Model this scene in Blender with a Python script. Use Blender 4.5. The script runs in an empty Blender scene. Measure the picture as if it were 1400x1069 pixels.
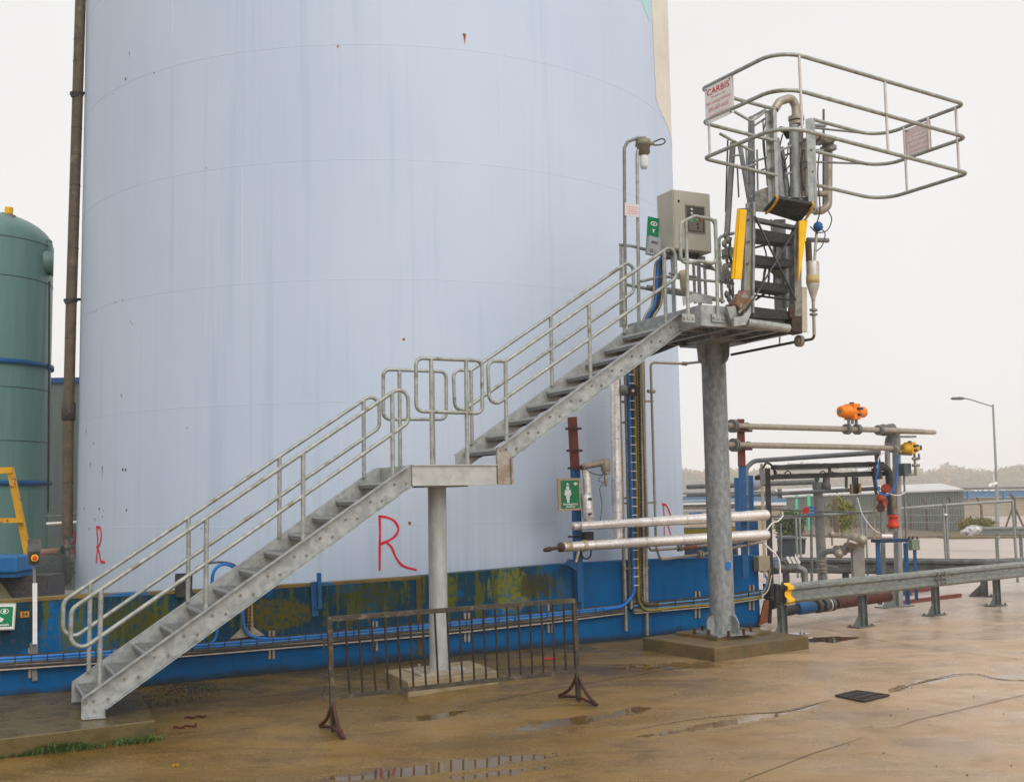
import bpy, bmesh, math, random
from math import radians, sin, cos, pi, tan
from mathutils import Vector, Matrix
random.seed(7)
C = bpy.context.scene.collection
SC = bpy.context.scene
V = Vector
# ------------------------------------------------------------------ camera model (used to survey the place from the photograph)
FPX, PITCH, ROLL, CAMH = 1538.05, 0.0934, -0.0172, 2.31
_F = V((0, cos(PITCH), sin(PITCH))); _R0 = V((1, 0, 0)); _U0 = V((0, -sin(PITCH), cos(PITCH)))
_R = cos(ROLL)*_R0 + sin(ROLL)*_U0; _U = -sin(ROLL)*_R0 + cos(ROLL)*_U0
CAM = V((0, 0, CAMH))
def ray(px, py): return _F + _R*((px-700)/FPX) - _U*((py-534.5)/FPX)
def pY(px, py, Y): d = ray(px, py); return CAM + d*(Y/d.y)
def pz(px, py, z): d = ray(px, py); return CAM + d*((z-CAMH)/d.z)
def ppl(px, py, p0, n): d = ray(px, py); return CAM + d*((p0-CAM).dot(n)/d.dot(n))
def sstep(a, b, x):
    t = min(1, max(0, (x-a)/(b-a))); return t*t*(3-2*t)
def gz(x, y):
    z = -0.045*max(0.0, 14.5-y)
    z = max(z, -0.125)
    return z - 1.0*sstep(29, 58, y)
def pg(px, py):
    z = 0.0
    for _ in range(60):
        P = pz(px, py, z); z = 0.5*z + 0.5*gz(P.x, P.y)
    return pz(px, py, z)
TH = radians(26.19)
SO = V((-4.437, 12.182, 0)); SU = V((cos(TH), sin(TH), 0)); SV = V((-sin(TH), cos(TH), 0)); ZZ = V((0, 0, 1))
def S(u, v, z): return SO + SU*u + SV*v + ZZ*z
def pv(px, py, v): return ppl(px, py, SO + SV*v, SV)
def uvz(P): d = P-SO; return d.dot(SU), d.dot(SV), P.z
def pvu(px, py, v): return uvz(pv(px, py, v))[0]
WT = radians(30); WD = V((cos(WT), sin(WT), 0)); WN = V((-sin(WT), cos(WT), 0)); WP = V((2.054, 18.461, 0))
def pw(px, py, off=0.0): return ppl(px, py, WP - WN*off, WN)
def W(s, off, z): return WP + WD*s - WN*off + ZZ*z
def ws(px, py): return (pw(px, py)-WP).dot(WD)
TC = V((-2.580, 23.279, 0)); TR = 5.994
def tank_hit(px, py, off=0.0):
    d = ray(px, py); r = TR+off
    ox, oy = -TC.x, -TC.y
    a = d.x*d.x+d.y*d.y; b = 2*(ox*d.x+oy*d.y); c = ox*ox+oy*oy-r*r
    D = max(0.0, b*b-4*a*c); t = (-b-math.sqrt(D))/(2*a)
    P = CAM + d*t
    return math.atan2(P.y-TC.y, P.x-TC.x), P.z
def tank_pt(a, z, off=0.0): return V((TC.x+(TR+off)*cos(a), TC.y+(TR+off)*sin(a), z))

# ------------------------------------------------------------------ materials
MATS = {}
def mat(name, c1, c2=None, scale=3.0, rough=0.6, metal=0.0, stretch=(1, 1, 1), detail=6, bump=0.0, lo=0.35, hi=0.65,
        c3=None, s3=1.0, t3=(0.62, 0.7), st3=(1, 1, 1), rvar=0.0, spec=0.32, bscale=None):
    if name in MATS: return MATS[name]
    m = bpy.data.materials.new(name); m.use_nodes = True; nt = m.node_tree; N = nt.nodes; L = nt.links
    b = N['Principled BSDF']; b.inputs['Roughness'].default_value = rough; b.inputs['Metallic'].default_value = metal
    b.inputs['Specular IOR Level'].default_value = spec
    c2 = c2 or tuple(x*0.82 for x in c1)
    tc = N.new('ShaderNodeTexCoord')
    def noise(sc, st, det=detail):
        mp = N.new('ShaderNodeMapping'); mp.inputs['Scale'].default_value = st
        L.new(tc.outputs['Object'], mp.inputs['Vector'])
        n = N.new('ShaderNodeTexNoise'); n.inputs['Scale'].default_value = sc; n.inputs['Detail'].default_value = det
        n.inputs['Roughness'].default_value = 0.62
        L.new(mp.outputs[0], n.inputs['Vector']); return n
    def ramp(src, a, bb):
        r = N.new('ShaderNodeMapRange'); r.inputs['From Min'].default_value = a; r.inputs['From Max'].default_value = bb
        r.interpolation_type = 'SMOOTHSTEP'; L.new(src, r.inputs['Value']); return r.outputs[0]
    n1 = noise(scale, stretch); f = ramp(n1.outputs['Fac'], lo, hi)
    mx = N.new('ShaderNodeMix'); mx.data_type = 'RGBA'
    mx.inputs['A'].default_value = (*c1, 1); mx.inputs['B'].default_value = (*c2, 1); L.new(f, mx.inputs['Factor'])
    out = mx.outputs['Result']
    if c3:
        n3 = noise(s3, st3); f3 = ramp(n3.outputs['Fac'], *t3)
        m3 = N.new('ShaderNodeMix'); m3.data_type = 'RGBA'; L.new(out, m3.inputs['A']); m3.inputs['B'].default_value = (*c3, 1)
        L.new(f3, m3.inputs['Factor']); out = m3.outputs['Result']
    L.new(out, b.inputs['Base Color'])
    if rvar:
        r = N.new('ShaderNodeMapRange'); r.inputs['To Min'].default_value = rough-rvar; r.inputs['To Max'].default_value = rough+rvar
        L.new(n1.outputs['Fac'], r.inputs['Value']); r.inputs['From Min'].default_value = .3; r.inputs['From Max'].default_value = .7
        L.new(r.outputs[0], b.inputs['Roughness'])
    if bump:
        nb = noise(bscale or scale*4, (1, 1, 1)); bp = N.new('ShaderNodeBump'); bp.inputs['Strength'].default_value = bump
        bp.inputs['Distance'].default_value = 0.02; L.new(nb.outputs['Fac'], bp.inputs['Height']); L.new(bp.outputs[0], b.inputs['Normal'])
    MATS[name] = m; return m
GALV = mat('galvanised_steel', (.40, .415, .40), (.27, .285, .28), 9, .5, .35, c3=(.20, .19, .165), s3=5, t3=(.60, .75), bump=.15, rvar=.1)
GALVR = mat('galvanised_rail', (.38, .395, .365), (.26, .275, .25), 14, .45, .35, c3=(.20, .17, .11), s3=5, t3=(.56, .70), bump=.15)
GALVD = mat('weathered_galvanised_column', (.30, .315, .315), (.19, .20, .205), 16, .5, .3, stretch=(1, 1, .55), detail=10, c3=(.17, .175, .17), s3=4, st3=(1.5, 1.5, .4), t3=(.52, .68), bump=.3)
GALVL = mat('pale_galvanised_column', (.43, .435, .42), (.34, .35, .335), 10, .5, .25, stretch=(1, 1, .4), bump=.15)
TREAD = mat('tread_grating', (.24, .25, .245), (.15, .155, .155), 30, .55, .35, bump=.5, bscale=90)
RUSTEDGE = mat('rust_stained_plate', (.38, .36, .32), (.27, .20, .15), 5, .6, .2, c3=(.20, .09, .04), s3=8, t3=(.6, .72))
DARKST = mat('dark_weathered_steel', (.14, .14, .14), (.08, .08, .08), 12, .55, .3, bump=.2)
BLACKT = mat('black_chequer_tread', (.016, .018, .022), (.045, .047, .05), 30, .5, .2, bump=.6, bscale=60)
BLACK = mat('black_plastic', (.02, .02, .022), (.04, .04, .04), 8, .5)
BROWNP = mat('brown_weathered_steel', (.082, .068, .05), (.045, .037, .029), 14, .55, .25, c3=(.17, .13, .085), s3=9, t3=(.55, .68), bump=.3)
RUSTP = mat('dark_red_primer', (.085, .022, .018), (.05, .018, .016), 9, .5, .0, bump=.2)
REDOX = mat('red_oxide_paint', (.20, .045, .03), (.14, .035, .025), 6, .6)
BLUEP = mat('blue_gloss_paint', (.008, .10, .27), (.006, .075, .20), 4, .45, c3=(.03, .04, .05), s3=7, t3=(.66, .74))
BLUEC = mat('blue_cable_sheath', (.01, .16, .50), (.01, .13, .42), 5, .4)
YELC = mat('yellow_cable_sheath', (.27, .21, .03), (.18, .14, .03), 5, .45)
YEL = mat('yellow_paint', (.86, .50, .0), (.78, .43, .0), 5, .45)
YELW = mat('worn_yellow_paint', (.62, .32, .015), (.5, .25, .015), 6, .5, c3=(.12, .06, .025), s3=9, t3=(.60, .66))
ORANGE = mat('orange_paint', (.85, .22, .0), (.78, .19, .0), 5, .4)
ACTY = mat('amber_paint', (.75, .42, .005), (.6, .33, .005), 7, .4)
REDP = mat('red_paint', (.60, .04, .012), (.48, .03, .01), 7, .45)
REDS = mat('red_spray_paint', (.72, .006, .03), (.62, .006, .03), 20, .6)
REDL = mat('red_lettering', (.55, .01, .015), (.48, .01, .015), 9, .5)
REDF = mat('faded_red_lettering', (.70, .30, .30), (.66, .27, .28), 9, .5)
GREENS = mat('green_sign_face', (.0, .19, .075), (.0, .17, .065), 4, .35)
WHITE = mat('white_paint', (.74, .74, .72), (.66, .66, .63), 6, .5)
OFFW = mat('off_white_plate', (.78, .75, .73), (.70, .66, .64), 12, .5)
CREAM = mat('beige_cabinet_paint', (.44, .42, .355), (.40, .38, .32), 3, .5)
ALUM = mat('aluminium_lagging', (.86, .82, .78), (.70, .66, .62), 6, .30, .7, c3=(.40, .33, .25), s3=5, t3=(.62, .74), bump=.25, rvar=.1)
FOIL = mat('crumpled_foil_lagging', (.70, .69, .68), (.55, .54, .54), 6, .35, .8, bump=1.0, bscale=14)
TAN = mat('tan_stainless_pipe', (.36, .315, .25), (.29, .25, .20), 8, .42, .35, bump=.1)
GREYP = mat('grey_painted_pipe', (.22, .22, .215), (.16, .16, .155), 8, .5, .2)
PIPEB = mat('brown_lagged_pipe', (.13, .095, .055), (.085, .065, .042), 7, .6, c3=(.18, .14, .09), s3=5, t3=(.58, .7), bump=.3)
GLASS = mat('dark_window', (.06, .055, .05), (.09, .08, .07), 5, .2)
FROST = mat('frosted_lamp_glass', (.72, .74, .70), (.62, .64, .60), 5, .15)
GUARD = mat('weathered_barrier_steel', (.27, .285, .26), (.17, .18, .175), 7, .42, .45, stretch=(1, 1, 3), c3=(.22, .20, .15), s3=4, t3=(.58, .74), bump=.15)
CONC = mat('damp_concrete_plinth', (.17, .115, .05), (.10, .068, .026), 3, .5, c3=(.09, .075, .035), s3=2.2, t3=(.52, .68), bump=.5, bscale=40)
CONCP = mat('pale_damp_plinth', (.31, .245, .15), (.21, .16, .085), 3.5, .55, c3=(.15, .125, .07), s3=2.5, t3=(.56, .70), bump=.5, bscale=40)
TANKG = mat('green_tank_paint', (.135, .245, .215), (.115, .215, .19), 3, .4, stretch=(2, 2, .15))
SHEDG = mat('grey_green_cladding', (.15, .18, .17), (.12, .15, .14), 3, .5, stretch=(5, 5, .2))
DRUM = mat('dark_drum', (.06, .065, .06), (.035, .04, .04), 16, .6, bump=.4)
GREENP = mat('bright_green_paint', (.02, .55, .28), (.02, .5, .25), 4, .5)
ROOFW = mat('pale_shed_roof', (.62, .61, .60), (.55, .54, .53), 1, .5)
SHEDW = mat('shed_cladding', (.27, .31, .28), (.22, .26, .235), 1, .5, stretch=(3, 3, .1))
BEIGEW = mat('beige_block_wall', (.34, .29, .21), (.30, .25, .18), 1, .8)
BINM = mat('dark_bin_plastic', (.05, .06, .07), (.04, .05, .06), 4, .5)
POSTR = mat('rusty_fence_post', (.12, .075, .055), (.09, .06, .045), 6, .7)
POSTG = mat('grey_fence_tube', (.30, .31, .30), (.24, .25, .24), 6, .5, .3)
BARK = mat('bark', (.10, .075, .05), (.06, .045, .03), 6, .8, bump=.4)
SCRAP = mat('red_rag', (.09, .010, .008), (.04, .006, .005), 12, .7)
PINK = mat('red_plastic_scrap', (.42, .015, .03), (.32, .012, .025), 8, .4)
LEAFY = mat('yellow_leaf', (.55, .32, .01), (.45, .25, .01), 20, .6)
GRASS = mat('green_grass', (.04, .095, .012), (.085, .13, .02), 8, .6)
CHEQ = mat('drain_iron', (.03, .024, .022), (.05, .035, .03), 15, .5, .4)

def nodes_mat(name):
    m = bpy.data.materials.new(name); m.use_nodes = True
    return m, m.node_tree.nodes, m.node_tree.links, m.node_tree.nodes['Principled BSDF']
class G:            # tiny node helper
    def __init__(s, N, L): s.N, s.L = N, L; s.tc = N.new('ShaderNodeTexCoord')
    def mapped(s, loc=(0, 0, 0), rot=(0, 0, 0), scale=(1, 1, 1), typ='POINT'):
        m = s.N.new('ShaderNodeMapping'); m.vector_type = typ
        m.inputs['Location'].default_value = loc; m.inputs['Rotation'].default_value = rot; m.inputs['Scale'].default_value = scale
        s.L.new(s.tc.outputs['Object'], m.inputs['Vector']); return m.outputs[0]
    def noise(s, vec, sc, det=6, rough=.6, dist=0):
        n = s.N.new('ShaderNodeTexNoise'); n.inputs['Scale'].default_value = sc; n.inputs['Detail'].default_value = det
        n.inputs['Roughness'].default_value = rough; n.inputs['Distortion'].default_value = dist
        s.L.new(vec, n.inputs['Vector']); return n.outputs['Fac']
    def rng(s, src, a, b, c=0, d=1, smooth=True):
        r = s.N.new('ShaderNodeMapRange'); r.inputs['From Min'].default_value = a; r.inputs['From Max'].default_value = b
        r.inputs['To Min'].default_value = c; r.inputs['To Max'].default_value = d
        if smooth: r.interpolation_type = 'SMOOTHSTEP'
        s.L.new(src, r.inputs['Value']); return r.outputs[0]
    def math(s, op, a, b):
        m = s.N.new('ShaderNodeMath'); m.operation = op
        for i, x in enumerate((a, b)):
            if isinstance(x, (int, float)): m.inputs[i].default_value = x
            else: s.L.new(x, m.inputs[i])
        return m.outputs[0]
    def mix(s, f, a, b):
        m = s.N.new('ShaderNodeMix'); m.data_type = 'RGBA'
        for k, x in (('A', a), ('B', b)):
            if isinstance(x, tuple): m.inputs[k].default_value = (*x, 1)
            else: s.L.new(x, m.inputs[k])
        if isinstance(f, (int, float)): m.inputs['Factor'].default_value = f
        else: s.L.new(f, m.inputs['Factor'])
        return m.outputs['Result']
    def xyz(s, vec):
        x = s.N.new('ShaderNodeSeparateXYZ'); s.L.new(vec, x.inputs[0]); return x.outputs
    def bump(s, h, st, dist=.02):
        b = s.N.new('ShaderNodeBump'); b.inputs['Strength'].default_value = st; b.inputs['Distance'].default_value = dist
        s.L.new(h, b.inputs['Height']); return b.outputs[0]

def ground_mat():
    m, N, L, b = nodes_mat('wet_brown_concrete'); g = G(N, L)
    base = g.mapped()
    wall = g.mapped(rot=(0, 0, -WT))           # x along the wall direction
    big = g.noise(g.mapped(rot=(0, 0, -WT), scale=(.6, 1, 1)), .55, 8, .62, .8)
    mid = g.noise(g.mapped(rot=(0, 0, -WT), scale=(.8, 1.2, 1)), 2.1, 10, .68, .6)
    fine = g.noise(base, 34, 6, .75); vfine = g.noise(base, 85, 3, .6)
    col = g.mix(g.rng(big, .35, .65), (.150, .082, .010), (.245, .150, .042))
    col = g.mix(g.rng(mid, .52, .70, 0, .8), col, (.105, .060, .014))
    streak = g.noise(g.mapped(rot=(0, 0, -WT), scale=(.4, 1.8, 1)), 2.4, 10, .72, 1.2)
    col = g.mix(g.rng(streak, .54, .66, 0, .65), col, (.080, .050, .016))
    col = g.mix(g.rng(fine, .52, .66, 0, .6), col, (.36, .25, .13)); col = g.mix(g.rng(fine, .46, .34, 0, .55), col, (.09, .055, .018))
    col = g.mix(g.rng(vfine, .58, .66, 0, .75), col, (.075, .052, .03))
    # algae strip along the foot of the bund wall
    d = V((-sin(WT), cos(WT), 0)); dist0 = WP.dot(d)
    vm = N.new('ShaderNodeVectorMath'); vm.operation = 'DOT_PRODUCT'; vm.inputs[1].default_value = d; L.new(base, vm.inputs[0])
    dw = g.math('SUBTRACT', dist0, vm.outputs['Value'])
    mo = g.math('MULTIPLY', g.rng(g.math('ADD', dw, g.math('MULTIPLY', mid, 2.5)), 2.0, 4.6, 1, 0), g.rng(mid, .38, .6, .35, 1))
    xs = g.xyz(base)
    mo = g.math('MULTIPLY', mo, g.rng(xs['X'], 1.5, 5.5, 1, .15))
    col = g.mix(g.math('MULTIPLY', mo, .8), col, (.055, .042, .012))
    # paler right yard paints in grazing sky reflection; far car park is pale pinkish
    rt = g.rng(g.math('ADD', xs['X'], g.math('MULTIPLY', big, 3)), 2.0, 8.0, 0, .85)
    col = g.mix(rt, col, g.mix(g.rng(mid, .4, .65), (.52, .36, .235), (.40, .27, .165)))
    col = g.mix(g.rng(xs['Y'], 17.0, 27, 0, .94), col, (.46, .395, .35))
    wetc = g.noise(g.mapped(rot=(0, 0, -WT), scale=(.6, 1, 1)), .9, 7, .6, .8)
    dkn = N.new('ShaderNodeMix'); dkn.data_type = 'RGBA'; dkn.blend_type = 'MULTIPLY'; L.new(g.math('MULTIPLY', g.rng(wetc, .46, .38, 0, .55), g.rng(xs['X'], 1, 6, 1, .35)), dkn.inputs['Factor']); L.new(col, dkn.inputs['A']); dkn.inputs['B'].default_value = (.62, .58, .5, 1)
    L.new(dkn.outputs['Result'], b.inputs['Base Color'])
    wet = wetc
    r = g.rng(wet, .40, .60, .10, .42)
    r = g.math('ADD', r, g.rng(fine, .3, .7, -.05, .1))
    r = g.math('ADD', r, g.rng(xs['Y'], 20, 32, 0, .3))
    L.new(r, b.inputs['Roughness']); b.inputs['Specular IOR Level'].default_value = .22
    h = g.math('ADD', g.math('MULTIPLY', fine, .5), g.math('MULTIPLY', vfine, .5))
    pm = None; edge = g.noise(g.mapped(rot=(0, 0, -WT)), 3.4, 7, .68, .5)      # standing water lying in shallow hollows
    for p0, p1, hw in (((455, 1064), (770, 1031), .20), ((600, 1066), (745, 1050), .10), ((1215, 945), (1310, 920), .12), ((1350, 926), (1420, 922), .14), ((880, 1008), (1130, 962), .10), ((840, 912), (1000, 908), .30), ((700, 1000), (900, 965), .16), ((560, 985), (640, 972), .12)):
        A, B = pg(*p0), pg(*p1); M_ = (A+B)/2; dv_ = (B-A); ln = dv_.length/2; ang = math.atan2(dv_.y, dv_.x); ca, sa = cos(ang), sin(ang)
        ex = g.math('SUBTRACT', xs['X'], M_.x); ey = g.math('SUBTRACT', xs['Y'], M_.y)
        al = g.math('DIVIDE', g.math('ADD', g.math('MULTIPLY', ex, ca), g.math('MULTIPLY', ey, sa)), ln); ac = g.math('DIVIDE', g.math('SUBTRACT', g.math('MULTIPLY', ey, ca), g.math('MULTIPLY', ex, sa)), hw)
        q_ = g.math('ADD', g.math('ADD', g.math('MULTIPLY', al, al), g.math('MULTIPLY', ac, ac)), g.math('MULTIPLY', g.math('SUBTRACT', edge, .5), 6.0))
        k_ = g.rng(q_, 1.15, .75); pm = k_ if pm is None else g.math('MAXIMUM', pm, k_)
    r2 = g.math('ADD', g.math('MULTIPLY', r, g.math('SUBTRACT', 1, pm)), g.math('MULTIPLY', pm, .03)); L.new(r2, b.inputs['Roughness'])
    L.new(g.math('ADD', .22, g.math('MULTIPLY', pm, .35)), b.inputs['Specular IOR Level'])
    bn = N.new('ShaderNodeBump'); bn.inputs['Distance'].default_value = .008; L.new(h, bn.inputs['Height']); L.new(g.math('MULTIPLY', g.math('SUBTRACT', 1, pm), .6), bn.inputs['Strength']); L.new(bn.outputs[0], b.inputs['Normal'])
    pc = N.new('ShaderNodeMix'); pc.data_type = 'RGBA'; pc.blend_type = 'MULTIPLY'; L.new(g.math('MULTIPLY', pm, .8), pc.inputs['Factor']); L.new(dkn.outputs['Result'], pc.inputs['A']); pc.inputs['B'].default_value = (.5, .45, .4, 1); L.new(pc.outputs['Result'], b.inputs['Base Color'])
    return m
def wall_mat():
    m, N, L, b = nodes_mat('mossy_blue_bund_paint'); g = G(N, L)
    vec = g.mapped(rot=(0, 0, -WT)); x = g.xyz(vec)     # object origin at W(0,0,0): x = metres along the wall
    n1 = g.noise(vec, 2.2, 8, .65); n2 = g.noise(g.mapped(rot=(0, 0, -WT), loc=(7, 3, 1)), 1.1, 6, .6); n3 = g.noise(vec, 14, 6, .7)
    st = g.noise(g.mapped(rot=(0, 0, -WT), scale=(3, 3, .35)), 2.5, 7, .65)
    col = g.mix(g.rng(n1, .35, .65), (.0, .083, .235), (.0, .10, .275))
    col = g.mix(g.rng(st, .50, .68, 0, .6), col, (.0, .055, .19))
    left = g.rng(x['X'], -2.2, -.75, 1, 0)
    up = g.rng(x['Z'], .28, .62, 0, 1)
    area = g.math('MULTIPLY', left, g.math('ADD', up, .08))
    dk = g.math('MULTIPLY', area, g.rng(g.math('ADD', g.math('MULTIPLY', n2, .75), g.math('MULTIPLY', n3, .25)), .40, .49))
    col = g.mix(g.math('MULTIPLY', dk, .74), col, (.006, .030, .034))
    mo = g.math('MULTIPLY', area, g.rng(g.math('ADD', g.math('MULTIPLY', st, .8), g.math('MULTIPLY', n3, .2)), .505, .56))
    col = g.mix(g.math('MULTIPLY', mo, .8), col, (.080, .092, .006))
    sp = g.math('MULTIPLY', area, g.rng(n3, .58, .66))
    col = g.mix(g.math('MULTIPLY', sp, .8), col, (.11, .055, .012))
    # yellow-green growth patches with a shape of their own
    for px, py, rx, rz, c in ((698, 805, .36, .34, (.16, .16, .006)), (612, 812, .18, .30, (.10, .11, .008)), (735, 800, .35, .2, (.05, .04, .008)), (380, 840, .45, .22, (.10, .085, .006)), (505, 815, .5, .2, (.05, .06, .012)), (190, 850, .45, .3, (.06, .06, .008))):
        P = pw(px, py); s0 = (P-WP).dot(WD)
        dx = g.math('DIVIDE', g.math('SUBTRACT', x['X'], s0), rx); dz = g.math('DIVIDE', g.math('SUBTRACT', x['Z'], P.z), rz)
        rr = g.math('ADD', g.math('MULTIPLY', dx, dx), g.math('MULTIPLY', dz, dz))
        rr = g.math('ADD', rr, g.math('MULTIPLY', g.math('SUBTRACT', st, .5), 5.0))
        col = g.mix(g.math('MULTIPLY', g.rng(rr, .6, 1.0, .9, 0), g.rng(n3, .42, .52, .25, 1)), col, c)
    foot = g.rng(g.math('ADD', x['Z'], g.math('MULTIPLY', n1, -.25)), -.12, .02, .85, 0)
    col = g.mix(foot, col, (.02, .02, .01))
    chip = g.rng(n3, .70, .74, 0, .6)
    col = g.mix(chip, col, (.12, .07, .03))
    L.new(col, b.inputs['Base Color']); b.inputs['Roughness'].default_value = .5; b.inputs['Specular IOR Level'].default_value = .06
    L.new(g.bump(g.math('ADD', n3, n1), .35, .01), b.inputs['Normal'])
    return m
def tank_mat():
    m, N, L, b = nodes_mat('pale_blue_tank_paint'); g = G(N, L)
    v1 = g.noise(g.mapped(scale=(2.6, 2.6, .09)), 1.6, 7, .6); v2 = g.noise(g.mapped(scale=(9, 9, .12)), 1.5, 6, .6)
    v3 = g.noise(g.mapped(scale=(1, 1, .6)), .45, 5, .55); z = g.xyz(g.mapped())
    col = g.mix(g.rng(v3, .3, .7), (.455, .54, .665), (.495, .57, .69))
    col = g.mix(g.rng(v1, .54, .68, 0, .4), col, (.37, .475, .58))
    col = g.mix(g.rng(v2, .56, .72, 0, .35), col, (.37, .475, .58))
    dirt = g.math('MULTIPLY', g.rng(z['Z'], .8, 3.2, 1, 0), g.rng(v2, .42, .66, 0, .55))
    col = g.mix(dirt, col, (.40, .50, .58))
    L.new(col, b.inputs['Base Color']); b.inputs['Roughness'].default_value = .5; b.inputs['Specular IOR Level'].default_value = .3
    L.new(g.bump(v3, .25, .05), b.inputs['Normal'])
    return m
def leaf_mat(name, c1, c2):
    m, N, L, b = nodes_mat(name); g = G(N, L)
    n = g.noise(g.mapped(), .55, 4, .6); n2 = g.noise(g.mapped(), 4, 3, .6)
    col = g.mix(g.rng(n, .4, .6), c1, c2); col = g.mix(g.rng(n2, .4, .7, 0, .6), col, tuple(x*.5 for x in c1))
    L.new(col, b.inputs['Base Color']); b.inputs['Roughness'].default_value = .7
    return m
WATER, N_, L_, B_ = nodes_mat('puddle_water'); B_.inputs['Base Color'].default_value = (.075, .05, .026, 1); B_.inputs['Roughness'].default_value = .035
B_.inputs['Specular IOR Level'].default_value = .6
GROUNDM, WALLM, TANKM = ground_mat(), wall_mat(), tank_mat()
VERGE = mat('rough_verge', (.16, .105, .05), (.11, .085, .035), .8, .85, c3=(.10, .12, .03), s3=.5, t3=(.5, .62), bump=.6)

# ------------------------------------------------------------------ mesh builder
class MB:
    def __init__(s): s.v = []; s.f = []; s.sm = []
    def add(s, vs, fs, smooth=False):
        o = len(s.v); s.v += [V(p) for p in vs]
        for f in fs: s.f.append([i+o for i in f]); s.sm.append(smooth)
        return s
    def obox(s, c, ax, ay, az):        # centre and three half-axis vectors
        c = V(c); P = [c + ax*i + ay*j + az*k for k in (-1, 1) for j in (-1, 1) for i in (-1, 1)]
        return s.add(P, [(0, 2, 3, 1), (4, 5, 7, 6), (0, 1, 5, 4), (2, 6, 7, 3), (0, 4, 6, 2), (1, 3, 7, 5)])
    def bar(s, a, b, w, h, up=ZZ):     # rectangular bar from a to b; h along up, w sideways
        a, b = V(a), V(b); d = (b-a).normalized()
        sd = d.cross(up)
        if sd.length < 1e-4: sd = d.cross(V((0, 1, 0)))
        sd.normalize(); u2 = sd.cross(d).normalized()
        return s.obox((a+b)/2, (b-a)/2, sd*(w/2), u2*(h/2))
    def prism(s, pts, ext):            # polygon extruded along a vector
        n = len(pts); pts = [V(p) for p in pts]; ext = V(ext)
        P = pts + [p+ext for p in pts]
        F = [tuple(range(n-1, -1, -1)), tuple(range(n, 2*n))] + [(i, (i+1) % n, n+(i+1) % n, n+i) for i in range(n)]
        return s.add(P, F)
    def tube(s, path, r, seg=10, closed=False, caps=True, radii=None):
        path = [V(p) for p in path]; n = len(path); rings = []
        t0 = (path[1]-path[0]).normalized()
        nrm = t0.orthogonal().normalized()
        for i in range(n):
            if closed: t = (path[(i+1) % n]-path[i-1]).normalized()
            elif i == 0: t = (path[1]-path[0]).normalized()
            elif i == n-1: t = (path[-1]-path[-2]).normalized()
            else: t = ((path[i+1]-path[i]).normalized()+(path[i]-path[i-1]).normalized()).normalized()
            nrm = (nrm - t*nrm.dot(t))
            if nrm.length < 1e-6: nrm = t.orthogonal()
            nrm.normalize(); bn = t.cross(nrm); rr = radii[i] if radii else r
            rings.append([path[i] + (nrm*cos(2*pi*k/seg)+bn*sin(2*pi*k/seg))*rr for k in range(seg)])
        P = [p for rg in rings for p in rg]; F = []
        for i in range(n if closed else n-1):
            j = (i+1) % n
            if closed and j == 0:
                best = min(range(seg), key=lambda q: (rings[0][q]-rings[i][0]).length)
            else: best = 0
            for k in range(seg):
                F.append((i*seg+k, i*seg+(k+1) % seg, j*seg+(k+1+best) % seg, j*seg+(k+best) % seg))
        s.add(P, F, True)
        if caps and not closed:
            s.add(rings[0], [tuple(range(seg-1, -1, -1))]); s.add(rings[-1], [tuple(range(seg))])
        return s
    def cyl(s, a, b, r, seg=16, r2=None): return s.tube([a, b], r, seg, radii=[r, r if r2 is None else r2])
    def lathe(s, a, b, prof, seg=18):  # profile (t along a-b, radius)
        a, b = V(a), V(b); L = b-a
        d = L.normalized(); n = d.orthogonal().normalized(); bn = d.cross(n); P = []; F = []
        for t, r in prof:
            for k in range(seg): P.append(a+L*t+(n*cos(2*pi*k/seg)+bn*sin(2*pi*k/seg))*max(r, 1e-4))
        for i in range(len(prof)-1):
            for k in range(seg): F.append((i*seg+k, i*seg+(k+1) % seg, (i+1)*seg+(k+1) % seg, (i+1)*seg+k))
        F.append(tuple(range(seg-1, -1, -1))); F.append(tuple((len(prof)-1)*seg+k for k in range(seg)))
        s.add(P, F, False)
        for q in range(1, len(F)-1): s.sm[-q-2] = True
        return s
    def sphere(s, c, r, sc=(1, 1, 1), nu=12, nv=8):
        c = V(c); P = []; F = []
        for j in range(nv+1):
            t = pi*j/nv
            for i in range(nu): P.append(c+V((r*sc[0]*sin(t)*cos(2*pi*i/nu), r*sc[1]*sin(t)*sin(2*pi*i/nu), r*sc[2]*cos(t))))
        for j in range(nv):
            for i in range(nu): F.append((j*nu+i, (j+1)*nu+i, (j+1)*nu+(i+1) % nu, j*nu+(i+1) % nu))
        return s.add(P, F, True)
    def mesh(s, name, m, origin=V((0, 0, 0)), bevel=0):
        me = bpy.data.meshes.new(name); o = V(origin)
        me.from_pydata([tuple(p-o) for p in s.v], [], s.f); me.validate()
        if len(me.polygons) == len(s.sm): me.polygons.foreach_set('use_smooth', s.sm)
        bm = bmesh.new(); bm.from_mesh(me); bmesh.ops.recalc_face_normals(bm, faces=bm.faces); bm.to_mesh(me); bm.free()
        for k in (m if isinstance(m, (list, tuple)) else [m]): me.materials.append(k)
        return me
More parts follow.
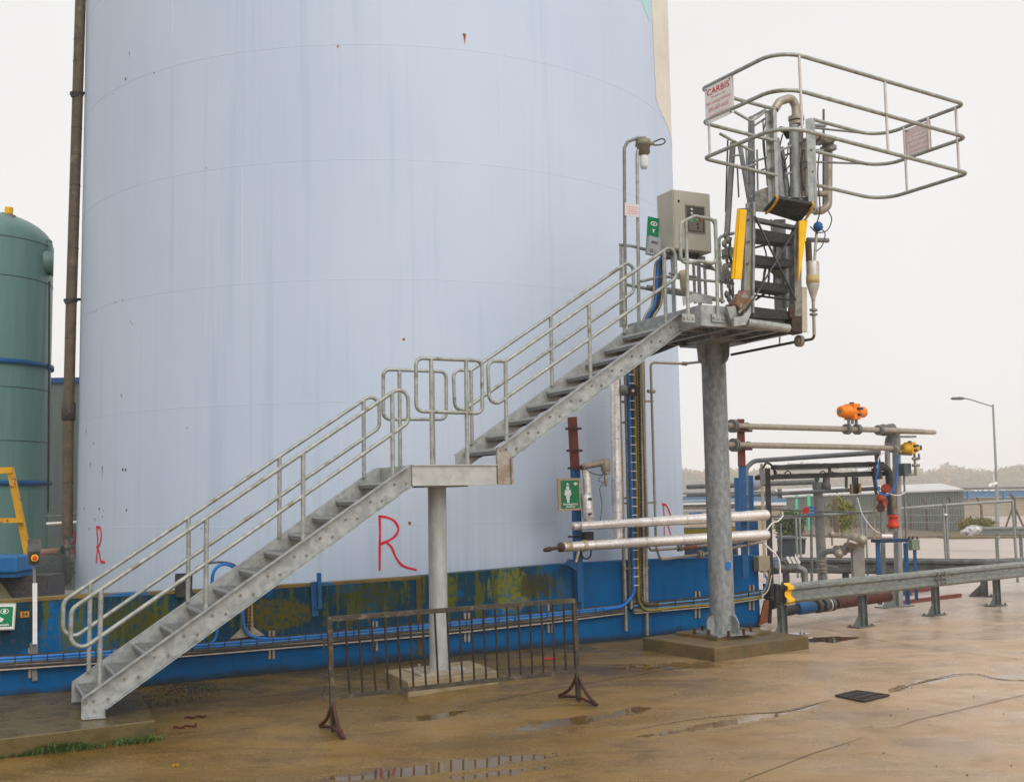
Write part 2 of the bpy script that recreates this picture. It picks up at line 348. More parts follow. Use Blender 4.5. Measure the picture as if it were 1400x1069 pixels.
def fillet(pts, r, n=5, closed=False):
    pts = [V(p) for p in pts]; out = []; N = len(pts)
    for i in range(N):
        if not closed and i in (0, N-1): out.append(pts[i]); continue
        p, a, b = pts[i], pts[i-1], pts[(i+1) % N]
        da, db = (a-p), (b-p); ang = da.angle(db)
        if abs(ang-pi) < .03: out.append(p); continue
        cut = min(r/tan(ang/2) if ang > .05 else r, da.length*.48, db.length*.48); rr = cut*tan(ang/2)
        da.normalize(); db.normalize(); cc = p+(da+db).normalized()*(rr/sin(ang/2))
        s0, s1 = p+da*cut-cc, p+db*cut-cc
        w = s0.angle(s1)
        for k in range(n+1): out.append(cc+(s0*sin((1-k/n)*w)+s1*sin(k/n*w))/sin(w) if w > 1e-3 else p)
    return out
def bez(pts, n=8):     # Catmull-Rom through points
    pts = [V(p) for p in pts]; P = [pts[0]*2-pts[1]]+pts+[pts[-1]*2-pts[-2]]; out = []
    for i in range(1, len(P)-2):
        for k in range(n):
            t = k/n; a, b, c, d = P[i-1], P[i], P[i+1], P[i+2]
            out.append(.5*((2*b)+(c-a)*t+(2*a-5*b+4*c-d)*t*t+(3*b-a-3*c+d)*t**3))
    out.append(pts[-1]); return out

def tag(o, label=None, cat=None, group=None, kind=None):
    if label: o['label'] = label
    if cat: o['category'] = cat
    if group: o['group'] = group
    if kind: o['kind'] = kind
    return o
def thing(name, label, cat, loc, group=None):
    o = bpy.data.objects.new(name, None); o.empty_display_size = .1; C.objects.link(o); o.location = loc; o['_base'] = list(loc)
    return tag(o, label, cat, group)
BASE = {}
def part(name, mb, m, root, label=None, bevel=0):
    org = BASE.get(root.name) or V(root.location)
    me = mb.mesh(name, m, org); o = bpy.data.objects.new(name, me); C.objects.link(o); o.parent = root; BASE[o.name] = org
    if label: o['label'] = label
    if bevel: add_bevel(o, bevel)
    return o
def add_bevel(o, w):
    b = o.modifiers.new('bevel', 'BEVEL'); b.width = w; b.segments = 2; b.limit_method = 'ANGLE'; b.angle_limit = radians(40)
def single(name, mb, m, label, cat, loc=None, group=None, kind=None, bevel=0):
    loc = V(loc) if loc is not None else mb.v[0].copy()
    o = bpy.data.objects.new(name, mb.mesh(name, m, loc)); C.objects.link(o); o.location = loc; BASE[o.name] = loc
    if bevel: add_bevel(o, bevel)
    return tag(o, label, cat, group, kind)
def struct(name, mb, m): 
    o = bpy.data.objects.new(name, mb.mesh(name, m)); C.objects.link(o); o['kind'] = 'structure'; BASE[o.name] = V((0, 0, 0)); return o
def text_mb(txt, size, c, ex, ey, en, depth=.002, align='CENTER', bold=0.0, fitw=None):
    cu = bpy.data.curves.new('t', 'FONT'); cu.body = txt; cu.size = size; cu.align_x = align; cu.align_y = 'CENTER'; cu.extrude = depth/2; cu.offset = bold
    cu.resolution_u = 3
    o = bpy.data.objects.new('t', cu); C.objects.link(o)
    dg = bpy.context.evaluated_depsgraph_get(); me = bpy.data.meshes.new_from_object(o.evaluated_get(dg))
    mb = MB(); k = 1.0
    if fitw and len(me.vertices):
        xs = [v.co.x for v in me.vertices]; k = fitw/(max(xs)-min(xs))
    mb.add([c + ex*v.co.x*k + ey*v.co.y + en*v.co.z for v in me.vertices], [tuple(p.vertices) for p in me.polygons])
    bpy.data.objects.remove(o); bpy.data.curves.remove(cu); return mb
class Board:           # a flat sign: frame from its top-left, top-right and bottom-left corners
    def __init__(s, tl, tr, bl):
        s.o = V(tl); s.x = V(tr)-s.o; s.w = s.x.length; s.x.normalize(); y = V(bl)-s.o; s.h = y.length
        s.y = -(y - s.x*y.dot(s.x)).normalized(); s.n = s.x.cross(s.y).normalized()
        if s.n.dot(CAM-s.o) < 0: s.n = -s.n
    def p(s, a, b, d=0): return s.o + s.x*(a*s.w) - s.y*(b*s.h) + s.n*d
    def plate(s, a0, b0, a1, b1, d0, d1): 
        return MB().prism([s.p(a0, b0, d0), s.p(a1, b0, d0), s.p(a1, b1, d0), s.p(a0, b1, d0)], s.n*(d1-d0))
    def poly(s, pts, d0, d1): return MB().prism([s.p(a, b, d0) for a, b in pts], s.n*(d1-d0))
    def disc(s, a, b, r, d0, d1, seg=14): return MB().cyl(s.p(a, b, d0), s.p(a, b, d1), r, seg)
    def text(s, txt, a, b, hfrac, d, wfrac=None, bold=0):
        return text_mb(txt, hfrac*s.h*1.38, s.p(a, b, d), s.x, s.y, s.n, bold=bold, fitw=wfrac*s.w if wfrac else None)
def merge(*mbs):
    m = MB()
    for b in mbs:
        o = len(m.v); m.v += b.v; m.f += [[i+o for i in f] for f in b.f]; m.sm += b.sm
    return m
def flange(mb, p, d, r, t=.03, gap=.02):     # bolted pair of rings across a pipe
    d = V(d).normalized()
    mb.cyl(p-d*(t+gap/2), p-d*gap/2, r, 16); mb.cyl(p+d*gap/2, p+d*(t+gap/2), r, 16)
    n = d.orthogonal().normalized(); b = d.cross(n)
    for k in range(6):
        q = p+(n*cos(k*pi/3)+b*sin(k*pi/3))*r*.82; mb.cyl(q-d*(t*1.6), q+d*(t*1.6), r*.1, 6)
    return mb
# ================================================================== THE SETTING
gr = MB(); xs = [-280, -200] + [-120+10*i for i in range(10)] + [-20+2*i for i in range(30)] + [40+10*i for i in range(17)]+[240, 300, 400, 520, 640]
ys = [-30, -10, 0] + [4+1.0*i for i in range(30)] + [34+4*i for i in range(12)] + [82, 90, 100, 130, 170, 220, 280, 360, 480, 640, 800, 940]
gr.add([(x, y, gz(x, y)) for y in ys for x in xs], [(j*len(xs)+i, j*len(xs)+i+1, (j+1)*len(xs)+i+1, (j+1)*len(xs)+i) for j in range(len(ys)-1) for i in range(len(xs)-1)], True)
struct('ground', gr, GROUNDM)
def ground_patch(name, pxs, m, lift=.004, n=1):
    P = [pg(*p) for p in pxs]; c = sum(P, V())/len(P); c.z = gz(c.x, c.y)+lift
    mb = MB(); pts = [V((p.x, p.y, gz(p.x, p.y)+lift)) for p in P]
    mb.add([c]+pts, [(0, 1+i, 1+(i+1) % len(pts)) for i in range(len(pts))]); return struct(name, mb, m)
def puddle(cx, cy, rx, ry, seed, ang=0.0):
    rnd = random.Random(seed); pts = []
    ph = [rnd.uniform(0, 6.28) for _ in range(5)]
    for k in range(40):
        t = 2*pi*k/40; q = 1+.22*sin(2*t+ph[0])+.16*sin(3*t+ph[1])+.12*sin(5*t+ph[2])+.08*sin(8*t+ph[3])
        x, y = rx*q*cos(t), ry*q*sin(t); pts.append((cx+x*cos(ang)-y*sin(ang), cy+x*sin(ang)+y*cos(ang)))
    ground_patch('puddle', pts, WATER)
puddle(1128, 874, 34, 4.5, 3, -.02); puddle(1085, 868, 20, 3, 5)
def joint(pxs, w=.006, m=None):
    P = [pg(*p) for p in pxs]; mb = MB()
    for a, b in zip(P, P[1:]):
        n = max(2, int((b-a).length/.5)); d = (b-a).normalized(); sd = V((-d.y, d.x, 0))*w
        q = [a+(b-a)*(i/n) for i in range(n+1)]
        q = [V((p.x, p.y, gz(p.x, p.y)+.005)) for p in q]
        mb.add([p+sd for p in q]+[p-sd for p in q], [(i, i+1, n+2+i, n+1+i) for i in range(n)])
    struct('slab_joint', mb, m or CONC)
JD = mat('dark_joint', (.12, .085, .05), (.17, .12, .07), 12, .5)
joint([(1090, 857), (1130, 860), (1185, 872), (1250, 884), (1400, 902)]); joint([(760, 924), (880, 905), (975, 906)]); joint([(1010, 1069), (1110, 1030), (1250, 985), (1400, 950)], .007, JD)
joint([(660, 960), (880, 920), (960, 908)], .012, JD)
def ragged(name, pxs, w, m, seed, lift=.0045):
    rnd = random.Random(seed); P = bez([pg(*p) for p in pxs], 14); A = []
    for i, p in enumerate(P):
        t = (P[min(i+1, len(P)-1)]-P[max(i-1, 0)]); t.z = 0; t.normalize(); s_ = V((-t.y, t.x, 0)); k = min(1, i/4, (len(P)-1-i)/4)
        a, b = p+s_*w*k*(.65+.3*sin(i*.55+seed)+rnd.uniform(-.12, .12)), p-s_*w*k*(.65+.3*sin(i*.41+seed*2.3)+rnd.uniform(-.12, .12))
        A += [V((a.x, a.y, gz(a.x, a.y)+lift)), V((b.x, b.y, gz(b.x, b.y)+lift))]
    struct(name, MB().add(A, [(2*i, 2*i+2, 2*i+3, 2*i+1) for i in range(len(P)-1)]), m)
BROKEN = mat('broken_concrete', (.15, .10, .05), (.29, .205, .12), 22, .6, detail=10, bump=.8, bscale=60)
ragged('concrete_repair', [(845, 1003), (900, 990), (1000, 977), (1070, 972), (1140, 956)], .035, BROKEN, 1); ragged('concrete_repair', [(1216, 947), (1240, 938), (1290, 925), (1330, 921), (1372, 929), (1410, 930)], .03, BROKEN, 2)
# far yard: kerbed verge, tarmac strip
vg = MB()
vp = [pz(1040, 722, -1.0), pz(1110, 719, -1), pz(1240, 731, -1), pz(1300, 737, -1), pz(1420, 735, -1), pz(1420, 726, -1), pz(1320, 727, -1), pz(1240, 719, -1), pz(1110, 712, -1), pz(1040, 714, -1)]
for p in vp: p.z = gz(p.x, p.y)
vg.prism([p+ZZ*.02 for p in vp], ZZ*.10); struct('grass_verge', vg, VERGE)

# ================================================================== TANK
tk = thing('storage_tank', 'huge pale blue cylindrical storage tank with welded plate rings and rust spots', 'storage tank', TC)
mb = MB(); n = 160; zt = 14.5
zs = [-.3, 2, 4, 6, 8, 10, 12, zt]
mb.add([tank_pt(2*pi*k/n, z) for z in zs for k in range(n)], [(j*n+k, j*n+(k+1) % n, (j+1)*n+(k+1) % n, (j+1)*n+k) for j in range(len(zs)-1) for k in range(n)], True)
part('shell', mb, TANKM, tk)
mb = MB(); mb.add([tank_pt(2*pi*k/n, zt) for k in range(n)]+[V((TC.x, TC.y, zt+.7))], [(k, (k+1) % n, n) for k in range(n)], True); part('roof', mb, TANKM, tk)
SEAM = mat('weld_seam_lightened', (.60, .67, .79), (.58, .65, .77), 4, .5)  # colour lightened past the shell to cancel the shading on the bead
for z in (9.225, 7.425, 5.587, 3.752, 1.925, 11.05, 12.9):
    mb = MB(); m = 200; z = CAMH+(z-CAMH)*1.04
    mb.tube([tank_pt(2*pi*k/m, z, .0) for k in range(m)], .0025, 6, closed=True); part('weld_seam', mb, SEAM, tk)
for (z0, z1, px) in ((9.2, 11.05, 230), (7.43, 9.22, 690), (5.59, 7.42, 330), (3.75, 5.58, 742), (1.93, 3.75, 466)):
    a, _ = tank_hit(px, 500); part('weld_seam', MB().tube([tank_pt(a, CAMH+(z0-CAMH)*1.04, -.002), tank_pt(a, CAMH+(z1-CAMH)*1.04, -.002)], .004, 6), SEAM, tk)
def shell_poly(pts, m, name, off=.004, label=None, ny=10):      # pts: (angle, z) outline, conforming strips
    a0, a1 = min(p[0] for p in pts), max(p[0] for p in pts); mb = MB(); K = 24
    def span(a):
        zsx = []
        for (aa, za), (ab, zb) in zip(pts, pts[1:]+pts[:1]):
            if (aa-a)*(ab-a) <= 0 and abs(aa-ab) > 1e-9: zsx.append(za+(zb-za)*(a-aa)/(ab-aa))
        return (min(zsx), max(zsx)) if zsx else None
    cols = [(a0+(a1-a0)*min(max(k/K, 1e-4), 1-1e-4)) for k in range(K+1)]
    sp = [span(a) for a in cols]; P = []
    for a, q in zip(cols, sp): P += [tank_pt(a, q[0], off), tank_pt(a, q[1], off)]
    mb.add(P, [(2*k, 2*k+2, 2*k+3, 2*k+1) for k in range(K)], True)
    return part(name, mb, m, tk, label)
aL, _ = tank_hit(889, 60); aM, zM = tank_hit(892.5, 119); aR, zR = tank_hit(911, 139)
PATCH = mat('bare_cream_primer', (.66, .61, .53), (.60, .55, .47), 1.5, .5, c3=(.52, .42, .28), s3=2, t3=(.6, .75))
shell_poly([(aL, 14.4), (aL+.004, zM), (aM+.06, zM-.35), (aM+.9, zM-1.2), (aM+.9, 14.4)], PATCH, 'primer_patch', label='cream unpainted patch high on the right side')
aT, zT = tank_hit(874, 0); a2, z2 = tank_hit(888, 31)
shell_poly([(aT-.06, 14.4), (aT-.01, zT+.1), (aL-.002, z2), (aL-.002, 14.4)], mat('pale_teal_paint', (.36, .62, .62), (.33, .58, .58), 2, .5), 'paint_patch', .003, 'pale turquoise patch beside the cream one')
def spray(strokes, w, root, m=REDS, hit=None):
    mb = MB()
    for st in strokes:
        pts = [V((x, y, 0)) for x, y in st]; pts = bez(pts, 6) if len(pts) > 2 else [pts[0]+(pts[1]-pts[0])*(k/6) for k in range(7)]
        q = []
        for p in pts:
            if hit: q.append(hit(p.x, p.y))
            else: a, z = tank_hit(p.x, p.y); q.append((tank_pt(a, z, .006), V((cos(a), sin(a), 0))))
        L = []
        for i, (p, nn) in enumerate(q):
            t = (q[min(i+1, len(q)-1)][0]-q[max(i-1, 0)][0]).normalized(); sd = t.cross(nn).normalized(); ww = w*(1+.12*sin(i*.6))
            L += [p+sd*ww/2, p-sd*ww/2]
        mb.add(L, [(2*i, 2*i+2, 2*i+3, 2*i+1) for i in range(len(q)-1)])
        for e in (0, -1): p, nn = q[e]; mb.cyl(p-nn*.001, p+nn*.0006, w*.5, 8)
    return part('graffiti_letter', mb, m, root)
def zz(x0, y0, k, pts): return [(x0+k*a, y0+k*b) for a, b in pts]
spray([zz(400, 460, .318, [(374, 772), (376, 830), (375, 890), (374, 1002)]), zz(400, 460, .318, [(374, 772), (410, 778), (440, 795), (455, 828), (440, 858), (415, 875), (380, 892)]), zz(400, 460, .318, [(380, 890), (400, 884), (425, 905), (445, 950), (475, 985), (530, 1002)])], .034, tk)
spray([zz(60, 660, .318, [(228, 190), (232, 260), (226, 340)]), zz(60, 660, .318, [(228, 190), (243, 194), (247, 230), (240, 265), (228, 277)]), zz(60, 660, .318, [(230, 275), (240, 305), (246, 337), (262, 340)])], .045, tk)
spray([zz(740, 470, .365, [(457, 604), (460, 660), (460, 722)]), zz(740, 470, .365, [(452, 600), (466, 604), (478, 625), (483, 645), (460, 650)]), zz(740, 470, .365, [(463, 652), (474, 680), (487, 722)])], .04, tk)
# rust and chip marks
mbr = MB(); mbk = MB(); rnd = random.Random(3)
RUSTM = mat('rust_mark', (.42, .16, .02), (.20, .07, .02), 12, .7); CHIPM = mat('dark_chip_mark', (.06, .05, .06), (.10, .05, .05), 12, .7)
def blot(px, py, r, drip=0, dark=False):
    a, z = tank_hit(px, py); mb = mbk if dark else mbr; K = 9; P = []
    for k in range(K):
        q = r*.8*rnd.uniform(.5, 1.2); P.append(tank_pt(a+q*cos(2*pi*k/K)/TR, z+q*sin(2*pi*k/K)*1.1, .004))
    mb.add([tank_pt(a, z, .005)]+P, [(0, 1+k, 1+(k+1) % K) for k in range(K)])
    if drip: mb.add([tank_pt(a-r*.4/TR, z, .0045), tank_pt(a+r*.4/TR, z, .0045), tank_pt(a+r*.1/TR, z-drip, .0045)], [(0, 1, 2)])
for q in ((635, 49, .05, .16), (462, 64, .025), (552, 464, .03), (560, 715, .032), (177, 72, .02, .1), (172, 108, .03), (211, 100, .018), (124, 428, .02), (168, 410, .02, .0), (129, 427, .018), (118, 588, .03, .1), (128, 606, .025), (124, 634, .03, .08), (140, 640, .02, .22), (181, 443, .02), (166, 540, .02, .06), (256, 585, .02), (122, 723, .03), (276, 722, .02), (158, 413, .02), (155, 129, .015), (208, 290, .012), (130, 395, .015), (282, 230, .014)): blot(*q)
for q in ((168, 642, .035), (172, 642, .03), (115, 695, .03), (136, 695, .035), (142, 698, .02), (140, 706, .02), (173, 697, .025), (130, 709, .02, .06), (140, 638, .02, .1), (178, 440, .018), (168, 411, .02), (132, 425, .02)): blot(*q, dark=True)
part('rust_marks', mbr, RUSTM, tk); part('chip_marks', mbk, CHIPM, tk)

# ================================================================== BUND WALL
wall = thing('bund_wall', 'long blue painted bund wall stained with moss along the foot of the big tank', 'wall', W(0, 0, 0))
tops = [(-40, 824), (2, 821), (100, 814), (280, 806), (440, 797), (560, 789), (700, 777), (770, 771), (880, 765), (940, 763), (1036, 758.5)]
tp = [( (pw(*p)-WP).dot(WD), pw(*p).z) for p in tops]; tp.insert(0, (tp[0][0]-14, tp[0][1]))
mb = MB(); sN = len(tp); P = []
for s_, z_ in tp: P += [W(s_, 0, -.5), W(s_, 0, z_), W(s_, -.26, z_), W(s_, -.26, -.5)]
mb.add(P, [(4*i+k, 4*i+4+k, 4*i+4+(k+1) % 4, 4*i+(k+1) % 4) for i in range(sN-1) for k in range(4)] + [(0, 1, 2, 3), (4*sN-1, 4*sN-2, 4*sN-3, 4*sN-4)])
part('wall_face', mb, WALLM, wall)
COPE = mat('mossy_coping', (.20, .125, .025), (.11, .09, .03), 4, .6, c3=(.015, .11, .30), s3=1.5, t3=(.56, .63))
mb = MB(); P = []; tl = [q for q in tp if q[0] < (pw(575, 788)-WP).dot(WD)] + [((pw(575, 788)-WP).dot(WD), pw(575, 788).z)]
for s_, z_ in tl: P += [W(s_, .008, z_-.035), W(s_, .008, z_+.004), W(s_, -.2, z_+.004)]
mb.add(P, [(3*i+k, 3*i+3+k, 3*i+4+k, 3*i+1+k) for i in range(len(tl)-1) for k in range(2)]); part('coping', mb, COPE, wall)
for px, y0, y1, w_ in ((572, 790, 895, .08), (430, 798, 0, 0)):
    if w_: part('pilaster', MB().bar(pw(px, y0+1, .006), pw(px+2, y1, .006), w_, .012, WN), mat('ochre_stained_strip', (.09, .06, .01), (.06, .045, .015), 6, .7), wall)
part('wall_bracket', merge(MB().bar(pw(436, 783, .07), pw(437, 832, .07), .05, .05, WN), MB().bar(pw(429, 795, .03), pw(431, 842, .03), .09, .012, WN), MB().bar(pw(430, 830, .03), pw(437, 832, .09), .04, .02)), BLUEP, wall)
b54 = Board(pw(27.8, 836, .01), pw(40, 835.2, .01), pw(27.8, 844, .01))
pl = thing('number_plate', 'small orange plate numbered 54 on the blue wall', 'number plate', b54.p(.5, .5))
part('plate', b54.plate(0, 0, 1, 1, 0, .006), mat('orange_plate', (.60, .26, .02), (.5, .2, .02), 8, .5), pl); part('lettering', b54.text('54', .5, .5, .62, .009, .62, .002), BLACK, pl)

# ================================================================== ACCESS STAIR (two flights, landing, platform, columns)
Z1 = lambda u: .396+.6626*u
Z2 = lambda u: -.184+.6626*u
SW = 1.082
st = thing('access_staircase', 'galvanised steel staircase with two flights, landing and high platform on two round columns', 'staircase', S(0, .5, .06))
def stringer(poly, v, out, name='stringer', m=GALV, flange_edges=()):
    mb = MB(); mb.prism([S(a, v, z) for a, z in poly], SV*.012)
    for a, b in flange_edges:
        mb.bar(S(a[0], v+out*.035, a[1]), S(b[0], v+out*.035, b[1]), .072, .012, ZZ)
    return part(name, mb, m, st)
lo1 = lambda u: Z1(u)-.29
P1 = [(-.178, .06), (.06, .06), (.06, lo1(.06)), (3.545, lo1(3.545)), (3.545, 2.714), (3.49, Z1(3.49)), (-.178, Z1(-.178))]
for v, o in ((-.03, -1), (SW+.02, 1)):
    stringer(P1, v, o, flange_edges=(((-.17, Z1(-.17)-.006), (3.48, Z1(3.48)-.006)), ((.06, lo1(.06)+.006), (3.53, lo1(3.53)+.006)), ((-.17, .068), (.06, .068))))
lo2 = lambda u: Z2(u)-.275
P2 = [(4.69, 2.46), (4.91, 2.46), (4.91, lo2(4.91)), (7.57, lo2(7.57)), (7.57, 4.838), (7.52, Z2(7.52)), (4.69, Z2(4.69))]
stringer(P2, -.03, -1, flange_edges=(((4.70, Z2(4.70)-.006), (7.51, Z2(7.51)-.006)), ((4.91, lo2(4.91)+.006), (7.56, lo2(7.56)+.006))))
P2f = [(4.62, 2.70), (4.72, lo2(4.72)), (7.57, lo2(7.57)), (7.57, 4.838), (7.52, Z2(7.52)), (4.62, Z2(4.62))]
stringer(P2f, SW+.02, 1, flange_edges=(((4.63, Z2(4.63)-.006), (7.51, Z2(7.51)-.006)), ((4.74, lo2(4.74)+.006), (7.56, lo2(7.56)+.006))))
part('stringer_foot', merge(MB().bar(S(4.715, -.052, 2.46), S(4.715, -.052, Z2(4.70)), .05, .045, SV), MB().bar(S(4.895, -.05, 2.46), S(4.895, -.05, lo2(4.9)), .022, .05, SV),
     MB().prism([S(4.70, -.034, 2.465), S(4.885, -.034, 2.465), S(4.885, -.034, 2.85), S(4.70, -.034, 2.93)], -SV*.004)), RUSTEDGE, st)
def bolts(z_of, us, dz):
    mb = MB()
    for u_ in us:
        for d in (-.055, .09): p = S(u_+d, -.03, z_of(u_+d*.1)-dz+d*.0); mb.cyl(p, p-SV*.016, .0145, 8)
    return mb
RISE1 = (2.714-.06)/13; RISE2 = (4.83-2.714)/10
t1 = [((.06+RISE1*k+.13-.396)/.6626, .06+RISE1*k) for k in range(1, 13)]
t2 = [((2.714+RISE2*k+.13+.184)/.6626, 2.714+RISE2*k) for k in range(1, 10)]
BOLT = mat('bolt_steel', (.17, .17, .165), (.24, .19, .15), 20, .5, .4)
part('bolts', merge(bolts(Z1, [u for u, z in t1], .155), bolts(Z2, [u for u, z in t2], .145)), BOLT, st)
NOSE = mat('bright_nosing', (.50, .51, .50), (.40, .41, .40), 20, .45, .3)
for u_, z_ in t1+t2:      # grated pan treads
    mb = MB(); w0, w1 = -.015, SW+.018
    mb.obox(S(u_, (w0+w1)/2, z_-.012), SU*.125, SV*((w1-w0)/2), ZZ*.012)
    mb.obox(S(u_-.122, (w0+w1)/2, z_-.035), SU*.006, SV*((w1-w0)/2), ZZ*.034)
    mb.obox(S(u_+.122, (w0+w1)/2, z_-.035), SU*.006, SV*((w1-w0)/2), ZZ*.030)
    for k in range(12): 
        vv = w0+.05+(w1-w0-.1)*k/11; mb.obox(S(u_, vv, z_+.003), SU*.115, SV*.012, ZZ*.004)
    for v_ in (w0+.004, w1-.004): mb.obox(S(u_, v_, z_-.04), SU*.12, SV*.005, ZZ*.04)
    tr_ = part('tread', mb, TREAD, st)
    part('nosing', MB().obox(S(u_-.131, (w0+w1)/2, z_-.012), SU*.004, SV*((w1-w0)/2-.004), ZZ*.016), NOSE, tr_)
# landing
LT, LB, L0, L1 = 2.714, 2.46, 3.548, 4.682
mb = MB()
mb.prism([S(L0, -.055, LB), S(L1, -.055, LB), S(L1, -.055, LT), S(L0, -.055, LT)], SV*.02)
mb.obox(S((L0+L1)/2, -.03, LT-.006), SU*(L1-L0)/2, SV*.045, ZZ*.008); mb.obox(S((L0+L1)/2, -.03, LB+.006), SU*((L1-L0)/2+.0), SV*.045, ZZ*.008)
mb.prism([S(L0, SW+.04, LB), S(L1, SW+.04, LB), S(L1, SW+.04, LT), S(L0, SW+.04, LT)], SV*.02)
for u_ in (L0+.01, L1-.022, (L0+L1)/2): mb.obox(S(u_, SW/2, (LT+LB)/2), SU*.012, SV*(SW/2+.03), ZZ*.12)
part('landing_frame', mb, mat('pale_galvanised_frame', (.45, .455, .43), (.36, .365, .345), 6, .5, .3, c3=(.26, .25, .21), s3=4, t3=(.6, .75)), st)
part('landing_deck', MB().obox(S((L0+L1)/2, SW/2, LT-.02), SU*(L1-L0)/2, SV*(SW/2+.03), ZZ*.014), TREAD, st)
# rails
RR = .0245
def post(u_, v, z0, z1): return part('handrail_post', MB().cyl(S(u_, v, z0), S(u_, v, z1), .027, 12), GALVR, st)
def loop(pts, v, r=.10): return part('handrail', MB().tube(fillet([S(a, v, z) for a, z in pts], r, 6, True), RR, 12, closed=True), GALVR, st)
MID = .50
for v, ub, ut in ((0, pvu(97.5, 830, 0), pvu(558, 550, 0)), (SW, pvu(87, 815, SW), pvu(518.5, 560, SW))):
    loop([(ub, Z1(ub)+1), (ut, Z1(ut)+1), (ut, Z1(ut)+MID), (ub, Z1(ub)+MID)], v, .12)
    for u_ in (0, 1.105, 2.21, 3.318): post(u_, v, Z1(u_)-.01, Z1(u_)+1)
for v, us, ue in ((0, pvu(667, 530, 0), pvu(924, 375, 0)), (SW, pvu(620, 540, SW), pvu(866, 380, SW))):
    zf = Z2(4.857)+1.0; zm = Z2(us)+MID+.05
    loop([(us, zf), (4.857, zf), (ue, Z2(ue)+1), (ue, Z2(ue)+MID), (us+.02, zm)], v, .10)
    for u_ in (4.857, 6.111, 7.338): post(u_, v, Z2(u_)-.01, Z2(u_)+1)
for v, q in ((0, ((568.6, 489.5), (659, 493), (659.5, 565), (569, 562))), (SW, ((524, 505), (610, 508), (610, 573), (524, 573)))):
    loop([(uvz(pv(x, y, v))[0], uvz(pv(x, y, v))[2]) for x, y in q], v, .09)
for px in (590, 638): u_ = pvu(px, 560, 0); post(u_, 0, LT-.02, uvz(pv(px, 491, 0))[2])
for px in (546.5, 592): u_ = pvu(px, 560, SW); post(u_, SW, LT-.02, uvz(pv(px, 506, SW))[2])
# column under the landing
c1 = S(4.09, .48, 0)
mb = MB(); mb.cyl(c1+ZZ*.15, c1+ZZ*2.45, .118, 28); mb.obox(c1+ZZ*2.452, SU*.30, SV*.30, ZZ*.009)
part('landing_column', mb, GALVL, st)
mb = MB(); mb.obox(c1+ZZ*.157, SU*.23, SV*.23, ZZ*.01)
for a in (-1, 1):
    for b in (-1, 1): mb.cyl(c1+SU*.19*a+SV*.19*b+ZZ*.15, c1+SU*.19*a+SV*.19*b+ZZ*.225, .016, 8)
part('base_plate', mb, RUSTEDGE, st)
# top platform
PU0, PU1, PV0, PV1, PB, PT = 7.535, 9.27, -.55, 1.30, 4.555, 4.84
mb = MB()
def fas(a, b):
    d = (b-a); mb.bar(a+ZZ*(PB+PT)/2, b+ZZ*(PB+PT)/2, .014, PT-PB)
    sd = ZZ.cross(d.normalized())
    for z in (PB+.006, PT-.006): mb.bar(a+sd*.035+ZZ*z, b+sd*.035+ZZ*z, .07, .011)
c = [S(PU0, PV0, 0), S(PU1, PV0, 0), S(PU1, PV1, 0), S(PU0, PV1, 0)]
for i in range(4): fas(c[i], c[(i+1) % 4])
part('platform_frame', mb, GALV, st)
mb = MB()
for vv in (-.2, .15, .5, .85): mb.bar(S(PU0+.02, vv, PB+.14), S(PU1-.02, vv, PB+.14), .06, .2)
for uu in (8.1, 8.55, 8.95): mb.bar(S(uu, PV0+.02, PB+.07), S(uu, PV1-.02, PB+.07), .09, .13)
mb.prism([S(8.3, .3, PB-.02), S(8.75, .3, PB-.02), S(8.75, .3, PB+.1), S(8.3, .3, PB+.1)], SV*.6)
part('platform_beams', mb, GALVD, st)
part('platform_deck', MB().obox(S((PU0+PU1)/2, (PV0+PV1)/2, PT-.022), SU*(PU1-PU0-.03)/2, SV*(PV1-PV0-.03)/2, ZZ*.015), TREAD, st)
c2b = pz(988, 866, .25); c2t = pz(975, 472, PB); c2 = V(((c2b.x+c2t.x)/2, (c2b.y+c2t.y)/2, 0))
print('col2', uvz(c2b), uvz(c2t))
mb = MB(); mb.cyl(c2+ZZ*.24, c2+ZZ*(PB-.01), .184, 36)
part('platform_column', mb, GALVD, st)
mb = MB(); mb.obox(c2+ZZ*.25, SU*.34, SV*.34, ZZ*.012); part('foot_plate', mb, GALVD, st)
for k in range(4):
    a = radians(26.19+8+90*k); d = V((cos(a), sin(a), 0)); p = c2+d*.175
    mb = MB(); mb.prism([p+ZZ*.262, p+d*.15+ZZ*.262, p+d*.15+ZZ*.42, p+d*.10+ZZ*.50, p+ZZ*.52], V((-d.y, d.x, 0))*.02); part('gusset', mb, GALVD, st)
    mb = MB(); p = c2+d*.175; mb.prism([p+ZZ*(PB-.02), p+d*.16+ZZ*(PB-.02), p+d*.14+ZZ*(PB-.22), p+ZZ*(PB-.34)], V((-d.y, d.x, 0))*.02); part('gusset', mb, GALVD, st)
part('head_plate', MB().obox(c2+ZZ*(PB-.012), SU*.36, SV*.36, ZZ*.011), GALVD, st)
mb = MB()
for k in range(8):
    a = radians(26.19+45*k+20); p = c2+V((cos(a), sin(a), 0))*(.42 if k % 2 else .36); mb.cyl(p+ZZ*.24, p+ZZ*.33, .022, 8)
part('anchor_bolts', mb, RUSTP, st)
part('column_mark', MB().prism([pz(*q, 0) if 0 else c2+(ppl(q[0], q[1], c2-V((0, .19, 0)), V((0, 1, 0)))-c2) for q in ((993, 769), (996, 767), (999, 769), (1000, 774), (998, 779), (994, 779), (992, 774))], V((0, .04, 0))), BLUEC, st, 'bright blue paint dab')
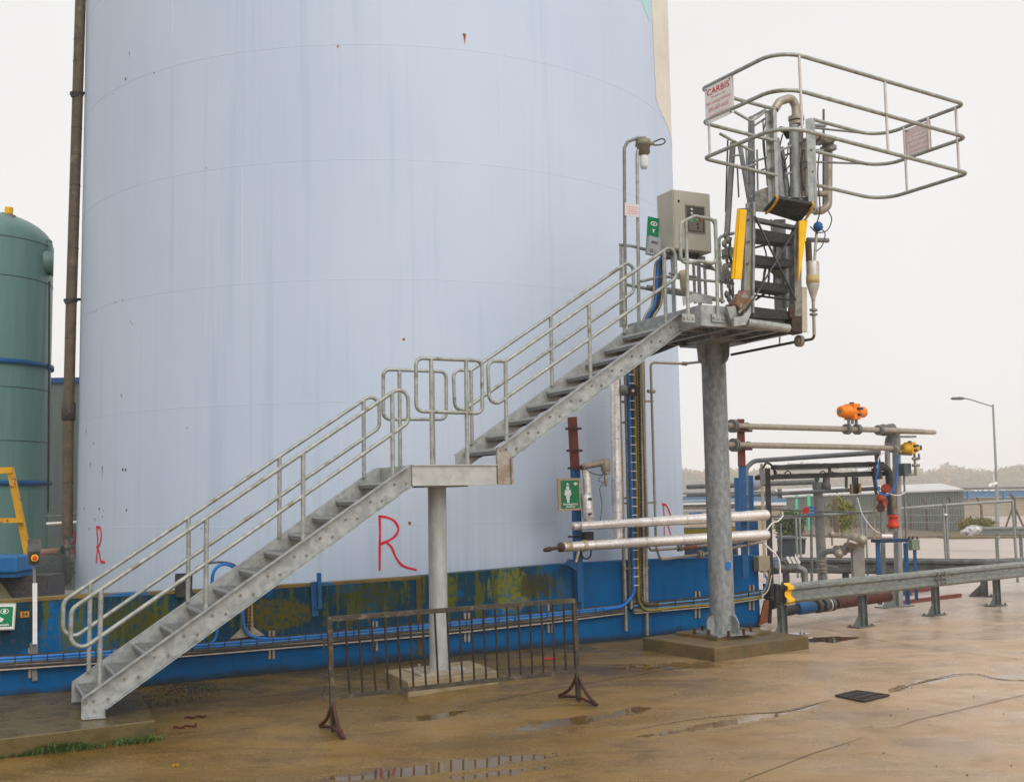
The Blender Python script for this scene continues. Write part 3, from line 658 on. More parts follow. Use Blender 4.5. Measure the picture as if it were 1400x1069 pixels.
# platform hoop rail and side rails
def vtube(pts, v, r=RR, name='handrail', m=GALVR, fr=.09, root=None, closed=False, dv=None):
    P = [pv(x, y, v if dv is None else dv[i]) for i, (x, y) in enumerate(pts)]
    return part(name, MB().tube(fillet(P, fr, 5, closed), r, 12, closed=closed), m, root or st)
vtube([(930.5, 361), (930.5, 305), (950, 295.5), (977.5, 301), (980, 361), (956, 357)], -.58, closed=True)
vtube([(938, 303), (941, 437)], -.58, name='handrail_post'); vtube([(978, 300), (981.5, 437)], -.58, name='handrail_post')
mb = MB()
for x in (941, 981.5):
    mb = MB(); p = pv(x, 435, -.575); mb.obox(p, SU*.10, SV*.008, ZZ*.055)
    for s_ in (-1, 1): mb.cyl(p+SU*.07*s_-SV*.03, p+SU*.07*s_, .018, 8)
    part('post_bracket', mb, GALV, st)
vtube([(984, 384), (983, 325), (991, 322), (1003, 319)], .2)
vtube([(985, 384), (1003, 388)], .2)
# platform back and left rails beyond the stair
vtube([(849, 338), (849, 447)], 1.28, name='handrail_post'); vtube([(847, 335), (862, 336), (900, 346), (985, 371)], 1.28)
vtube([(850, 388), (900, 398), (990, 412)], 1.28)
vtube([(885, 392), (932, 398), (985, 410)], 1.22, r=.03); vtube([(876, 385), (905, 378), (990, 386)], 1.15, r=.022)
for x in (948, 963, 985): vtube([(x, 358), (x+2.5, 415)], 1.28, name='handrail_post')
mb = MB()
q = [pv(934, 406, -.35), pv(949, 401, -.35), pv(949, 413, -.35), pv(935, 418, -.35)]; mb.prism(q, SV*.02)
q = [pv(949, 401, -.35), pv(974, 405, -.35), pv(974, 416, -.35), pv(949, 413, -.35)]; mb.prism(q, SV*.02)
part('toe_plate', mb, GALV, st)

# plinths
def plinth(name, label, a, b, c_, ztop, m, chamfer=.0):
    A, B, C_ = pg(*a), pg(*b), pg(*c_); D = A+C_-B
    pts = [V((p.x, p.y, -.25)) for p in (A, B, C_, D)]
    mb = MB().prism(pts, ZZ*(ztop+.25)); return mb, (A+C_)/2
mb, c_ = plinth('', '', (878.6, 888.6), (977.9, 904.8), (1106.6, 886.8), .19, CONC)
pl2 = thing('concrete_plinth', 'broad wet concrete plinth under the taller column at the platform', 'plinth', V((c_.x, c_.y, .0)))
part('base', mb, CONC, pl2, bevel=.015)
A = [pz(922.8, 867, .2), pz(980.7, 875, .2), pz(1054, 865.5, .2)]; A.append(A[0]+A[2]-A[1])
part('grout_bed', MB().prism([V((p.x, p.y, .185)) for p in A], ZZ*.055), CONC, pl2, bevel=.008)
mb, c_ = plinth('', '', (525, 931), (558, 953), (682, 933), .14, CONCP)
pl1 = thing('concrete_plinth', 'small pale concrete plinth behind the crowd barrier under the slimmer column', 'plinth', V((c_.x, c_.y, .0)))
part('base', mb, CONCP, pl1, bevel=.015)
part('grout_bed', MB().obox(V((c1.x, c1.y, .143)), SU*.36, SV*.30, ZZ*.014), RUSTEDGE, pl1)
# pad under the stair foot
A = [pz(-60, 1017, .06), pz(213, 984, .06), pw(186, 939), pw(-60, 950)]
A[2].z = max(A[2].z, .02); A[3].z = .05
pad = MB(); bot = [V((p.x, p.y, -.4)) for p in A]
pad.add(A+bot, [(0, 1, 2, 3), (0, 4, 5, 1), (1, 5, 6, 2), (2, 6, 7, 3), (3, 7, 4, 0)])
PADM = mat('mossy_wet_slab', (.085, .058, .016), (.14, .10, .04), 2.0, .3, c3=(.055, .045, .018), s3=2, t3=(.5, .66), bump=.3, bscale=40, rvar=.15)
single('concrete_slab', pad, PADM, 'raised mossy concrete slab carrying the foot of the staircase', 'slab', A[1], bevel=.012)
# ================================================================== FOLDING GANGWAY WITH SAFETY CAGE (hinged on the platform's yard side)
VG = -.66
def polyv(mb, px, v, t): return mb.prism([pv(x, y, v) for x, y in px], SV*t)
fg = thing('folding_gangway', 'raised folding gangway with dark treads, yellow side guards and a railed safety cage', 'gangway', S(8.6, VG, 4.84))
def gtube(pts, v=VG, r=.022, m=GALVR, name='rail', fr=.08, dv=None, seg=10):
    P = [pv(x, y, v if dv is None else dv[i]) for i, (x, y) in enumerate(pts)]
    return part(name, MB().tube(fillet(P, fr, 5), r, seg), m, fg)
GRIME = mat('grimy_galvanised', (.26, .25, .215), (.13, .125, .11), 9, .5, .35, c3=(.20, .11, .05), s3=8, t3=(.6, .74), bump=.25)
part('side_beam', polyv(polyv(MB(), [(1021, 278), (1032, 276), (1030, 428), (1016, 428)], VG, .03), [(1030, 276), (1033, 277), (1031.5, 428), (1029, 428)], VG-.05, .08), GALVD, fg)
part('side_beam', polyv(MB(), [(1086, 318), (1096, 300), (1096, 432), (1087, 432)], VG-.05, .10), GRIME, fg)
# uprights of the top frame
part('upright', polyv(polyv(MB(), [(1046.5, 152), (1057, 150), (1061, 282), (1051, 286)], VG+.05, .012), [(1057, 149), (1062, 152), (1065, 283), (1061, 283)], VG-.02, .09), GALV, fg)
part('upright', polyv(polyv(MB(), [(1102, 163), (1110, 161), (1115, 284), (1106, 286)], VG-.02, .012), [(1110, 162), (1114, 164), (1118, 286), (1114, 286)], VG-.02, .1), GALV, fg)
part('upright', polyv(MB(), [(1026, 159), (1031.5, 157), (1033, 286), (1024, 286)], VG+.3, .05), GALVD, fg)
for pts, v_, r_, m_ in (([(1011, 196), (1024, 272)], VG+.35, .035, GALVD), ([(1002, 196), (994, 320)], VG+.55, .045, GREYP), ([(995, 192), (992, 290)], VG+.6, .012, BLACK), ([(1008, 226), (1010, 270)], VG+.4, .012, DARKST), ([(1043, 166), (1049, 254)], VG+.3, .01, DARKST), ([(1067, 202), (1077, 270)], VG+.25, .05, GALVD), ([(1060, 190), (1068, 282)], VG+.12, .06, GALVD)):
    gtube(pts, v_, r_, m_, 'strut')
for a, b in (((1031, 172), (1047, 162)), ((1029, 221), (1048, 216)), ((1018, 229), (1033, 225)), ((1062, 208), (1103, 191)), ((1073, 239), (1104, 229)), ((1032, 158), (1046, 150)), ((1026, 270), (1048, 258)), ((1030, 280), (1050, 274)), ((1091, 221), (1180, 224)), ((1112, 205), (1126, 206)), ((1112, 175), (1178, 182))):
    gtube([a, b], VG+.12, .016, GALVD, 'rung')
part('top_plate', merge(polyv(MB(), [(1032, 262), (1052, 255), (1066, 275), (1049, 290), (1033, 289)], VG+.06, .02), polyv(MB(), [(1078, 272), (1112, 268), (1116, 290), (1100, 296), (1078, 284)], VG+.12, .03)), GRIME, fg)
part('valve_head', merge(MB().tube([pv(1066, 176, VG+.3), pv(1075, 179, VG+.3), pv(1078, 190, VG+.3)], .05, 8, radii=[.035, .06, .03])), BLACK, fg)
# liquid arm pipes
PB2 = TAN
gtube([(1059, 150), (1066, 139), (1082, 134), (1088, 146), (1088.5, 166)], VG+.15, .062, PB2, 'loading_pipe', .1, seg=14)
mb = MB(); p0 = pv(1088.5, 160, VG+.15); p1 = pv(1088.7, 165, VG+.15); mb.cyl(p0, p1, .115, 16); p0 = pv(1088.8, 167, VG+.15); p1 = pv(1089, 171, VG+.15); mb.cyl(p0, p1, .105, 16); part('pipe_flange', mb, PB2, fg)
gtube([(1085.5, 172), (1087, 272)], VG+.13, .07, GALVD, 'loading_pipe', seg=14); gtube([(1094, 176), (1094, 272)], VG+.2, .045, PB2, 'loading_pipe', seg=12); gtube([(1101, 190), (1102, 268)], VG+.25, .045, PB2, 'loading_pipe', seg=12)
gtube([(1113, 188), (1124, 188), (1133, 196), (1132.5, 282), (1124, 288), (1114, 289)], VG+.35, .058, PB2, 'loading_pipe', .12, seg=14)
gtube([(1114, 265), (1130, 265)], VG+.35, .045, PB2, 'loading_pipe')
gtube([(1126, 150), (1126, 282)], VG+.6, .018, DARKST, 'strut'); gtube([(1112, 172), (1128, 172)], VG+.5, .03, GALVD, 'strut')
mb = MB(); a, b = pv(1131, 189, VG+.30), pv(1133, 207, VG+.36); mb.lathe(a, b, [(0, .05), (.05, .11), (.3, .12), (.35, .09), (.6, .09), (.65, .125), (.95, .12), (1, .05)], 14); mb.cyl(pv(1117, 191, VG+.35), pv(1121, 191, VG+.35), .09, 12); part('swivel_joint', mb, GRIME, fg)
# treads: each a dark chequer box seen from below
def gtread(q, dep, m=BLACKT, name='tread'):
    mb = MB(); tl, tr, br, bl = [pv(x, y, VG-.02) for x, y in q]; mb.prism([tl, tr, br, bl], SV*dep); return part(name, mb, m, fg)
for q in (((1031, 312), (1087, 322), (1086, 334), (1031, 327)), ((1030, 348), (1083, 355), (1083, 365), (1030, 361)), ((1030, 383), (1078, 390), (1078, 401), (1030, 394)), ((1028, 419), (1083, 426), (1082, 437), (1027, 434))): gtread(q, .24)
gtread(((1034, 297), (1090, 309), (1089, 313), (1034, 302)), .1, DARKST, 'cross_bar')
A = [pv(1062, 271, VG-.24), pv(1111, 280, VG-.24), pv(1094, 305, VG+.02), pv(1046, 290, VG+.02)]
nrm = (A[1]-A[0]).cross(A[3]-A[0]).normalized(); nrm = -nrm if nrm.z < 0 else nrm
part('top_tread', MB().prism(A, nrm*.05), BLACKT, fg)
for a, b in ((A[0], A[3]), (A[1], A[2])):
    mid = (a+b)/2-nrm*.05
    part('nosing_strip', MB().tube(bez([a+nrm*.06, a-nrm*.02, mid, b-nrm*.03], 5), .018, 8), YELW, fg)
gtube([(1021, 441), (1078, 449)], VG-.02, .06, GALV, 'hinge_tube', seg=14)
for a, b in (((1032, 296), (1088, 411)), ((1091, 307), (1021, 424))): part('cross_brace', MB().bar(pv(*a, VG-.075), pv(*b, VG-.075), .012, .035, SV), DARKST, fg)
for a, b in (((1031, 339), (1060, 332)), ((1032, 404), (1086, 411)), ((1033, 410), (1045, 402)), ((1040, 400), (1048, 362)), ((1050, 402), (1052, 360)), ((1058, 398), (1060, 330))): gtube([a, b], VG+.3, .016, DARKST, 'rung')
part('back_post', merge(polyv(MB(), [(1060, 300), (1074, 300), (1076, 430), (1064, 430)], VG+.5, .08), polyv(MB(), [(1074, 330), (1084, 330), (1085, 420), (1076, 420)], VG+.4, .05)), GALVD, fg)
mb = MB(); mb.sphere(pv(1062, 372, VG+.3), .07, nu=10); mb.sphere(pv(1056, 370, VG+.3), .04, nu=8); mb.sphere(pv(1066, 377, VG+.28), .05, nu=8); part('pivot_bearing', mb, GRIME, fg)
part('side_guard', polyv(polyv(MB(), [(1009, 286), (1021, 287), (1014, 382), (1001, 381)], VG-.12, .025), [(1012, 287), (1014, 287), (1007, 381), (1005, 381)], VG-.15, .03), YEL, fg)
part('side_guard', polyv(MB(), [(1093, 302), (1104.5, 301), (1099, 345), (1092, 384)], VG-.12, .025), YEL, fg)
part('guard_bracket', polyv(MB(), [(1010, 285), (1029, 285), (1029, 289), (1010, 289)], VG-.1, .03), DARKST, fg)
part('spring_tube', MB().tube([pv(1026, 290, VG+.06), pv(1020, 400, VG+.06)], .075, 14), mat('olive_stained_steel', (.27, .26, .15), (.2, .19, .12), 6, .5, .2), fg)
part('end_block', merge(polyv(MB(), [(1083, 432), (1096, 432), (1097, 456), (1083, 452)], VG-.05, .2), polyv(MB(), [(1080, 420), (1087, 418), (1087, 434), (1080, 434)], VG-.06, .04)), mat('black_rusty_block', (.025, .022, .02), (.07, .04, .02), 9, .6), fg)
part('wear_strip', polyv(MB(), [(1096.5, 392), (1103, 393), (1104, 454), (1097, 453)], VG-.06, .05), mat('cream_steel', (.50, .46, .36), (.42, .38, .29), 5, .5), fg)
# rusty hinge mechanism
part('hinge_bracket', merge(polyv(MB(), [(994, 420), (1006, 418), (1008, 437), (1000, 440)], VG-.02, .05), polyv(MB(), [(1003, 434), (1016, 432), (1027, 418), (1027, 428), (1020, 444), (1004, 446)], VG-.08, .04)), GALV, fg)
part('rusty_latch', merge(polyv(MB(), [(1008, 402), (1024, 396), (1027, 412), (1014, 424), (1006, 416)], VG-.05, .08), MB().bar(pv(1010, 428, VG-.1), pv(1030, 405, VG-.1), .02, .03), MB().bar(pv(1000, 430, VG), pv(1012, 398, VG), .03, .04)), mat('rusty_latch_steel', (.22, .10, .04), (.14, .12, .10), 12, .7, c3=(.32, .30, .27), s3=12, t3=(.5, .6), bump=.4), fg)
mb = MB(); rnd = random.Random(11)
for k in range(18):
    t = k/17; p = pv(992+3*sin(k*2.1)+t*5, 322+t*98, VG+.25); mb.sphere(p, rnd.uniform(.02, .05), (1, 1, rnd.uniform(1, 1.8)), 8, 6)
mb.bar(pv(991, 322, VG+.28), pv(999, 418, VG+.28), .02, .02); mb.bar(pv(998, 330, VG+.3), pv(1003, 415, VG+.3), .03, .02); part('latch_chain', mb, GRIME, fg)
for q in ([(991, 340), (1003, 338), (1003, 352), (992, 354)], [(989, 372), (1001, 370), (1001, 380), (990, 382)]): part('pneumatic_block', polyv(MB(), q, VG+.2, .08), GRIME, fg)
# cage: three rounded rectangular rails, posts
zc = lambda u, z: z-.08*(u-7.58)
U0, U1, VF, VN = 7.58, 10.78, VG, -2.22
for z, d in ((7.80, 0), (7.335, 0), (6.835, 0)):
    uF, uE = 8.846, 9.548
    pts = [(uF, VF), (U0, VF), (U0+.08, VN), (U1+.05, VN), (U1, VF), (uE, VF)]
    P = [S(a, b, zc(a, z)) for a, b in pts]
    part('cage_rail', MB().tube(fillet(P[:2]+P[1:] if 0 else P, .0, 1) if 0 else fillet([P[0], P[1], P[2]], .09, 6)[:-1] + fillet([P[1]*.5+P[2]*.5, P[2], P[3]*.5+P[2]*.5], .42, 10)[1:-1] + fillet([P[2]*.5+P[3]*.5, P[3], P[3]*.5+P[4]*.5], .10, 6)[1:-1] + fillet([P[3]*.5+P[4]*.5, P[4], P[5]], .40, 10)[1:], .0265, 12), GALVR, fg)
CP = mat('pale_cage_post', (.58, .54, .52), (.5, .46, .44), 9, .45, .2)
def cpost(u_, v_, z0, z1): part('cage_post', MB().cyl(S(u_, v_, zc(u_, z0)), S(u_, v_, zc(u_, z1)), .018, 10), CP, fg)
def uon(px, py, v): return pvu(px, py, v)
cpost(uon(1093.5, 100, VN), VN, 6.835, 7.80); cpost(uon(1211, 140, VN), VN, 6.835, 7.80)
p = pz(1311, 190, zc(U1, 7.335)); cpost(U1+.03, VN+.14, 6.835, 7.80)
cpost(U0+.02, VF-.12, 6.835, 7.80); cpost(U0+.05, VF-.62, 7.335, 7.80)
cpost(U1, VF-.5, 6.835, 7.80); cpost(U1, VF-.95, 7.335, 7.80)
for a, b in (((1004, 153), (1027, 166)), ((984, 183), (1028, 207)), ((1028, 166), (1047, 152))): gtube([a, b], VG+.05, .02, GALVR, 'brace')
# signs on the cage
def carbis(bd, name, label, back=False):
    r = thing(name, label, 'sign', bd.p(.5, .5))
    part('plate', bd.plate(0, 0, 1, 1, 0, .006), OFFW if not back else mat('pale_pink_plate', (.78, .68, .66), (.72, .62, .60), 14, .5), r)
    items = (('CARBIS', .5, .17, .17, .84, .001), ('"Working For You"', .5, .33, .05, .55, 0), ('Bulk Loading Solutions', .5, .47, .085, .90, 0), ('843-669-6668', .5, .65, .13, .72, .0004), ('www.carbis.net', .5, .82, .09, .66, 0))
    for t, a, b_, h, wf, bo in items:
        m = REDL if not back else REDF
        if not back and t[0] != 'C': m = REDF
        if back: m = mat('show_through_lettering', (.72, .54, .53), (.70, .52, .51), 9, .5)
        tb = bd.text(t, a, b_, h, .008, wf, bo)
        part('lettering', tb, m, r)
    mb = MB()
    for a in (.06, .94):
        for b_ in (.05, .95): mb.cyl(bd.p(a, b_, 0), bd.p(a, b_, .012), .012, 8)
    part('fixings', mb, DARKST, r); return r
za = 7.80; q0, q1 = S(U0+.02, VF-.10, 0), S(U0+.055, VF-.64, 0)
off = -SU*.03
b1 = Board(q0+off+ZZ*7.77, q1+off+ZZ*7.77, q0+off+ZZ*7.27)
carbis(b1, 'warning_sign', 'white sign with red lettering at the left end of the safety cage')
q0, q1 = S(U1+.03, VF-.50, 0), S(U1+.03, VF-.97, 0)
class Back(Board): pass
b2 = Board(q0+ZZ*7.50, q1+ZZ*7.50, q0+ZZ*7.08); b2.x = -b2.x; b2.o = q1+ZZ*7.50
carbis(b2, 'warning_sign', 'pale sign seen from behind at the right end of the safety cage', True)
# sampling cone and drain line at the gangway's right side
cn = thing('drip_cone', 'pale metal drip cone beside the gangway with thin drain pipe below', 'drip cone', pv(1111, 400, VG-.1))
a, b = pv(1111, 358, VG-.1), pv(1112, 412, VG-.1)
part('cone', MB().lathe(a, b, [(0, .085), (.03, .09), (.55, .09), (.62, .085), (.93, .03), (1, .025)], 18), mat('pale_cone_metal', (.55, .52, .47), (.42, .39, .34), 7, .4, .4), cn)
part('yellow_band', MB().lathe(pv(1111, 377, VG-.1), pv(1111.3, 388, VG-.1), [(0, .0915), (1, .0915)], 18), mat('faded_yellow_band', (.50, .40, .17), (.42, .33, .15), 8, .5), cn)
part('drain_pipe', MB().tube(fillet([pv(1111.8, 408, VG-.1), pv(1113.3, 463.5, VG-.1), pv(1095, 466, VG+.1), S(*[0, 0, 0]) if 0 else pv(1000, 485, 1.0)], .06, 4), .02, 10), mat('dark_drain_pipe', (.07, .06, .045), (.05, .045, .035), 8, .5, .3), cn)
part('drain_pipe', MB().tube([pv(1111.8, 408, VG-.1), pv(1113.2, 458, VG-.1)], .023, 10), TAN, cn)
mb = MB(); 
for y in (424, 430): mb.cyl(pv(1112.2, y-1.2, VG-.1), pv(1112.2, y+1.2, VG-.1), .055, 12)
part('union', mb, GREYP, cn)
mb = MB(); p = pv(1093, 466.2, VG+.12); mb.cyl(p-SU*.03, p+SU*.03, .085, 14); mb.cyl(p-SU*.06, p+SU*.06, .05, 12); part('valve', mb, TAN, cn)
part('hanger', MB().cyl(pv(1066, 456, .2), pv(1066, 472, .2), .012, 8), GREYP, cn)
part('supply_pipe', MB().tube([pv(1105, 330, VG+.1), pv(1107, 375, VG+.1)], .045, 12), PIPEB, cn); part('supply_pipe', MB().tube([pv(1117, 310, VG-.05), pv(1113, 366, VG-.1)], .02, 8), GALVR, cn)
part('regulator', merge(MB().lathe(pv(1119, 304, VG-.1), pv(1118, 316, VG-.1), [(0, .03), (.2, .06), (.8, .06), (1, .03)], 12), MB().cyl(pv(1113, 310, VG-.1), pv(1124, 311, VG-.1), .025, 8)), BLUEP, cn)
part('horizontal_stub', MB().tube([pv(1104, 328, VG+.1), pv(1132, 329, VG+.1)], .035, 10), GREYP, cn)
part('air_hose', merge(MB().tube(bez([pv(1132, 288, VG+.2), pv(1137, 300, VG+.1), pv(1131, 315, VG), pv(1117, 318, VG-.1), pv(1108, 310, VG)], 6), .009, 6), MB().tube(bez([pv(1122, 312, VG-.1), pv(1128, 320, VG-.1), pv(1124, 336, VG-.1), pv(1116, 344, VG-.1)], 6), .008, 6)), mat('teal_air_hose', (.03, .08, .10), (.02, .06, .09), 5, .4), cn)

# ================================================================== PLATFORM EQUIPMENT
lp = thing('platform_lamp', 'industrial bulkhead lamp on a bent pole at the top of the stairs', 'lamp', pv(853, 447, 1.22))
PV_ = 1.22
part('pole', MB().tube(fillet([pv(855, 446, PV_), pv(853.5, 203, PV_), pv(858, 194, PV_), pv(873, 188.5, PV_)], .05, 4), .026, 10), GREYP, lp)
part('pole', MB().tube(fillet([pv(873.5, 440, PV_), pv(871, 212, PV_), pv(872, 206, PV_), pv(878, 204, PV_)], .05, 4), .027, 10), GALVR, lp)
a, b = pv(879, 188, PV_), pv(880, 214, PV_)
part('lamp_body', MB().lathe(a, b, [(0, .05), (.12, .06), (.15, .115), (.45, .125), (.5, .10), (.85, .10), (.9, .07), (1, .06)], 20), mat('olive_lamp_body', (.22, .20, .14), (.17, .155, .11), 7, .45, .2), lp)
part('lamp_lugs', merge(MB().cyl(pv(871, 194, PV_), pv(889, 196, PV_), .03, 10), MB().cyl(pv(887, 198, PV_), pv(893, 196, PV_), .03, 10)), mat('olive_lamp_body', (1, 1, 1)), lp)
part('lamp_glass', MB().lathe(pv(880, 213, PV_), pv(880.6, 231, PV_), [(0, .062), (.1, .066), (.8, .066), (1, .045)], 18), FROST, lp)
part('cable', MB().tube(bez([pv(892, 195, PV_), pv(905, 190, PV_), pv(909.5, 194, PV_), pv(904, 198, PV_), pv(894, 199, PV_)], 6), .011, 8), BLACK, lp)
b3 = Board(pv(854, 277, PV_-.05), pv(873.5, 280, PV_-.05), pv(854.3, 295, PV_-.05))
lt = thing('notice_plate', 'small faded white notice tied to the lamp pole', 'notice', b3.p(.5, .5)); part('plate', b3.plate(0, 0, 1, 1, 0, .008), mat('faded_pinkish_plate', (.68, .63, .63), (.60, .54, .55), 20, .5), lt)
mb = MB()
for k, y in enumerate((.25, .42, .58, .74)): mb = merge(mb, b3.plate(.12, y, .86-.08*(k % 2), y+.05, .008, .0095))
part('faded_lines', mb, REDF, lt)
b4 = Board(pv(885.5, 296, 1.05), pv(901, 299.5, 1.05), pv(887, 347, 1.05))
gs = thing('eyewash_sign', 'green eyewash sign with grey box hung by the control cabinet', 'sign', b4.p(.5, .5)); part('plate', b4.plate(0, 0, 1, 1, 0, .01), GREENS, gs)
def ring(bd, a, b, rx, ry, w, d):
    P = []; n = 20
    for k in range(n): t = 2*pi*k/n; P.append((bd.p(a+rx*cos(t), b+ry*sin(t), d), bd.p(a+(rx-w)*cos(t), b+(ry-w*bd.w/bd.h)*sin(t), d)))
    mb = MB(); mb.add([q for p in P for q in p], [(2*k, 2*((k+1) % n), 2*((k+1) % n)+1, 2*k+1) for k in range(n)]); return mb
part('eye_symbol', merge(ring(b4, .55, .17, .30, .06, .07, .0125), b4.disc(.55, .17, .012, .01, .0127), b4.plate(.42, .32, .7, .335, .01, .0125), b4.plate(.5, .335, .6, .41, .01, .0125)), WHITE, gs)
b5 = Board(pv(888, 322, .98), pv(904, 326, .98), pv(890, 347, .98)); part('dispenser_box', b5.plate(0, 0, 1, 1, -.08, 0), mat('grey_dispenser', (.36, .38, .40), (.28, .30, .32), 9, .4), gs); part('dispenser_label', merge(b5.plate(.2, .25, .75, .4, 0, .003), b5.plate(.12, .7, .4, .9, 0, .003)), mat('dispenser_print', (.05, .08, .12), (.3, .2, .08), 20, .5), gs)
# control cabinet
CV = .75
cb = thing('control_cabinet', 'beige steel control cabinet with a small dark window standing on the high platform', 'control cabinet', pv(945, 350, CV))
Q = [pv(919.5, 259, CV), pv(970, 267.5, CV), pv(973, 345, CV), pv(921.5, 341, CV)]
u0 = (uvz(Q[0])[0]+uvz(Q[3])[0])/2; u1 = (uvz(Q[1])[0]+uvz(Q[2])[0])/2; zt_, zb_ = uvz(Q[0])[2], uvz(Q[3])[2]
part('body', MB().obox(S((u0+u1)/2, CV+.21, (zt_+zb_)/2), SU*(u1-u0)/2, SV*.21, ZZ*(zt_-zb_)/2), CREAM, cb, bevel=.008)
part('door_panel', MB().obox(S((u0+u1)/2, CV-.008, (zt_+zb_)/2), SU*((u1-u0)/2-.012), SV*.01, ZZ*((zt_-zb_)/2-.012)), CREAM, cb, bevel=.004)
bw = Board(pv(938, 281.5, CV-.02), pv(962, 284.5, CV-.02), pv(938.5, 316, CV-.02))
part('window_frame', bw.plate(-.06, -.05, 1.06, 1.05, -.004, .006), mat('cabinet_frame_grey', (.22, .20, .18), (.18, .17, .15), 8, .4), cb); part('window_pane', bw.plate(0, 0, 1, 1, .006, .008), GLASS, cb)
part('inner_panel', bw.plate(.12, .42, .9, .95, .008, .010), mat('inner_panel_grey', (.20, .165, .14), (.16, .13, .11), 8, .4), cb)
for a, b_, m_ in ((.25, .6, GREENP), (.55, .52, GREENP), (.78, .5, REDP), (.6, .68, BLACK), (.62, .84, BLACK), (.28, .12, OFFW), (.28, .28, OFFW), (.3, .4, OFFW)): part('button', bw.disc(a, b_, .018, .0105, .02, 10), m_, cb)
part('lock', MB().cyl(pv(928, 275, CV-.03), pv(928, 275, CV-.005), .018, 10), BLACK, cb)
part('stand', merge(MB().bar(S(u0+.1, CV+.2, zb_), S(u0+.1, CV+.2, 4.84), .05, .05), MB().bar(S(u1-.1, CV+.2, zb_), S(u1-.1, CV+.2, 4.84), .05, .05), MB().bar(S(u0-.2, CV+.25, zb_-.03), S(u1+.05, CV+.25, zb_-.03), .05, .05)), GALVD, cb)
mb = MB()
for k in range(7): p = S(u0+.06+k*.075, CV+.12, zb_); mb.cyl(p, p-ZZ*(.05+.02*(k % 3)), .022, 8)
part('cable_glands', mb, BLACK, cb)
part('inlet_valve', merge(MB().lathe(pv(968, 358, CV), pv(968, 368, CV), [(0, .05), (.5, .07), (1, .04)], 10), MB().cyl(pv(958, 363, CV), pv(975, 366, CV), .02, 8)), GRIME, cb)
# filter bowl
fb = thing('air_filter', 'small yellowish air filter bowl under the control cabinet', 'air filter', pv(933, 390, .6))
part('bowl', MB().lathe(pv(934, 370, .6), pv(935.5, 398, .6), [(0, .05), (.1, .075), (.35, .07), (.4, .06), (.85, .055), (1, .02)], 14), mat('yellowed_plastic', (.42, .36, .22), (.34, .29, .17), 8, .4), fb); part('pipe', MB().cyl(pv(915, 374, .6), pv(952, 379, .6), .02, 8), GREYP, fb)
# bundle of cables climbing over the platform edge
cbun = thing('cable_bundle', 'bundle of blue and black cables curving up beside the control cabinet', 'cables', pv(885, 430, 1.15))
path = [(877, 452), (886, 431), (895, 415), (898, 385), (900, 360), (907, 352), (925, 350)]
for dx, m_, nm, r_ in ((-3.4, mat('cable_armour', (.35, .31, .24), (.25, .22, .17), 30, .4, .5), 'cable_duct', .02), (0, BLUEC, 'blue_cable', .026), (3, BLACK, 'black_cable', .026), (5.6, BLACK, 'black_cable', .022), (8.2, mat('cable_armour', (1, 1, 1)), 'metal_conduit', .026)):
    part(nm, MB().tube(bez([pv(x+dx*(1 if y > 353 else .2), y-(0 if y > 353 else dx*.8), 1.15) for x, y in path], 7), r_, 8), m_, cbun)
# underside cables at platform
part('feed_cables', merge(MB().tube(bez([pv(862, 492, 1.35), pv(880, 487, 1.35), pv(905, 478, 1.35), pv(925, 470, 1.3)], 6), .035, 8), MB().tube(bez([pv(862, 487, 1.35), pv(885, 482, 1.35), pv(915, 473, 1.3)], 6), .025, 8)), mat('dark_blue_cable', (.02, .035, .08), (.02, .03, .05), 6, .4), cbun)

# loose hoses and small bore lines through the gangway head
HOSE = mat('thin_black_hose', (.03, .035, .035), (.05, .05, .05), 6, .5)
for pts, v_, r_ in (([(1070, 184), (1066, 205), (1073, 226), (1068, 262)], VG+.2, .011), ([(1078, 195), (1076, 215), (1070, 224), (1074, 232), (1080, 226)], VG+.18, .009), ([(1098, 205), (1095, 230), (1099, 262)], VG+.1, .012), ([(1048, 160), (1043, 190), (1047, 230)], VG+.35, .010), ([(1120, 210), (1118, 240), (1121, 285), (1117, 305)], VG+.2, .010), ([(1000, 325), (996, 345), (1003, 365), (998, 392), (1005, 415)], VG+.1, .012), ([(1042, 330), (1048, 352), (1044, 380), (1052, 405)], VG+.45, .011), ([(986, 352), (994, 350), (1000, 360)], VG+.2, .010)):
    part('hose', MB().tube(bez([pv(x, y, v_) for x, y in pts], 6), r_, 6), HOSE, fg)
for a, b in (((1035, 205), (1036, 260)), ((1020, 200), (1022, 250)), ((1068, 214), (1102, 204)), ((1074, 262), (1106, 252)), ((1000, 214), (1012, 212)), ((1036, 235), (1049, 230)), ((1054, 300), (1056, 330)), ((1079, 330), (1080, 420))): gtube([a, b], VG+.22, .014, GALVD, 'strut')
mb = MB()
for x, y in ((1054, 165), (1056, 180), (1053, 205), (1055, 230), (1107, 180), (1109, 205), (1111, 235), (1024, 300), (1024, 330), (1023, 360), (1022, 400)): mb.cyl(pv(x, y, VG-.03), pv(x, y, VG+.06), .016, 6)
part('bolts', mb, BOLT, fg)
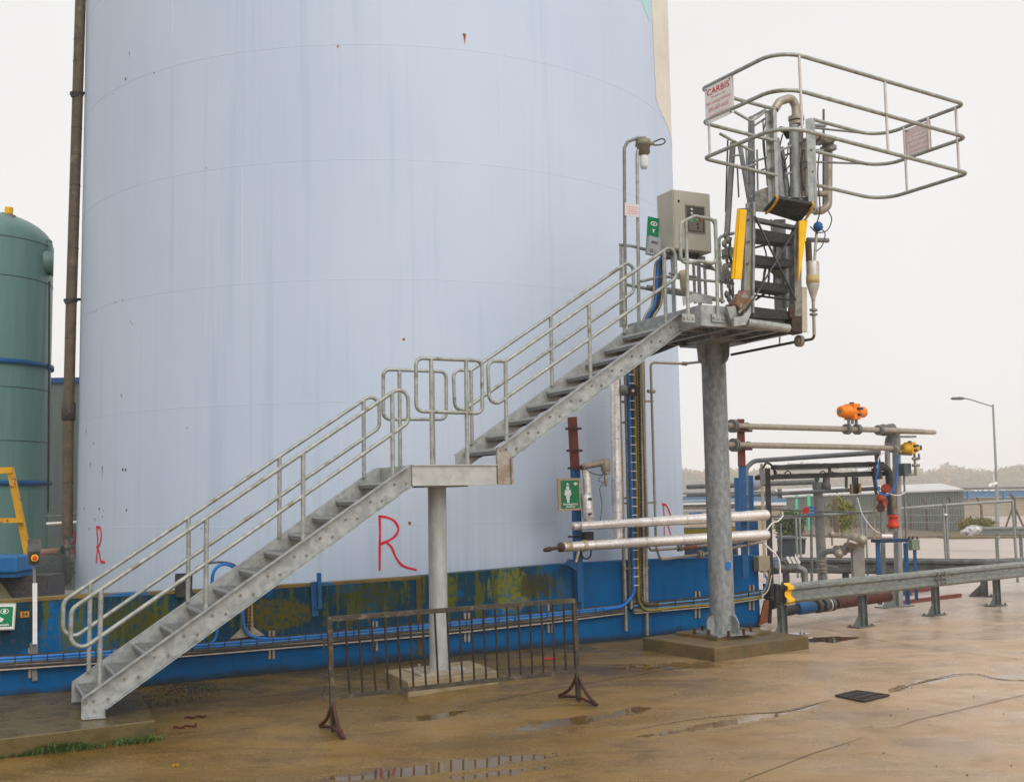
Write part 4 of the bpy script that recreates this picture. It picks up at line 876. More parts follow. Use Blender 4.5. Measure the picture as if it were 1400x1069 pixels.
# ================================================================== CABLE TRAYS ALONG THE BUND WALL
TRAY = mat('galvanised_tray', (.38, .34, .28), (.26, .23, .18), 12, .5, .35)
TRAYP = mat('pale_tray_lip', (.50, .44, .40), (.38, .33, .29), 10, .45, .3)
DKC = mat('dark_cable_bundle', (.035, .035, .04), (.07, .065, .06), 25, .5)
def lerp_poly(poly, x):
    for (xa, ya), (xb, yb) in zip(poly, poly[1:]):
        if xa <= x <= xb: return ya+(yb-ya)*(x-xa)/(xb-xa)
    return poly[-1][1] if x > poly[-1][0] else poly[0][1]
def tray(name, label, top, bot, cables, struts, n=24, perf=True):
    t = thing(name, label, 'cable tray', pw(top[0][0], bot[0][1], .05))
    x0, x1 = top[0][0], top[-1][0]; xs_ = [x0+(x1-x0)*k/n for k in range(n+1)]
    def line(f, off): return [pw(x, lerp_poly(top, x)*(1-f)+lerp_poly(bot, x)*f, off) for x in xs_]
    mb = MB(); A, B = line(0, .05), line(1, .05); mb.add(A+B, [(i, i+1, n+2+i, n+1+i) for i in range(n)])
    A2, B2 = line(0, .042), line(1, .042); mb.add(A2+B2, [(i, n+1+i, n+2+i, i+1) for i in range(n)]); part('tray_back', mb, TRAY, t)
    for f in (0, 1):
        mb = MB(); P = line(f, .075)
        for a, b in zip(P, P[1:]): mb.bar(a, b, .075, .016)
        part('tray_rail', mb, TRAYP if f else BROWNP, t)
    if perf:
        mb = MB(); m = int((x1-x0)/3.2)
        for k in range(m):
            x = x0+(x1-x0)*(k+.5)/m; yt, yb = lerp_poly(top, x), lerp_poly(bot, x); a = pw(x, yt+(yb-yt)*.60, .075)
            mb.obox(a, WD*.017, WN*.02, ZZ*.035)
        part('tray_slots', mb, BLACK, t)
    for f, m_, r, wob in cables:
        P = line(f, .095); P = [p+ZZ*wob*sin(i*1.3+f*9) for i, p in enumerate(P)]; part('cable', MB().tube(bez(P, 3), r, 8), m_, t)
    mb = MB(); m = int((x1-x0)/22)
    for k in range(m):
        x = x0+(x1-x0)*(k+.3)/m; yt, yb = lerp_poly(top, x), lerp_poly(bot, x); mb.bar(pw(x, yt+1, .118), pw(x, yt+(yb-yt)*.62, .118), .012, .012, WN)
    part('cable_ties', mb, BLACK, t)
    for x in struts:
        yt, yb = lerp_poly(top, x), lerp_poly(bot, x)
        for d in (-2.6, 2.6): part('strut', MB().bar(pw(x+d, yt-9, .02), pw(x+d, yb+14, .02), .032, .035, WN), TRAY, t)
topL = [(-30, 899), (0, 897), (120, 889.5), (300, 877), (450, 864), (600, 850), (740, 837), (852, 826)]
botL = [(-30, 917), (0, 915), (120, 907), (300, 892.5), (450, 880), (600, 867), (740, 852), (852, 838)]
tray('cable_tray', 'long cable tray with bright blue cables along the mossy half of the blue wall', topL, botL,
     ((.18, BLUEC, .026, .002), (.42, BLUEC, .017, .004), (.34, mat('pale_blue_cable', (.10, .28, .5), (.08, .22, .42), 5, .4), .016, .003), (.60, DKC, .022, .006), (.78, DKC, .02, .005), (.70, TRAY, .016, .004)), (43, 371, 512, 638, 752))
topR = [(884, 823.5), (968, 816), (1042, 806.5)]; botR = [(860, 838.5), (968, 829), (1042, 817.5)]
topR[0] = (862, 827)
tray('cable_tray', 'short cable tray with yellow cable on the wall behind the tall column', [(866, 825), (968, 815.5), (1041, 806.5)], [(866, 838), (968, 829), (1041, 817.5)],
     ((.25, mat('pale_blue_cable', (1, 1, 1)), .016, .002), (.48, DKC, .02, .004), (.62, mat('pale_blue_cable', (1, 1, 1)), .014, .003), (.80, YELC, .022, .002)), (953, 1027), 14, False)
# vertical tray from the wall up to the platform
vt = thing('vertical_cable_tray', 'tall vertical cable tray with blue, yellow and black cables rising to the platform', 'cable tray', pw(866, 862, .1))
def vline(x0, y0, x1, y1, off=.1, n=1): return [pw(x0+(x1-x0)*k/n, y0+(y1-y0)*k/n, off) for k in range(n+1)]
ytop = 488
for xa, xb, y1 in ((846.5, 855.5, 862), (855.5, 862.5, 832), (876, 880.5, 832), (880, 884.5, 868)):
    a, b = pw(xa-1, ytop, .12), pw(xb, y1, .06); part('tray_rail', MB().bar(a, b, .04, .05, WN), TRAY, vt)
a, b = pw(868, ytop, .09), pw(872, 830, .05); part('tray_back', MB().bar(a, b, .20, .008, WN), TRAY, vt)
mb = MB()
for k in range(70): 
    t = k/69; p = pw(874.5+3.0*t, ytop+4+t*330, .105-.03*t); mb.obox(p, WD*.022, WN*.012, ZZ*.016)
part('tray_slots', mb, BLACK, vt)
for x0, x1, m_, r in ((859.5, 866.5, BLUEC, .030), (864.2, 869.4, DKC, .02), (867.5, 872.5, YELC, .024), (870.5, 875, mat('brown_cable', (.12, .09, .05), (.08, .06, .03), 12, .5), .024)):
    P = vline(x0-1, ytop, x1, 800, .15, 6); 
    if m_ is BLUEC: P += [pw(865, 813, .14), pw(858, 822, .13), pw(848, 829, .12), pw(825, 833, .115)]
    elif m_ is YELC: P += [pw(873, 818, .13), pw(877, 828, .13), pw(885, 833.5, .12), pw(905, 833, .12)]
    else: P += [pw(x1+1, 815, .13), pw(x1+8, 825, .12), pw(x1+25, 826, .11)]
    part('cable', MB().tube(bez(P, 5), r, 8), m_, vt)
mb = MB()
for k in range(26):
    t = k/25; p = pw(863+7*t, 500+t*300, .19); mb.obox(p, WD*.05, WN*.006, ZZ*.006)
part('cable_ties', mb, OFFW, vt)
for y, x0, x1 in ((549.5, 849, 893), (578, 848, 860), (688, 852, 897), (681, 852, 884), (777, 853, 886)): part('cross_strut', MB().bar(pw(x0, y, .03), pw(x1, y-1, .03), .035, .035, WN), TRAY, vt)
# red knob on the handwheel line
hw = thing('handwheel_valve', 'black handwheel valve beside the vertical cable tray under the upper stairs', 'valve', pw(866, 534, .3))
a, b = pw(846, 534, .1), pw(858, 533.5, .28)
part('valve_body', MB().lathe(a, b, [(0, .05), (.4, .05), (.45, .09), (.7, .09), (.75, .06), (1, .06)], 12), GREYP, hw)
d = (CAM-pw(866, 534, .3)).normalized(); p = pw(865.5, 534, .3); part('handwheel', MB().cyl(p, p+d*.03, .095, 20), BLACK, hw); part('hub', MB().cyl(p+d*.03, p+d*.05, .025, 10), OFFW, hw)
part('bonnet', MB().cyl(p-d*.14, p, .055, 12), BLACK, hw)
# small bore pipes on the wall
sp = thing('sample_pipe', 'thin tan pipe dropping from the tall column and turning along the wall', 'pipe', pw(897, 747, .2))
cz = pw(955, 495.5, .6)
part('pipe', MB().tube(fillet([pw(960, 494.5, .9), pw(936, 497.2, .35), pw(889.5, 495.5, .2), pw(897, 746, .17), pw(902.5, 765, .2), pw(960, 757.5, .25), pw(1045, 740, .35)], .07, 5), .022, 10), TAN, sp)
mb = MB(); p = pw(890.3, 535, .19); mb.cyl(p-ZZ*.02, p+ZZ*.02, .06, 12); mb.cyl(p-WD*.07, p+WD*.07, .03, 8); q = pw(936, 497.2, .35); mb.cyl(q-WD*.04, q+WD*.04, .035, 10); q = pw(957, 758, .25); flange(mb, q, WD, .07); part('fittings', mb, TAN, sp)
sp2 = thing('drain_line', 'thin pipe with rusty length under the silver pipes beside the wall', 'pipe', pw(884, 730, .12))
part('pipe', MB().tube(fillet([pw(877, 495, .14), pw(886, 745, .12), pw(890, 752, .13), pw(930, 749, .2), pw(1040, 738, .32)], .05, 5), .023, 10), TAN, sp2)
part('rusty_length', MB().cyl(pw(935, 749.3, .21), pw(952, 747, .22), .034, 12), mat('rusty_pipe', (.28, .10, .045), (.2, .07, .035), 12, .7), sp2)
mb = MB(); q = pw(929.5, 749.3, .2); flange(mb, q, WD, .05); part('coupling', mb, GREYP, sp2)
# lagged vertical and horizontal pipes
vl = thing('lagged_riser', 'silver lagged vertical pipe standing beside the vertical cable tray', 'pipe', pw(842, 735, .2))
part('lagging', MB().tube(vline(839.5, 486, 845, 738, .16, 8), .082, 18), ALUM, vl); mb = MB()
for y in (540, 600, 652, 700): x = 840.5+4.5*(y-520)/210; p = pw(x, y, .16); mb.cyl(p-ZZ*.012, p+ZZ*.012, .0845, 18)
part('bands', mb, FOIL, vl)
part('foil_patch', MB().cyl(pw(842.5, 655, .16), pw(843.5, 690, .16), .086, 16), FOIL, vl)
for nm, lab, x0, y0, x1, y1, r0, r1, off0, off1 in (('lagged_pipe', 'upper of two silver lagged pipes running level past the tall column', 783, 719.3, 1046, 704, .066, .09, .42, .5), ('lagged_pipe', 'lower of two silver lagged pipes, with a black handle at its left end', 770, 747.5, 1046, 731, .073, .09, .5, .62)):
    r = thing(nm, lab, 'pipe', pw(x0, y0, off0)); a, b = pw(x0, y0, off0), pw(x1, y1, off1)
    part('lagging', MB().tube([a+(b-a)*k/8 for k in range(9)], r0, 18, radii=[r0+(r1-r0)*k/8 for k in range(9)]), ALUM, r)
    part('end_cap', MB().lathe(a-(b-a).normalized()*.012, a+(b-a).normalized()*.13, [(0, .03), (.05, r0*.98), (1, r0*1.08)], 18), FOIL if y0 < 730 else mat('stained_lagging', (.42, .30, .09), (.5, .44, .36), 9, .4, .4), r)
    part('end_bend', MB().sphere(b, r1*1.03), ALUM, r)
    mb = MB()
    for f in (.14, .38, .56, .80): p = a+(b-a)*f; d = (b-a).normalized()*.012; mb.cyl(p-d, p+d, r0+(r1-r0)*f+.004, 18)
    part('bands', mb, FOIL, r)
    if y0 > 730:
        d = (a-b).normalized(); part('spindle', MB().lathe(a, a+d*.34+ZZ*-.03, [(0, .06), (.08, .075), (.2, .07), (.25, .025), (.6, .025), (.65, .04), (.9, .035), (1, .02)], 12), mat('rusty_spindle', (.09, .035, .025), (.05, .03, .025), 12, .6), r)
        part('drain_cock', merge(MB().cyl(a-d*.28-ZZ*.05, a-d*.22-ZZ*.24, .02, 8), MB().cyl(a-d*.34, a-d*.40, r0*1.2, 14)), mat('stained_lagging', (1, 1, 1)), r)
# blue support post with the shower sign, shower head
pp = thing('support_post', 'blue post with red top bracketed to the wall, carrying the shower sign', 'post', pw(790, 815, .2))
part('post', MB().bar(pw(786.2, 640, .2), pw(792, 822, .1), .11, .11, WN), BLUEP, pp); part('red_top', MB().bar(pw(782.2, 570, .24), pw(786.2, 640, .2), .108, .108, WN), REDOX, pp)
for y, x in ((586, 784), (616, 785.5), (640, 787)): part('bracket', MB().bar(pw(x-9, y, .30), pw(x+9, y, .30), .09, .035), mat('dark_red_bracket', (.07, .02, .025), (.05, .02, .02), 9, .6), pp)
part('knee_plate', MB().prism([pw(783, 765, .14), pw(777, 764, .14), pw(770, 772, .14), pw(784, 779, .14)], -WN*.1), BLUEP, pp)
part('junction_box', MB().obox(pw(803.5, 732.5, .25), WD*.085, WN*.05, ZZ*.065), BLACK, pp, bevel=.008); part('box_bracket', MB().bar(pw(777, 733.5, .2), pw(797, 733, .2), .03, .03), BLACK, pp)
part('cable_loop', MB().tube(bez([pw(794, 752, .2), pw(797, 762, .2), pw(804, 763, .2), pw(808, 757, .2), pw(808, 740, .22)], 6), .014, 8), mat('dark_teal_cable', (.03, .06, .06), (.02, .04, .045), 5, .5), pp)
part('hanging_wire', MB().tube([pw(794, 760, .1), pw(797, 835, .12)], .004, 5), mat('thin_teal_wire', (.1, .35, .42), (.08, .3, .38), 5, .5), pp)
bs = Board(pw(763, 654, .33), pw(794, 653.2, .33), pw(764.5, 698.5, .33))
ss = thing('shower_sign', 'green Emergency shower sign in a pale frame on the blue post', 'sign', bs.p(.5, .5))
part('frame', bs.plate(0, 0, 1, 1, -.05, 0), mat('tan_sign_frame', (.42, .33, .24), (.35, .27, .19), 8, .5), ss, bevel=.004); part('face', bs.plate(.1, .07, .9, .93, 0, .004), GREENS, ss)
mbp = merge(bs.disc(.40, .30, .030, .004, .0065), bs.poly([(.28, .36), (.52, .36), (.55, .50), (.48, .55), (.47, .66), (.33, .66), (.32, .55), (.25, .50)], .004, .0065))
part('water_symbol', bs.poly([(.40, .13), (.47, .21), (.33, .21)], .004, .0065), WHITE, ss); part('cross_symbol', merge(bs.plate(.66, .155, .84, .195, .004, .0065), bs.plate(.715, .12, .785, .23, .0066, .0068)), WHITE, ss)
mbp = merge(mbp, bs.plate(.35, .64, .45, .76, .0066, .0068))
part('shower_symbol', mbp, WHITE, ss); part('lettering', merge(bs.text('Emergency', .5, .80, .065, .0065, .64, .001), bs.text('shower', .5, .875, .065, .0065, .42, .001)), WHITE, ss)
sh = thing('emergency_shower', 'lagged emergency shower pipe with a swan-neck outlet behind the green sign', 'shower', pw(803, 715, .35))
part('riser', MB().tube([pw(801, 642, .36), pw(804, 680, .36), pw(806, 716, .38)], .062, 14), ALUM, sh); part('foil_jacket', MB().lathe(pw(801.5, 674, .36), pw(805, 714, .38), [(0, .07), (.1, .095), (.5, .085), (.8, .10), (1, .05)], 16), FOIL, sh)
part('arm', MB().tube(fillet([pw(796, 640, .36), pw(802, 636.5, .36), pw(828, 631.5, .40), pw(829, 648, .42)], .05, 5), .058, 14), mat('tarnished_lagging', (.40, .36, .31), (.26, .20, .16), 7, .4, .5), sh)
part('cowl', MB().lathe(pw(827.5, 627, .40), pw(828.5, 648, .42), [(0, .06), (.1, .075), (.8, .075), (1, .03)], 16), TAN, sh)
part('nozzle', MB().lathe(pw(828, 645, .42), pw(828.5, 665, .42), [(0, .03), (.3, .025), (.4, .035), (.8, .03), (1, .015)], 10), TAN, sh)
part('jacket_clips', merge(*[MB().obox(pw(806.5, y, .46), WD*.03, WN*.01, ZZ*.02) for y in (682, 703)]), BLACK, sh)
part('trace_wire', merge(MB().tube(bez([pw(799, 637, .42), pw(806, 645, .42), pw(818, 649, .42), pw(826, 648, .44)], 5), .008, 6), MB().tube(bez([pw(824, 649, .44), pw(818, 657, .44), pw(825, 660, .44), pw(820, 668, .44), pw(823, 690, .44), pw(820, 715, .44)], 5), .006, 6)), mat('dark_teal_cable', (1, 1, 1)), sh)
# loop of blue cable and the ladder tray on the mossy wall
lb = thing('cable_ladder', 'perforated vertical tray with looped blue and black cables behind the lower flight', 'cable tray', pw(340, 870, .05))
part('tray', MB().bar(pw(336, 812, .04), pw(338, 858, .04), .17, .02, WN), mat('yellowed_perforated_tray', (.34, .25, .12), (.26, .18, .07), 12, .5, .2), lb)
mb = MB()
for k in range(9):
    for j in (-1, 1): mb.obox(pw(339+j*3, 815+k*5, .056), WD*.010, WN*.006, ZZ*.016)
part('tray_slots', mb, BLACK, lb)
part('tray_foot', MB().prism([pw(330, 858, .03), pw(346, 857, .03), pw(362, 868, .03), pw(314, 873, .03)], -WN*.02), TRAY, lb)
part('blue_cable', merge(MB().tube(bez([pw(331, 820, .09), pw(332, 845, .09), pw(336, 862, .09), pw(345, 870, .1), pw(370, 873, .1), pw(400, 871, .1)], 6), .022, 8), MB().tube(bez([pw(290, 800, .1), pw(291, 785, .12), pw(297, 775, .12), pw(308, 771, .12), pw(322, 778, .12), pw(331, 800, .1), pw(331, 822, .09)], 6), .022, 8), MB().tube(bez([pw(297, 860, .1), pw(295, 872, .1), pw(286, 880, .1), pw(268, 882, .1)], 6), .02, 8)), BLUEC, lb)
part('black_cable', MB().tube(bez([pw(262, 783, .12), pw(272, 774, .12), pw(295, 768.5, .12), pw(315, 770, .12), pw(326, 778, .12), pw(336, 800, .1), pw(338, 845, .1), pw(342, 862, .1)], 6), .014, 8), DKC, lb)
part('wall_box', MB().bar(pw(240, 800, .03), pw(262, 799, .03), .08, .30), BLACK, lb)
# end-of-wall cable tails and box
et = thing('junction_box', 'tan junction box with loose cables at the right end of the blue wall', 'junction box', pw(1042, 776, .1))
part('box', MB().obox(pw(1041.5, 770, .12), WD*.13, WN*.07, ZZ*.13), mat('tan_box', (.30, .26, .17), (.25, .21, .14), 6, .5), et, bevel=.01)
for pts, m_, r in (([(1041, 812), (1047, 803), (1050, 790), (1053, 778)], YELC, .016), ([(1041, 816), (1050, 806), (1055, 786)], TRAYP, .014), ([(1038, 740), (1048, 725), (1056, 715), (1064, 712), (1070, 705), (1069, 700)], OFFW, .013), ([(1044, 742), (1050, 748), (1062, 760), (1066, 772), (1066, 800)], OFFW, .017), ([(1043, 808), (1049, 795), (1046, 785)], BLUEC, .014)): part('loose_cable', MB().tube(bez([pw(x, y, .2) for x, y in pts], 6), r, 7), m_, et)
part('clutter', merge(MB().obox(pw(1054, 808, -.1), WD*.09, WN*.1, ZZ*.13), MB().cyl(pw(1052, 825, .05), pw(1062, 822, 0), .11, 12), MB().bar(pw(1052, 852, 0), pw(1054, 800, 0), .05, .05)), BLACK, et)
part('rusty_plate', MB().prism([pw(1036, 855, .05), pw(1048, 850, .05), pw(1050, 820, .05), pw(1044, 820, .05)], -WN*.03), mat('rusty_plate', (.25, .08, .03), (.16, .06, .03), 9, .7), et)

# ================================================================== LEFT SIDE
gt = thing('green_tank', 'smaller grey-green domed tank with two blue bands at the left edge', 'storage tank', pY(-26, 700, 24)*1.0)
g0 = pY(-35, 700, 24); gx, gy, gR = g0.x, 24.0, 1.45
zsh = pY(0, 316, 24-gR*.95).z; ztop = pY(-10, 291, 24).z
prof = [(-.3, gR), (zsh, gR)] + [(zsh+(ztop-zsh)*sin(a), gR*cos(a)) for a in [pi/2*k/10 for k in range(1, 11)]]
mb = MB(); n = 64; P = []
for z, r in prof: P += [V((gx+max(r, .001)*cos(2*pi*k/n), gy+max(r, .001)*sin(2*pi*k/n), z)) for k in range(n)]
mb.add(P, [(j*n+k, j*n+(k+1) % n, (j+1)*n+(k+1) % n, (j+1)*n+k) for j in range(len(prof)-1) for k in range(n)], True); part('shell', mb, TANKG, gt)
def band(z, w_, t, m, nm): mb = MB(); mb.lathe(V((gx, gy, z-w_/2)), V((gx, gy, z+w_/2)), [(0, gR+.001), (.01, gR+t), (.99, gR+t), (1, gR+.001)], 64); part(nm, mb, m, gt)
for y in (489, 659): band(pY(20, y, 24-gR).z, .095, .06, BLUEP, 'blue_band')
for y in (316, 370, 525, 600): band(pY(0, y, 24-gR).z, .015, .008, mat('tank_seam', (.07, .11, .10), (.06, .1, .09), 5, .5), 'weld_seam')
part('top_nozzle', merge(MB().cyl(pY(12, 301, 23.5), pY(13, 294, 23.5), .13, 14), MB().bar(pY(4, 292, 23.5), pY(20, 299, 23.5), .1, .05)), GREYP, gt)
part('yellow_cap', MB().cyl(pY(12, 293, 23.5), pY(12.5, 284, 23.5), .085, 12), YEL, gt)
mw = pY(66.5, 358, 24); mx_ = V((1, .42, 0)).normalized()
part('side_manway', merge(MB().cyl(mw-mx_*.12, mw+mx_*.05, .25, 20), MB().cyl(mw+mx_*.05, mw+mx_*.10, .31, 20), MB().bar(pY(63, 328, 24), pY(70, 330, 24), .05, .04), MB().bar(pY(69.5, 330, 24), pY(69.5, 352, 24), .05, .05)), TANKG, gt)
part('side_pipe', MB().cyl(pY(67.5, 385, 24), pY(66, 700, 24), .02, 8), BLACK, gt)
gsd = thing('cladding_shed', 'grey-green clad shed with a blue eaves strip between the two tanks', 'shed', pY(85, 700, 31))
a, b = pY(20, 521, 31), pY(300, 521, 31); a.z = b.z = pY(85, 522, 31).z
part('wall', MB().prism([V((a.x, 31, -1)), V((b.x, 31, -1)), V((b.x, 31, a.z)), V((a.x, 31, a.z))], V((0, 4, 0))), SHEDG, gsd)
part('eaves_strip', MB().obox(V(((a.x+b.x)/2, 30.98, a.z+.04)), V(((b.x-a.x)/2, 0, 0)), V((0, .06, 0)), ZZ*.07), BLUEP, gsd)
spray([[(86, 723), (88, 740), (91, 758)], [(95, 724), (100, 726), (103, 733), (100, 742), (93, 744)], [(95, 744), (100, 750), (104, 758)]], .06, gsd, mat('dull_red_spray', (.32, .03, .04), (.28, .03, .035), 20, .6), lambda x, y: (pY(x, y, 30.985), V((0, -1, 0))))
dp = thing('vertical_pipe', 'tall brown lagged pipe standing just left of the big tank', 'pipe', pY(93, 790, 20.8))
YP = 20.8
part('lagging', MB().tube([pY(112, -60, YP), pY(104, 200, YP), pY(97, 430, YP), pY(93, 600, YP), pY(92, 735, YP)], .098, 16), PIPEB, dp)
mb = MB()
for y, x in ((55, 108.2), (85, 107.2), (176, 104.8), (213, 103.8), (254, 102.6), (297, 101.2), (340, 100), (463, 96.2), (660, 92.8)): p = pY(x, y, YP); mb.cyl(p-ZZ*.012, p+ZZ*.012, .1005, 16)
part('joint_rings', mb, BROWNP, dp)
for x, y in ((105, 129), (96.5, 411)): part('tank_bracket', merge(MB().cyl(pY(x, y-1.5, YP), pY(x, y+1.5, YP), .125, 16), MB().bar(pY(x-8, y+3, YP-.1), pY(x+2, y, YP-.1), .03, .05), MB().bar(pY(x+5, y-1, YP), pY(x+18, y-2, YP+.4), .04, .05)), BLACK, dp)
part('collar', MB().lathe(pY(94, 550, YP), pY(93.5, 575, YP), [(0, .10), (.05, .125), (.95, .125), (1, .10)], 16), BROWNP, dp)
mb = MB(); mb.tube([pY(92, 735, YP), pY(93, 800, YP)], .05, 10)
for y in (747, 770, 785): mb.cyl(pY(92.5, y-2, YP), pY(92.5, y+2, YP), .10, 12)
mb.cyl(pY(78, 783, YP), pY(105, 781, YP), .025, 8); mb.bar(pY(84, 760, YP), pY(108, 761, YP), .04, .05); part('valve', mb, GRIME, dp)
hp = thing('stub_pipe', 'short rusty brown horizontal pipe behind the emergency stop post', 'pipe', pY(70, 755, 20.5)); part('pipe', MB().tube([pY(50, 756, 20.5), pY(84, 753.5, 20.5)], .068, 14), mat('brown_stub_pipe', (.22, .13, .08), (.15, .085, .05), 10, .6), hp); part('flange', MB().cyl(pY(83, 753.6, 20.5), pY(86, 753.4, 20.5), .11, 14), mat('teal_flange', (.05, .09, .08), (.04, .06, .05), 8, .6), hp)
ph = thing('handrail_pipe', 'pair of pale thin pipes crossing between the green tank and the big tank', 'pipe', pY(86, 714, 22)); part('pipe', MB().tube([pY(64, 716, 22), pY(112, 713.5, 22)], .035, 10), ALUM, ph); part('pipe', MB().tube([pY(64, 705.5, 22), pY(100, 705, 22), pY(108, 697, 22)], .018, 8), GREYP, ph)
dr = thing('pump_drum', 'round dark drum end standing behind the blue wall at the left', 'drum', pY(60, 790, 19.5)); a = pY(62, 782, 19.5); b = pY(74, 781, 20.2)
part('drum', MB().cyl(a+V((-.5, .2, 0)), b, .29, 26), DRUM, dr); 
mb = MB(); d = (b-a).normalized(); nn = d.orthogonal().normalized(); bb = d.cross(nn); mb.cyl(b-d*.02, b+d*.02, .33, 26)
for k in range(14): q = b+(nn*cos(k*2*pi/14)+bb*sin(k*2*pi/14))*.30; mb.cyl(q, q+d*.05, .02, 6)
part('bolted_flange', mb, DRUM, dr)
yf = thing('yellow_trestle', 'worn yellow sloping steel frame at the left edge behind the blue wall', 'trestle', pY(30, 800, 17))
YF = 16.6
part('leg', MB().bar(pY(14, 640, YF), pY(50, 815, YF+.2), .08, .085, V((0, 1, 0))), YELW, yf); part('top_bar', MB().bar(pY(-40, 645, YF-.02), pY(18, 642.5, YF-.02), .07, .09), YELW, yf); part('cross_bar', MB().bar(pY(-40, 712, YF-.02), pY(33, 711, YF-.02), .05, .07), YELW, yf)
bb_ = thing('blue_cover', 'blue metal cover box at the left edge above the wall', 'cover', pY(10, 780, 16.3)); mb = MB(); a, b = pY(-60, 770, 16.3), pY(38, 770, 16.3); b.z = a.z = pY(10, 770, 16.3).z
part('cover', MB().obox((a+b)/2, (b-a)/2, V((0, .35, 0)), ZZ*.118), mat('bright_blue_cover', (.012, .13, .34), (.01, .11, .29), 3, .4), bb_, bevel=.03); part('lower_lip', MB().obox((a+b)/2-ZZ*.15, (b-a)/2.1, V((0, .3, 0)), ZZ*.03), BLUEP, bb_)
part('dark_base', MB().obox((a+b)/2-ZZ*.36+V((.3, .3, 0)), (b-a)/2, V((0, .3, 0)), ZZ*.18), DKC, bb_)
part('ramp', MB().prism([pY(-30, 790, 16.2), pY(2, 797, 16.2), pY(17, 822, 16.2), pY(-30, 822, 16.2)], V((0, .05, 0))), mat('olive_ramp', (.13, .12, .06), (.2, .19, .14), 4, .7), bb_)
es = thing('emergency_stop', 'slim white post with an orange emergency stop button against the blue wall', 'emergency stop', pw(48, 882, .12))
part('post', MB().bar(pw(47.5, 797, .12), pw(47.5, 880, .12), .05, .05, WN), WHITE, es); part('back_plate', MB().obox(pw(46.5, 754, .12), WD*.075, WN*.008, ZZ*.15), DARKST, es); part('box', MB().obox(pw(47, 762.5, .17), WD*.055, WN*.035, ZZ*.08), BLACK, es, bevel=.006)
c_ = pw(47.3, 762.5, .215); d = -WN; part('button_ring', MB().cyl(c_, c_+d*.012, .042, 18), YEL, es); part('button', MB().cyl(c_+d*.01, c_+d*.03, .026, 16), ORANGE if 0 else REDP, es)
part('bracket', merge(MB().bar(pw(46.5, 770, .11), pw(47, 798, .11), .03, .03, WN), MB().bar(pw(46, 878, .06), pw(46.5, 900, .06), .09, .03, WN), MB().bar(pw(46.5, 905, .03), pw(47.5, 930, .03), .06, .03, WN)), GREYP, es)
be = Board(pw(-26, 827.5, .14), pw(20.5, 826.5, .14), pw(-25, 860.5, .14))
ew = thing('eyewash_box', 'green eyewash sign box with white frame on the blue wall at the left edge', 'sign', be.p(.5, .5)); part('case', be.plate(-.03, -.05, 1.04, 1.05, -.09, -.002), mat('pale_case', (.45, .45, .42), (.36, .36, .34), 8, .5), ew, bevel=.006); part('border', be.plate(0, 0, 1, 1, -.001, .004), WHITE, ew); part('face', be.plate(.02, .07, .95, .90, .004, .007), GREENS, ew)
part('eye_symbol', merge(ring(be, .70, .26, .13, .11, .02, .0092), be.disc(.70, .26, .018, .007, .0092), be.poly([(.58, .48), (.70, .58), (.62, .72), (.57, .66)], .007, .0092)), WHITE, ew); part('lettering', be.text('Eye wash', .55, .82, .10, .0092, .6, .001), WHITE, ew)

# ================================================================== CROWD BARRIER
BL0, BR0 = pg(455, 1000), pg(791, 958)
bar = thing('crowd_barrier', 'rusty brown steel crowd barrier with vertical bars and red feet', 'barrier', (BL0+BR0)/2)
bd_ = (BR0-BL0); bd_.z = 0; bdn = bd_.normalized(); bs_ = V((-bdn.y, bdn.x, 0))
def bz(px, py, f):     # height on the barrier's own vertical plane
    return ppl(px, py, BL0, bs_)
tlp, trp, blp, brp = bz(449, 846, 0), bz(785, 820.5, 1), bz(456, 953, 0), bz(788, 917, 1)
part('top_rail', MB().bar(tlp, trp, .042, .05), BROWNP, bar); part('bottom_rail', MB().bar(blp, brp, .04, .045), BROWNP, bar)
def on(a, b, f): return a+(b-a)*f
for a, t in ((bz(456, 997, 0), bz(450, 845, 0)), (bz(791, 956, 1), bz(784.5, 820, 1))): part('post', MB().bar(a, t, .05, .05, bs_), BROWNP, bar)
for k in range(19):
    f = (k+1)/20.2+.012; part('bar', MB().cyl(on(blp, brp, f), on(tlp, trp, f), .0115, 8), mat('dark_rust_bar', (.018, .012, .010), (.035, .020, .014), 15, .6), bar)
for p, l, r_ in ((BL0, pg(437.5, 994), pg(470, 1012)), (BR0, pg(764.5, 953), pg(816, 966))):
    up = V((p.x, p.y, p.z+.30)); mb = MB()
    for q in (l, r_):
        q = q+ZZ*.02; mid = (up+q)/2-ZZ*.04+(p-q)*.06; mb.tube(bez([up, mid, q], 5), .02, 8); mb.tube([q, p+ZZ*.02+ZZ*.025], .017, 8)
    mb.bar(p+ZZ*.0, up, .05, .03, bdn); part('foot', mb, RUSTP, bar)
part('latch_hook', MB().tube(fillet([bz(451, 937, 0), bz(443.5, 938, 0), bz(443, 958, 0)], .02, 3), .012, 7), BROWNP, bar)
part('latch_hook', MB().tube(fillet([bz(450, 872, 0), bz(443.5, 873, 0), bz(443, 886, 0)], .02, 3), .010, 7), BROWNP, bar)
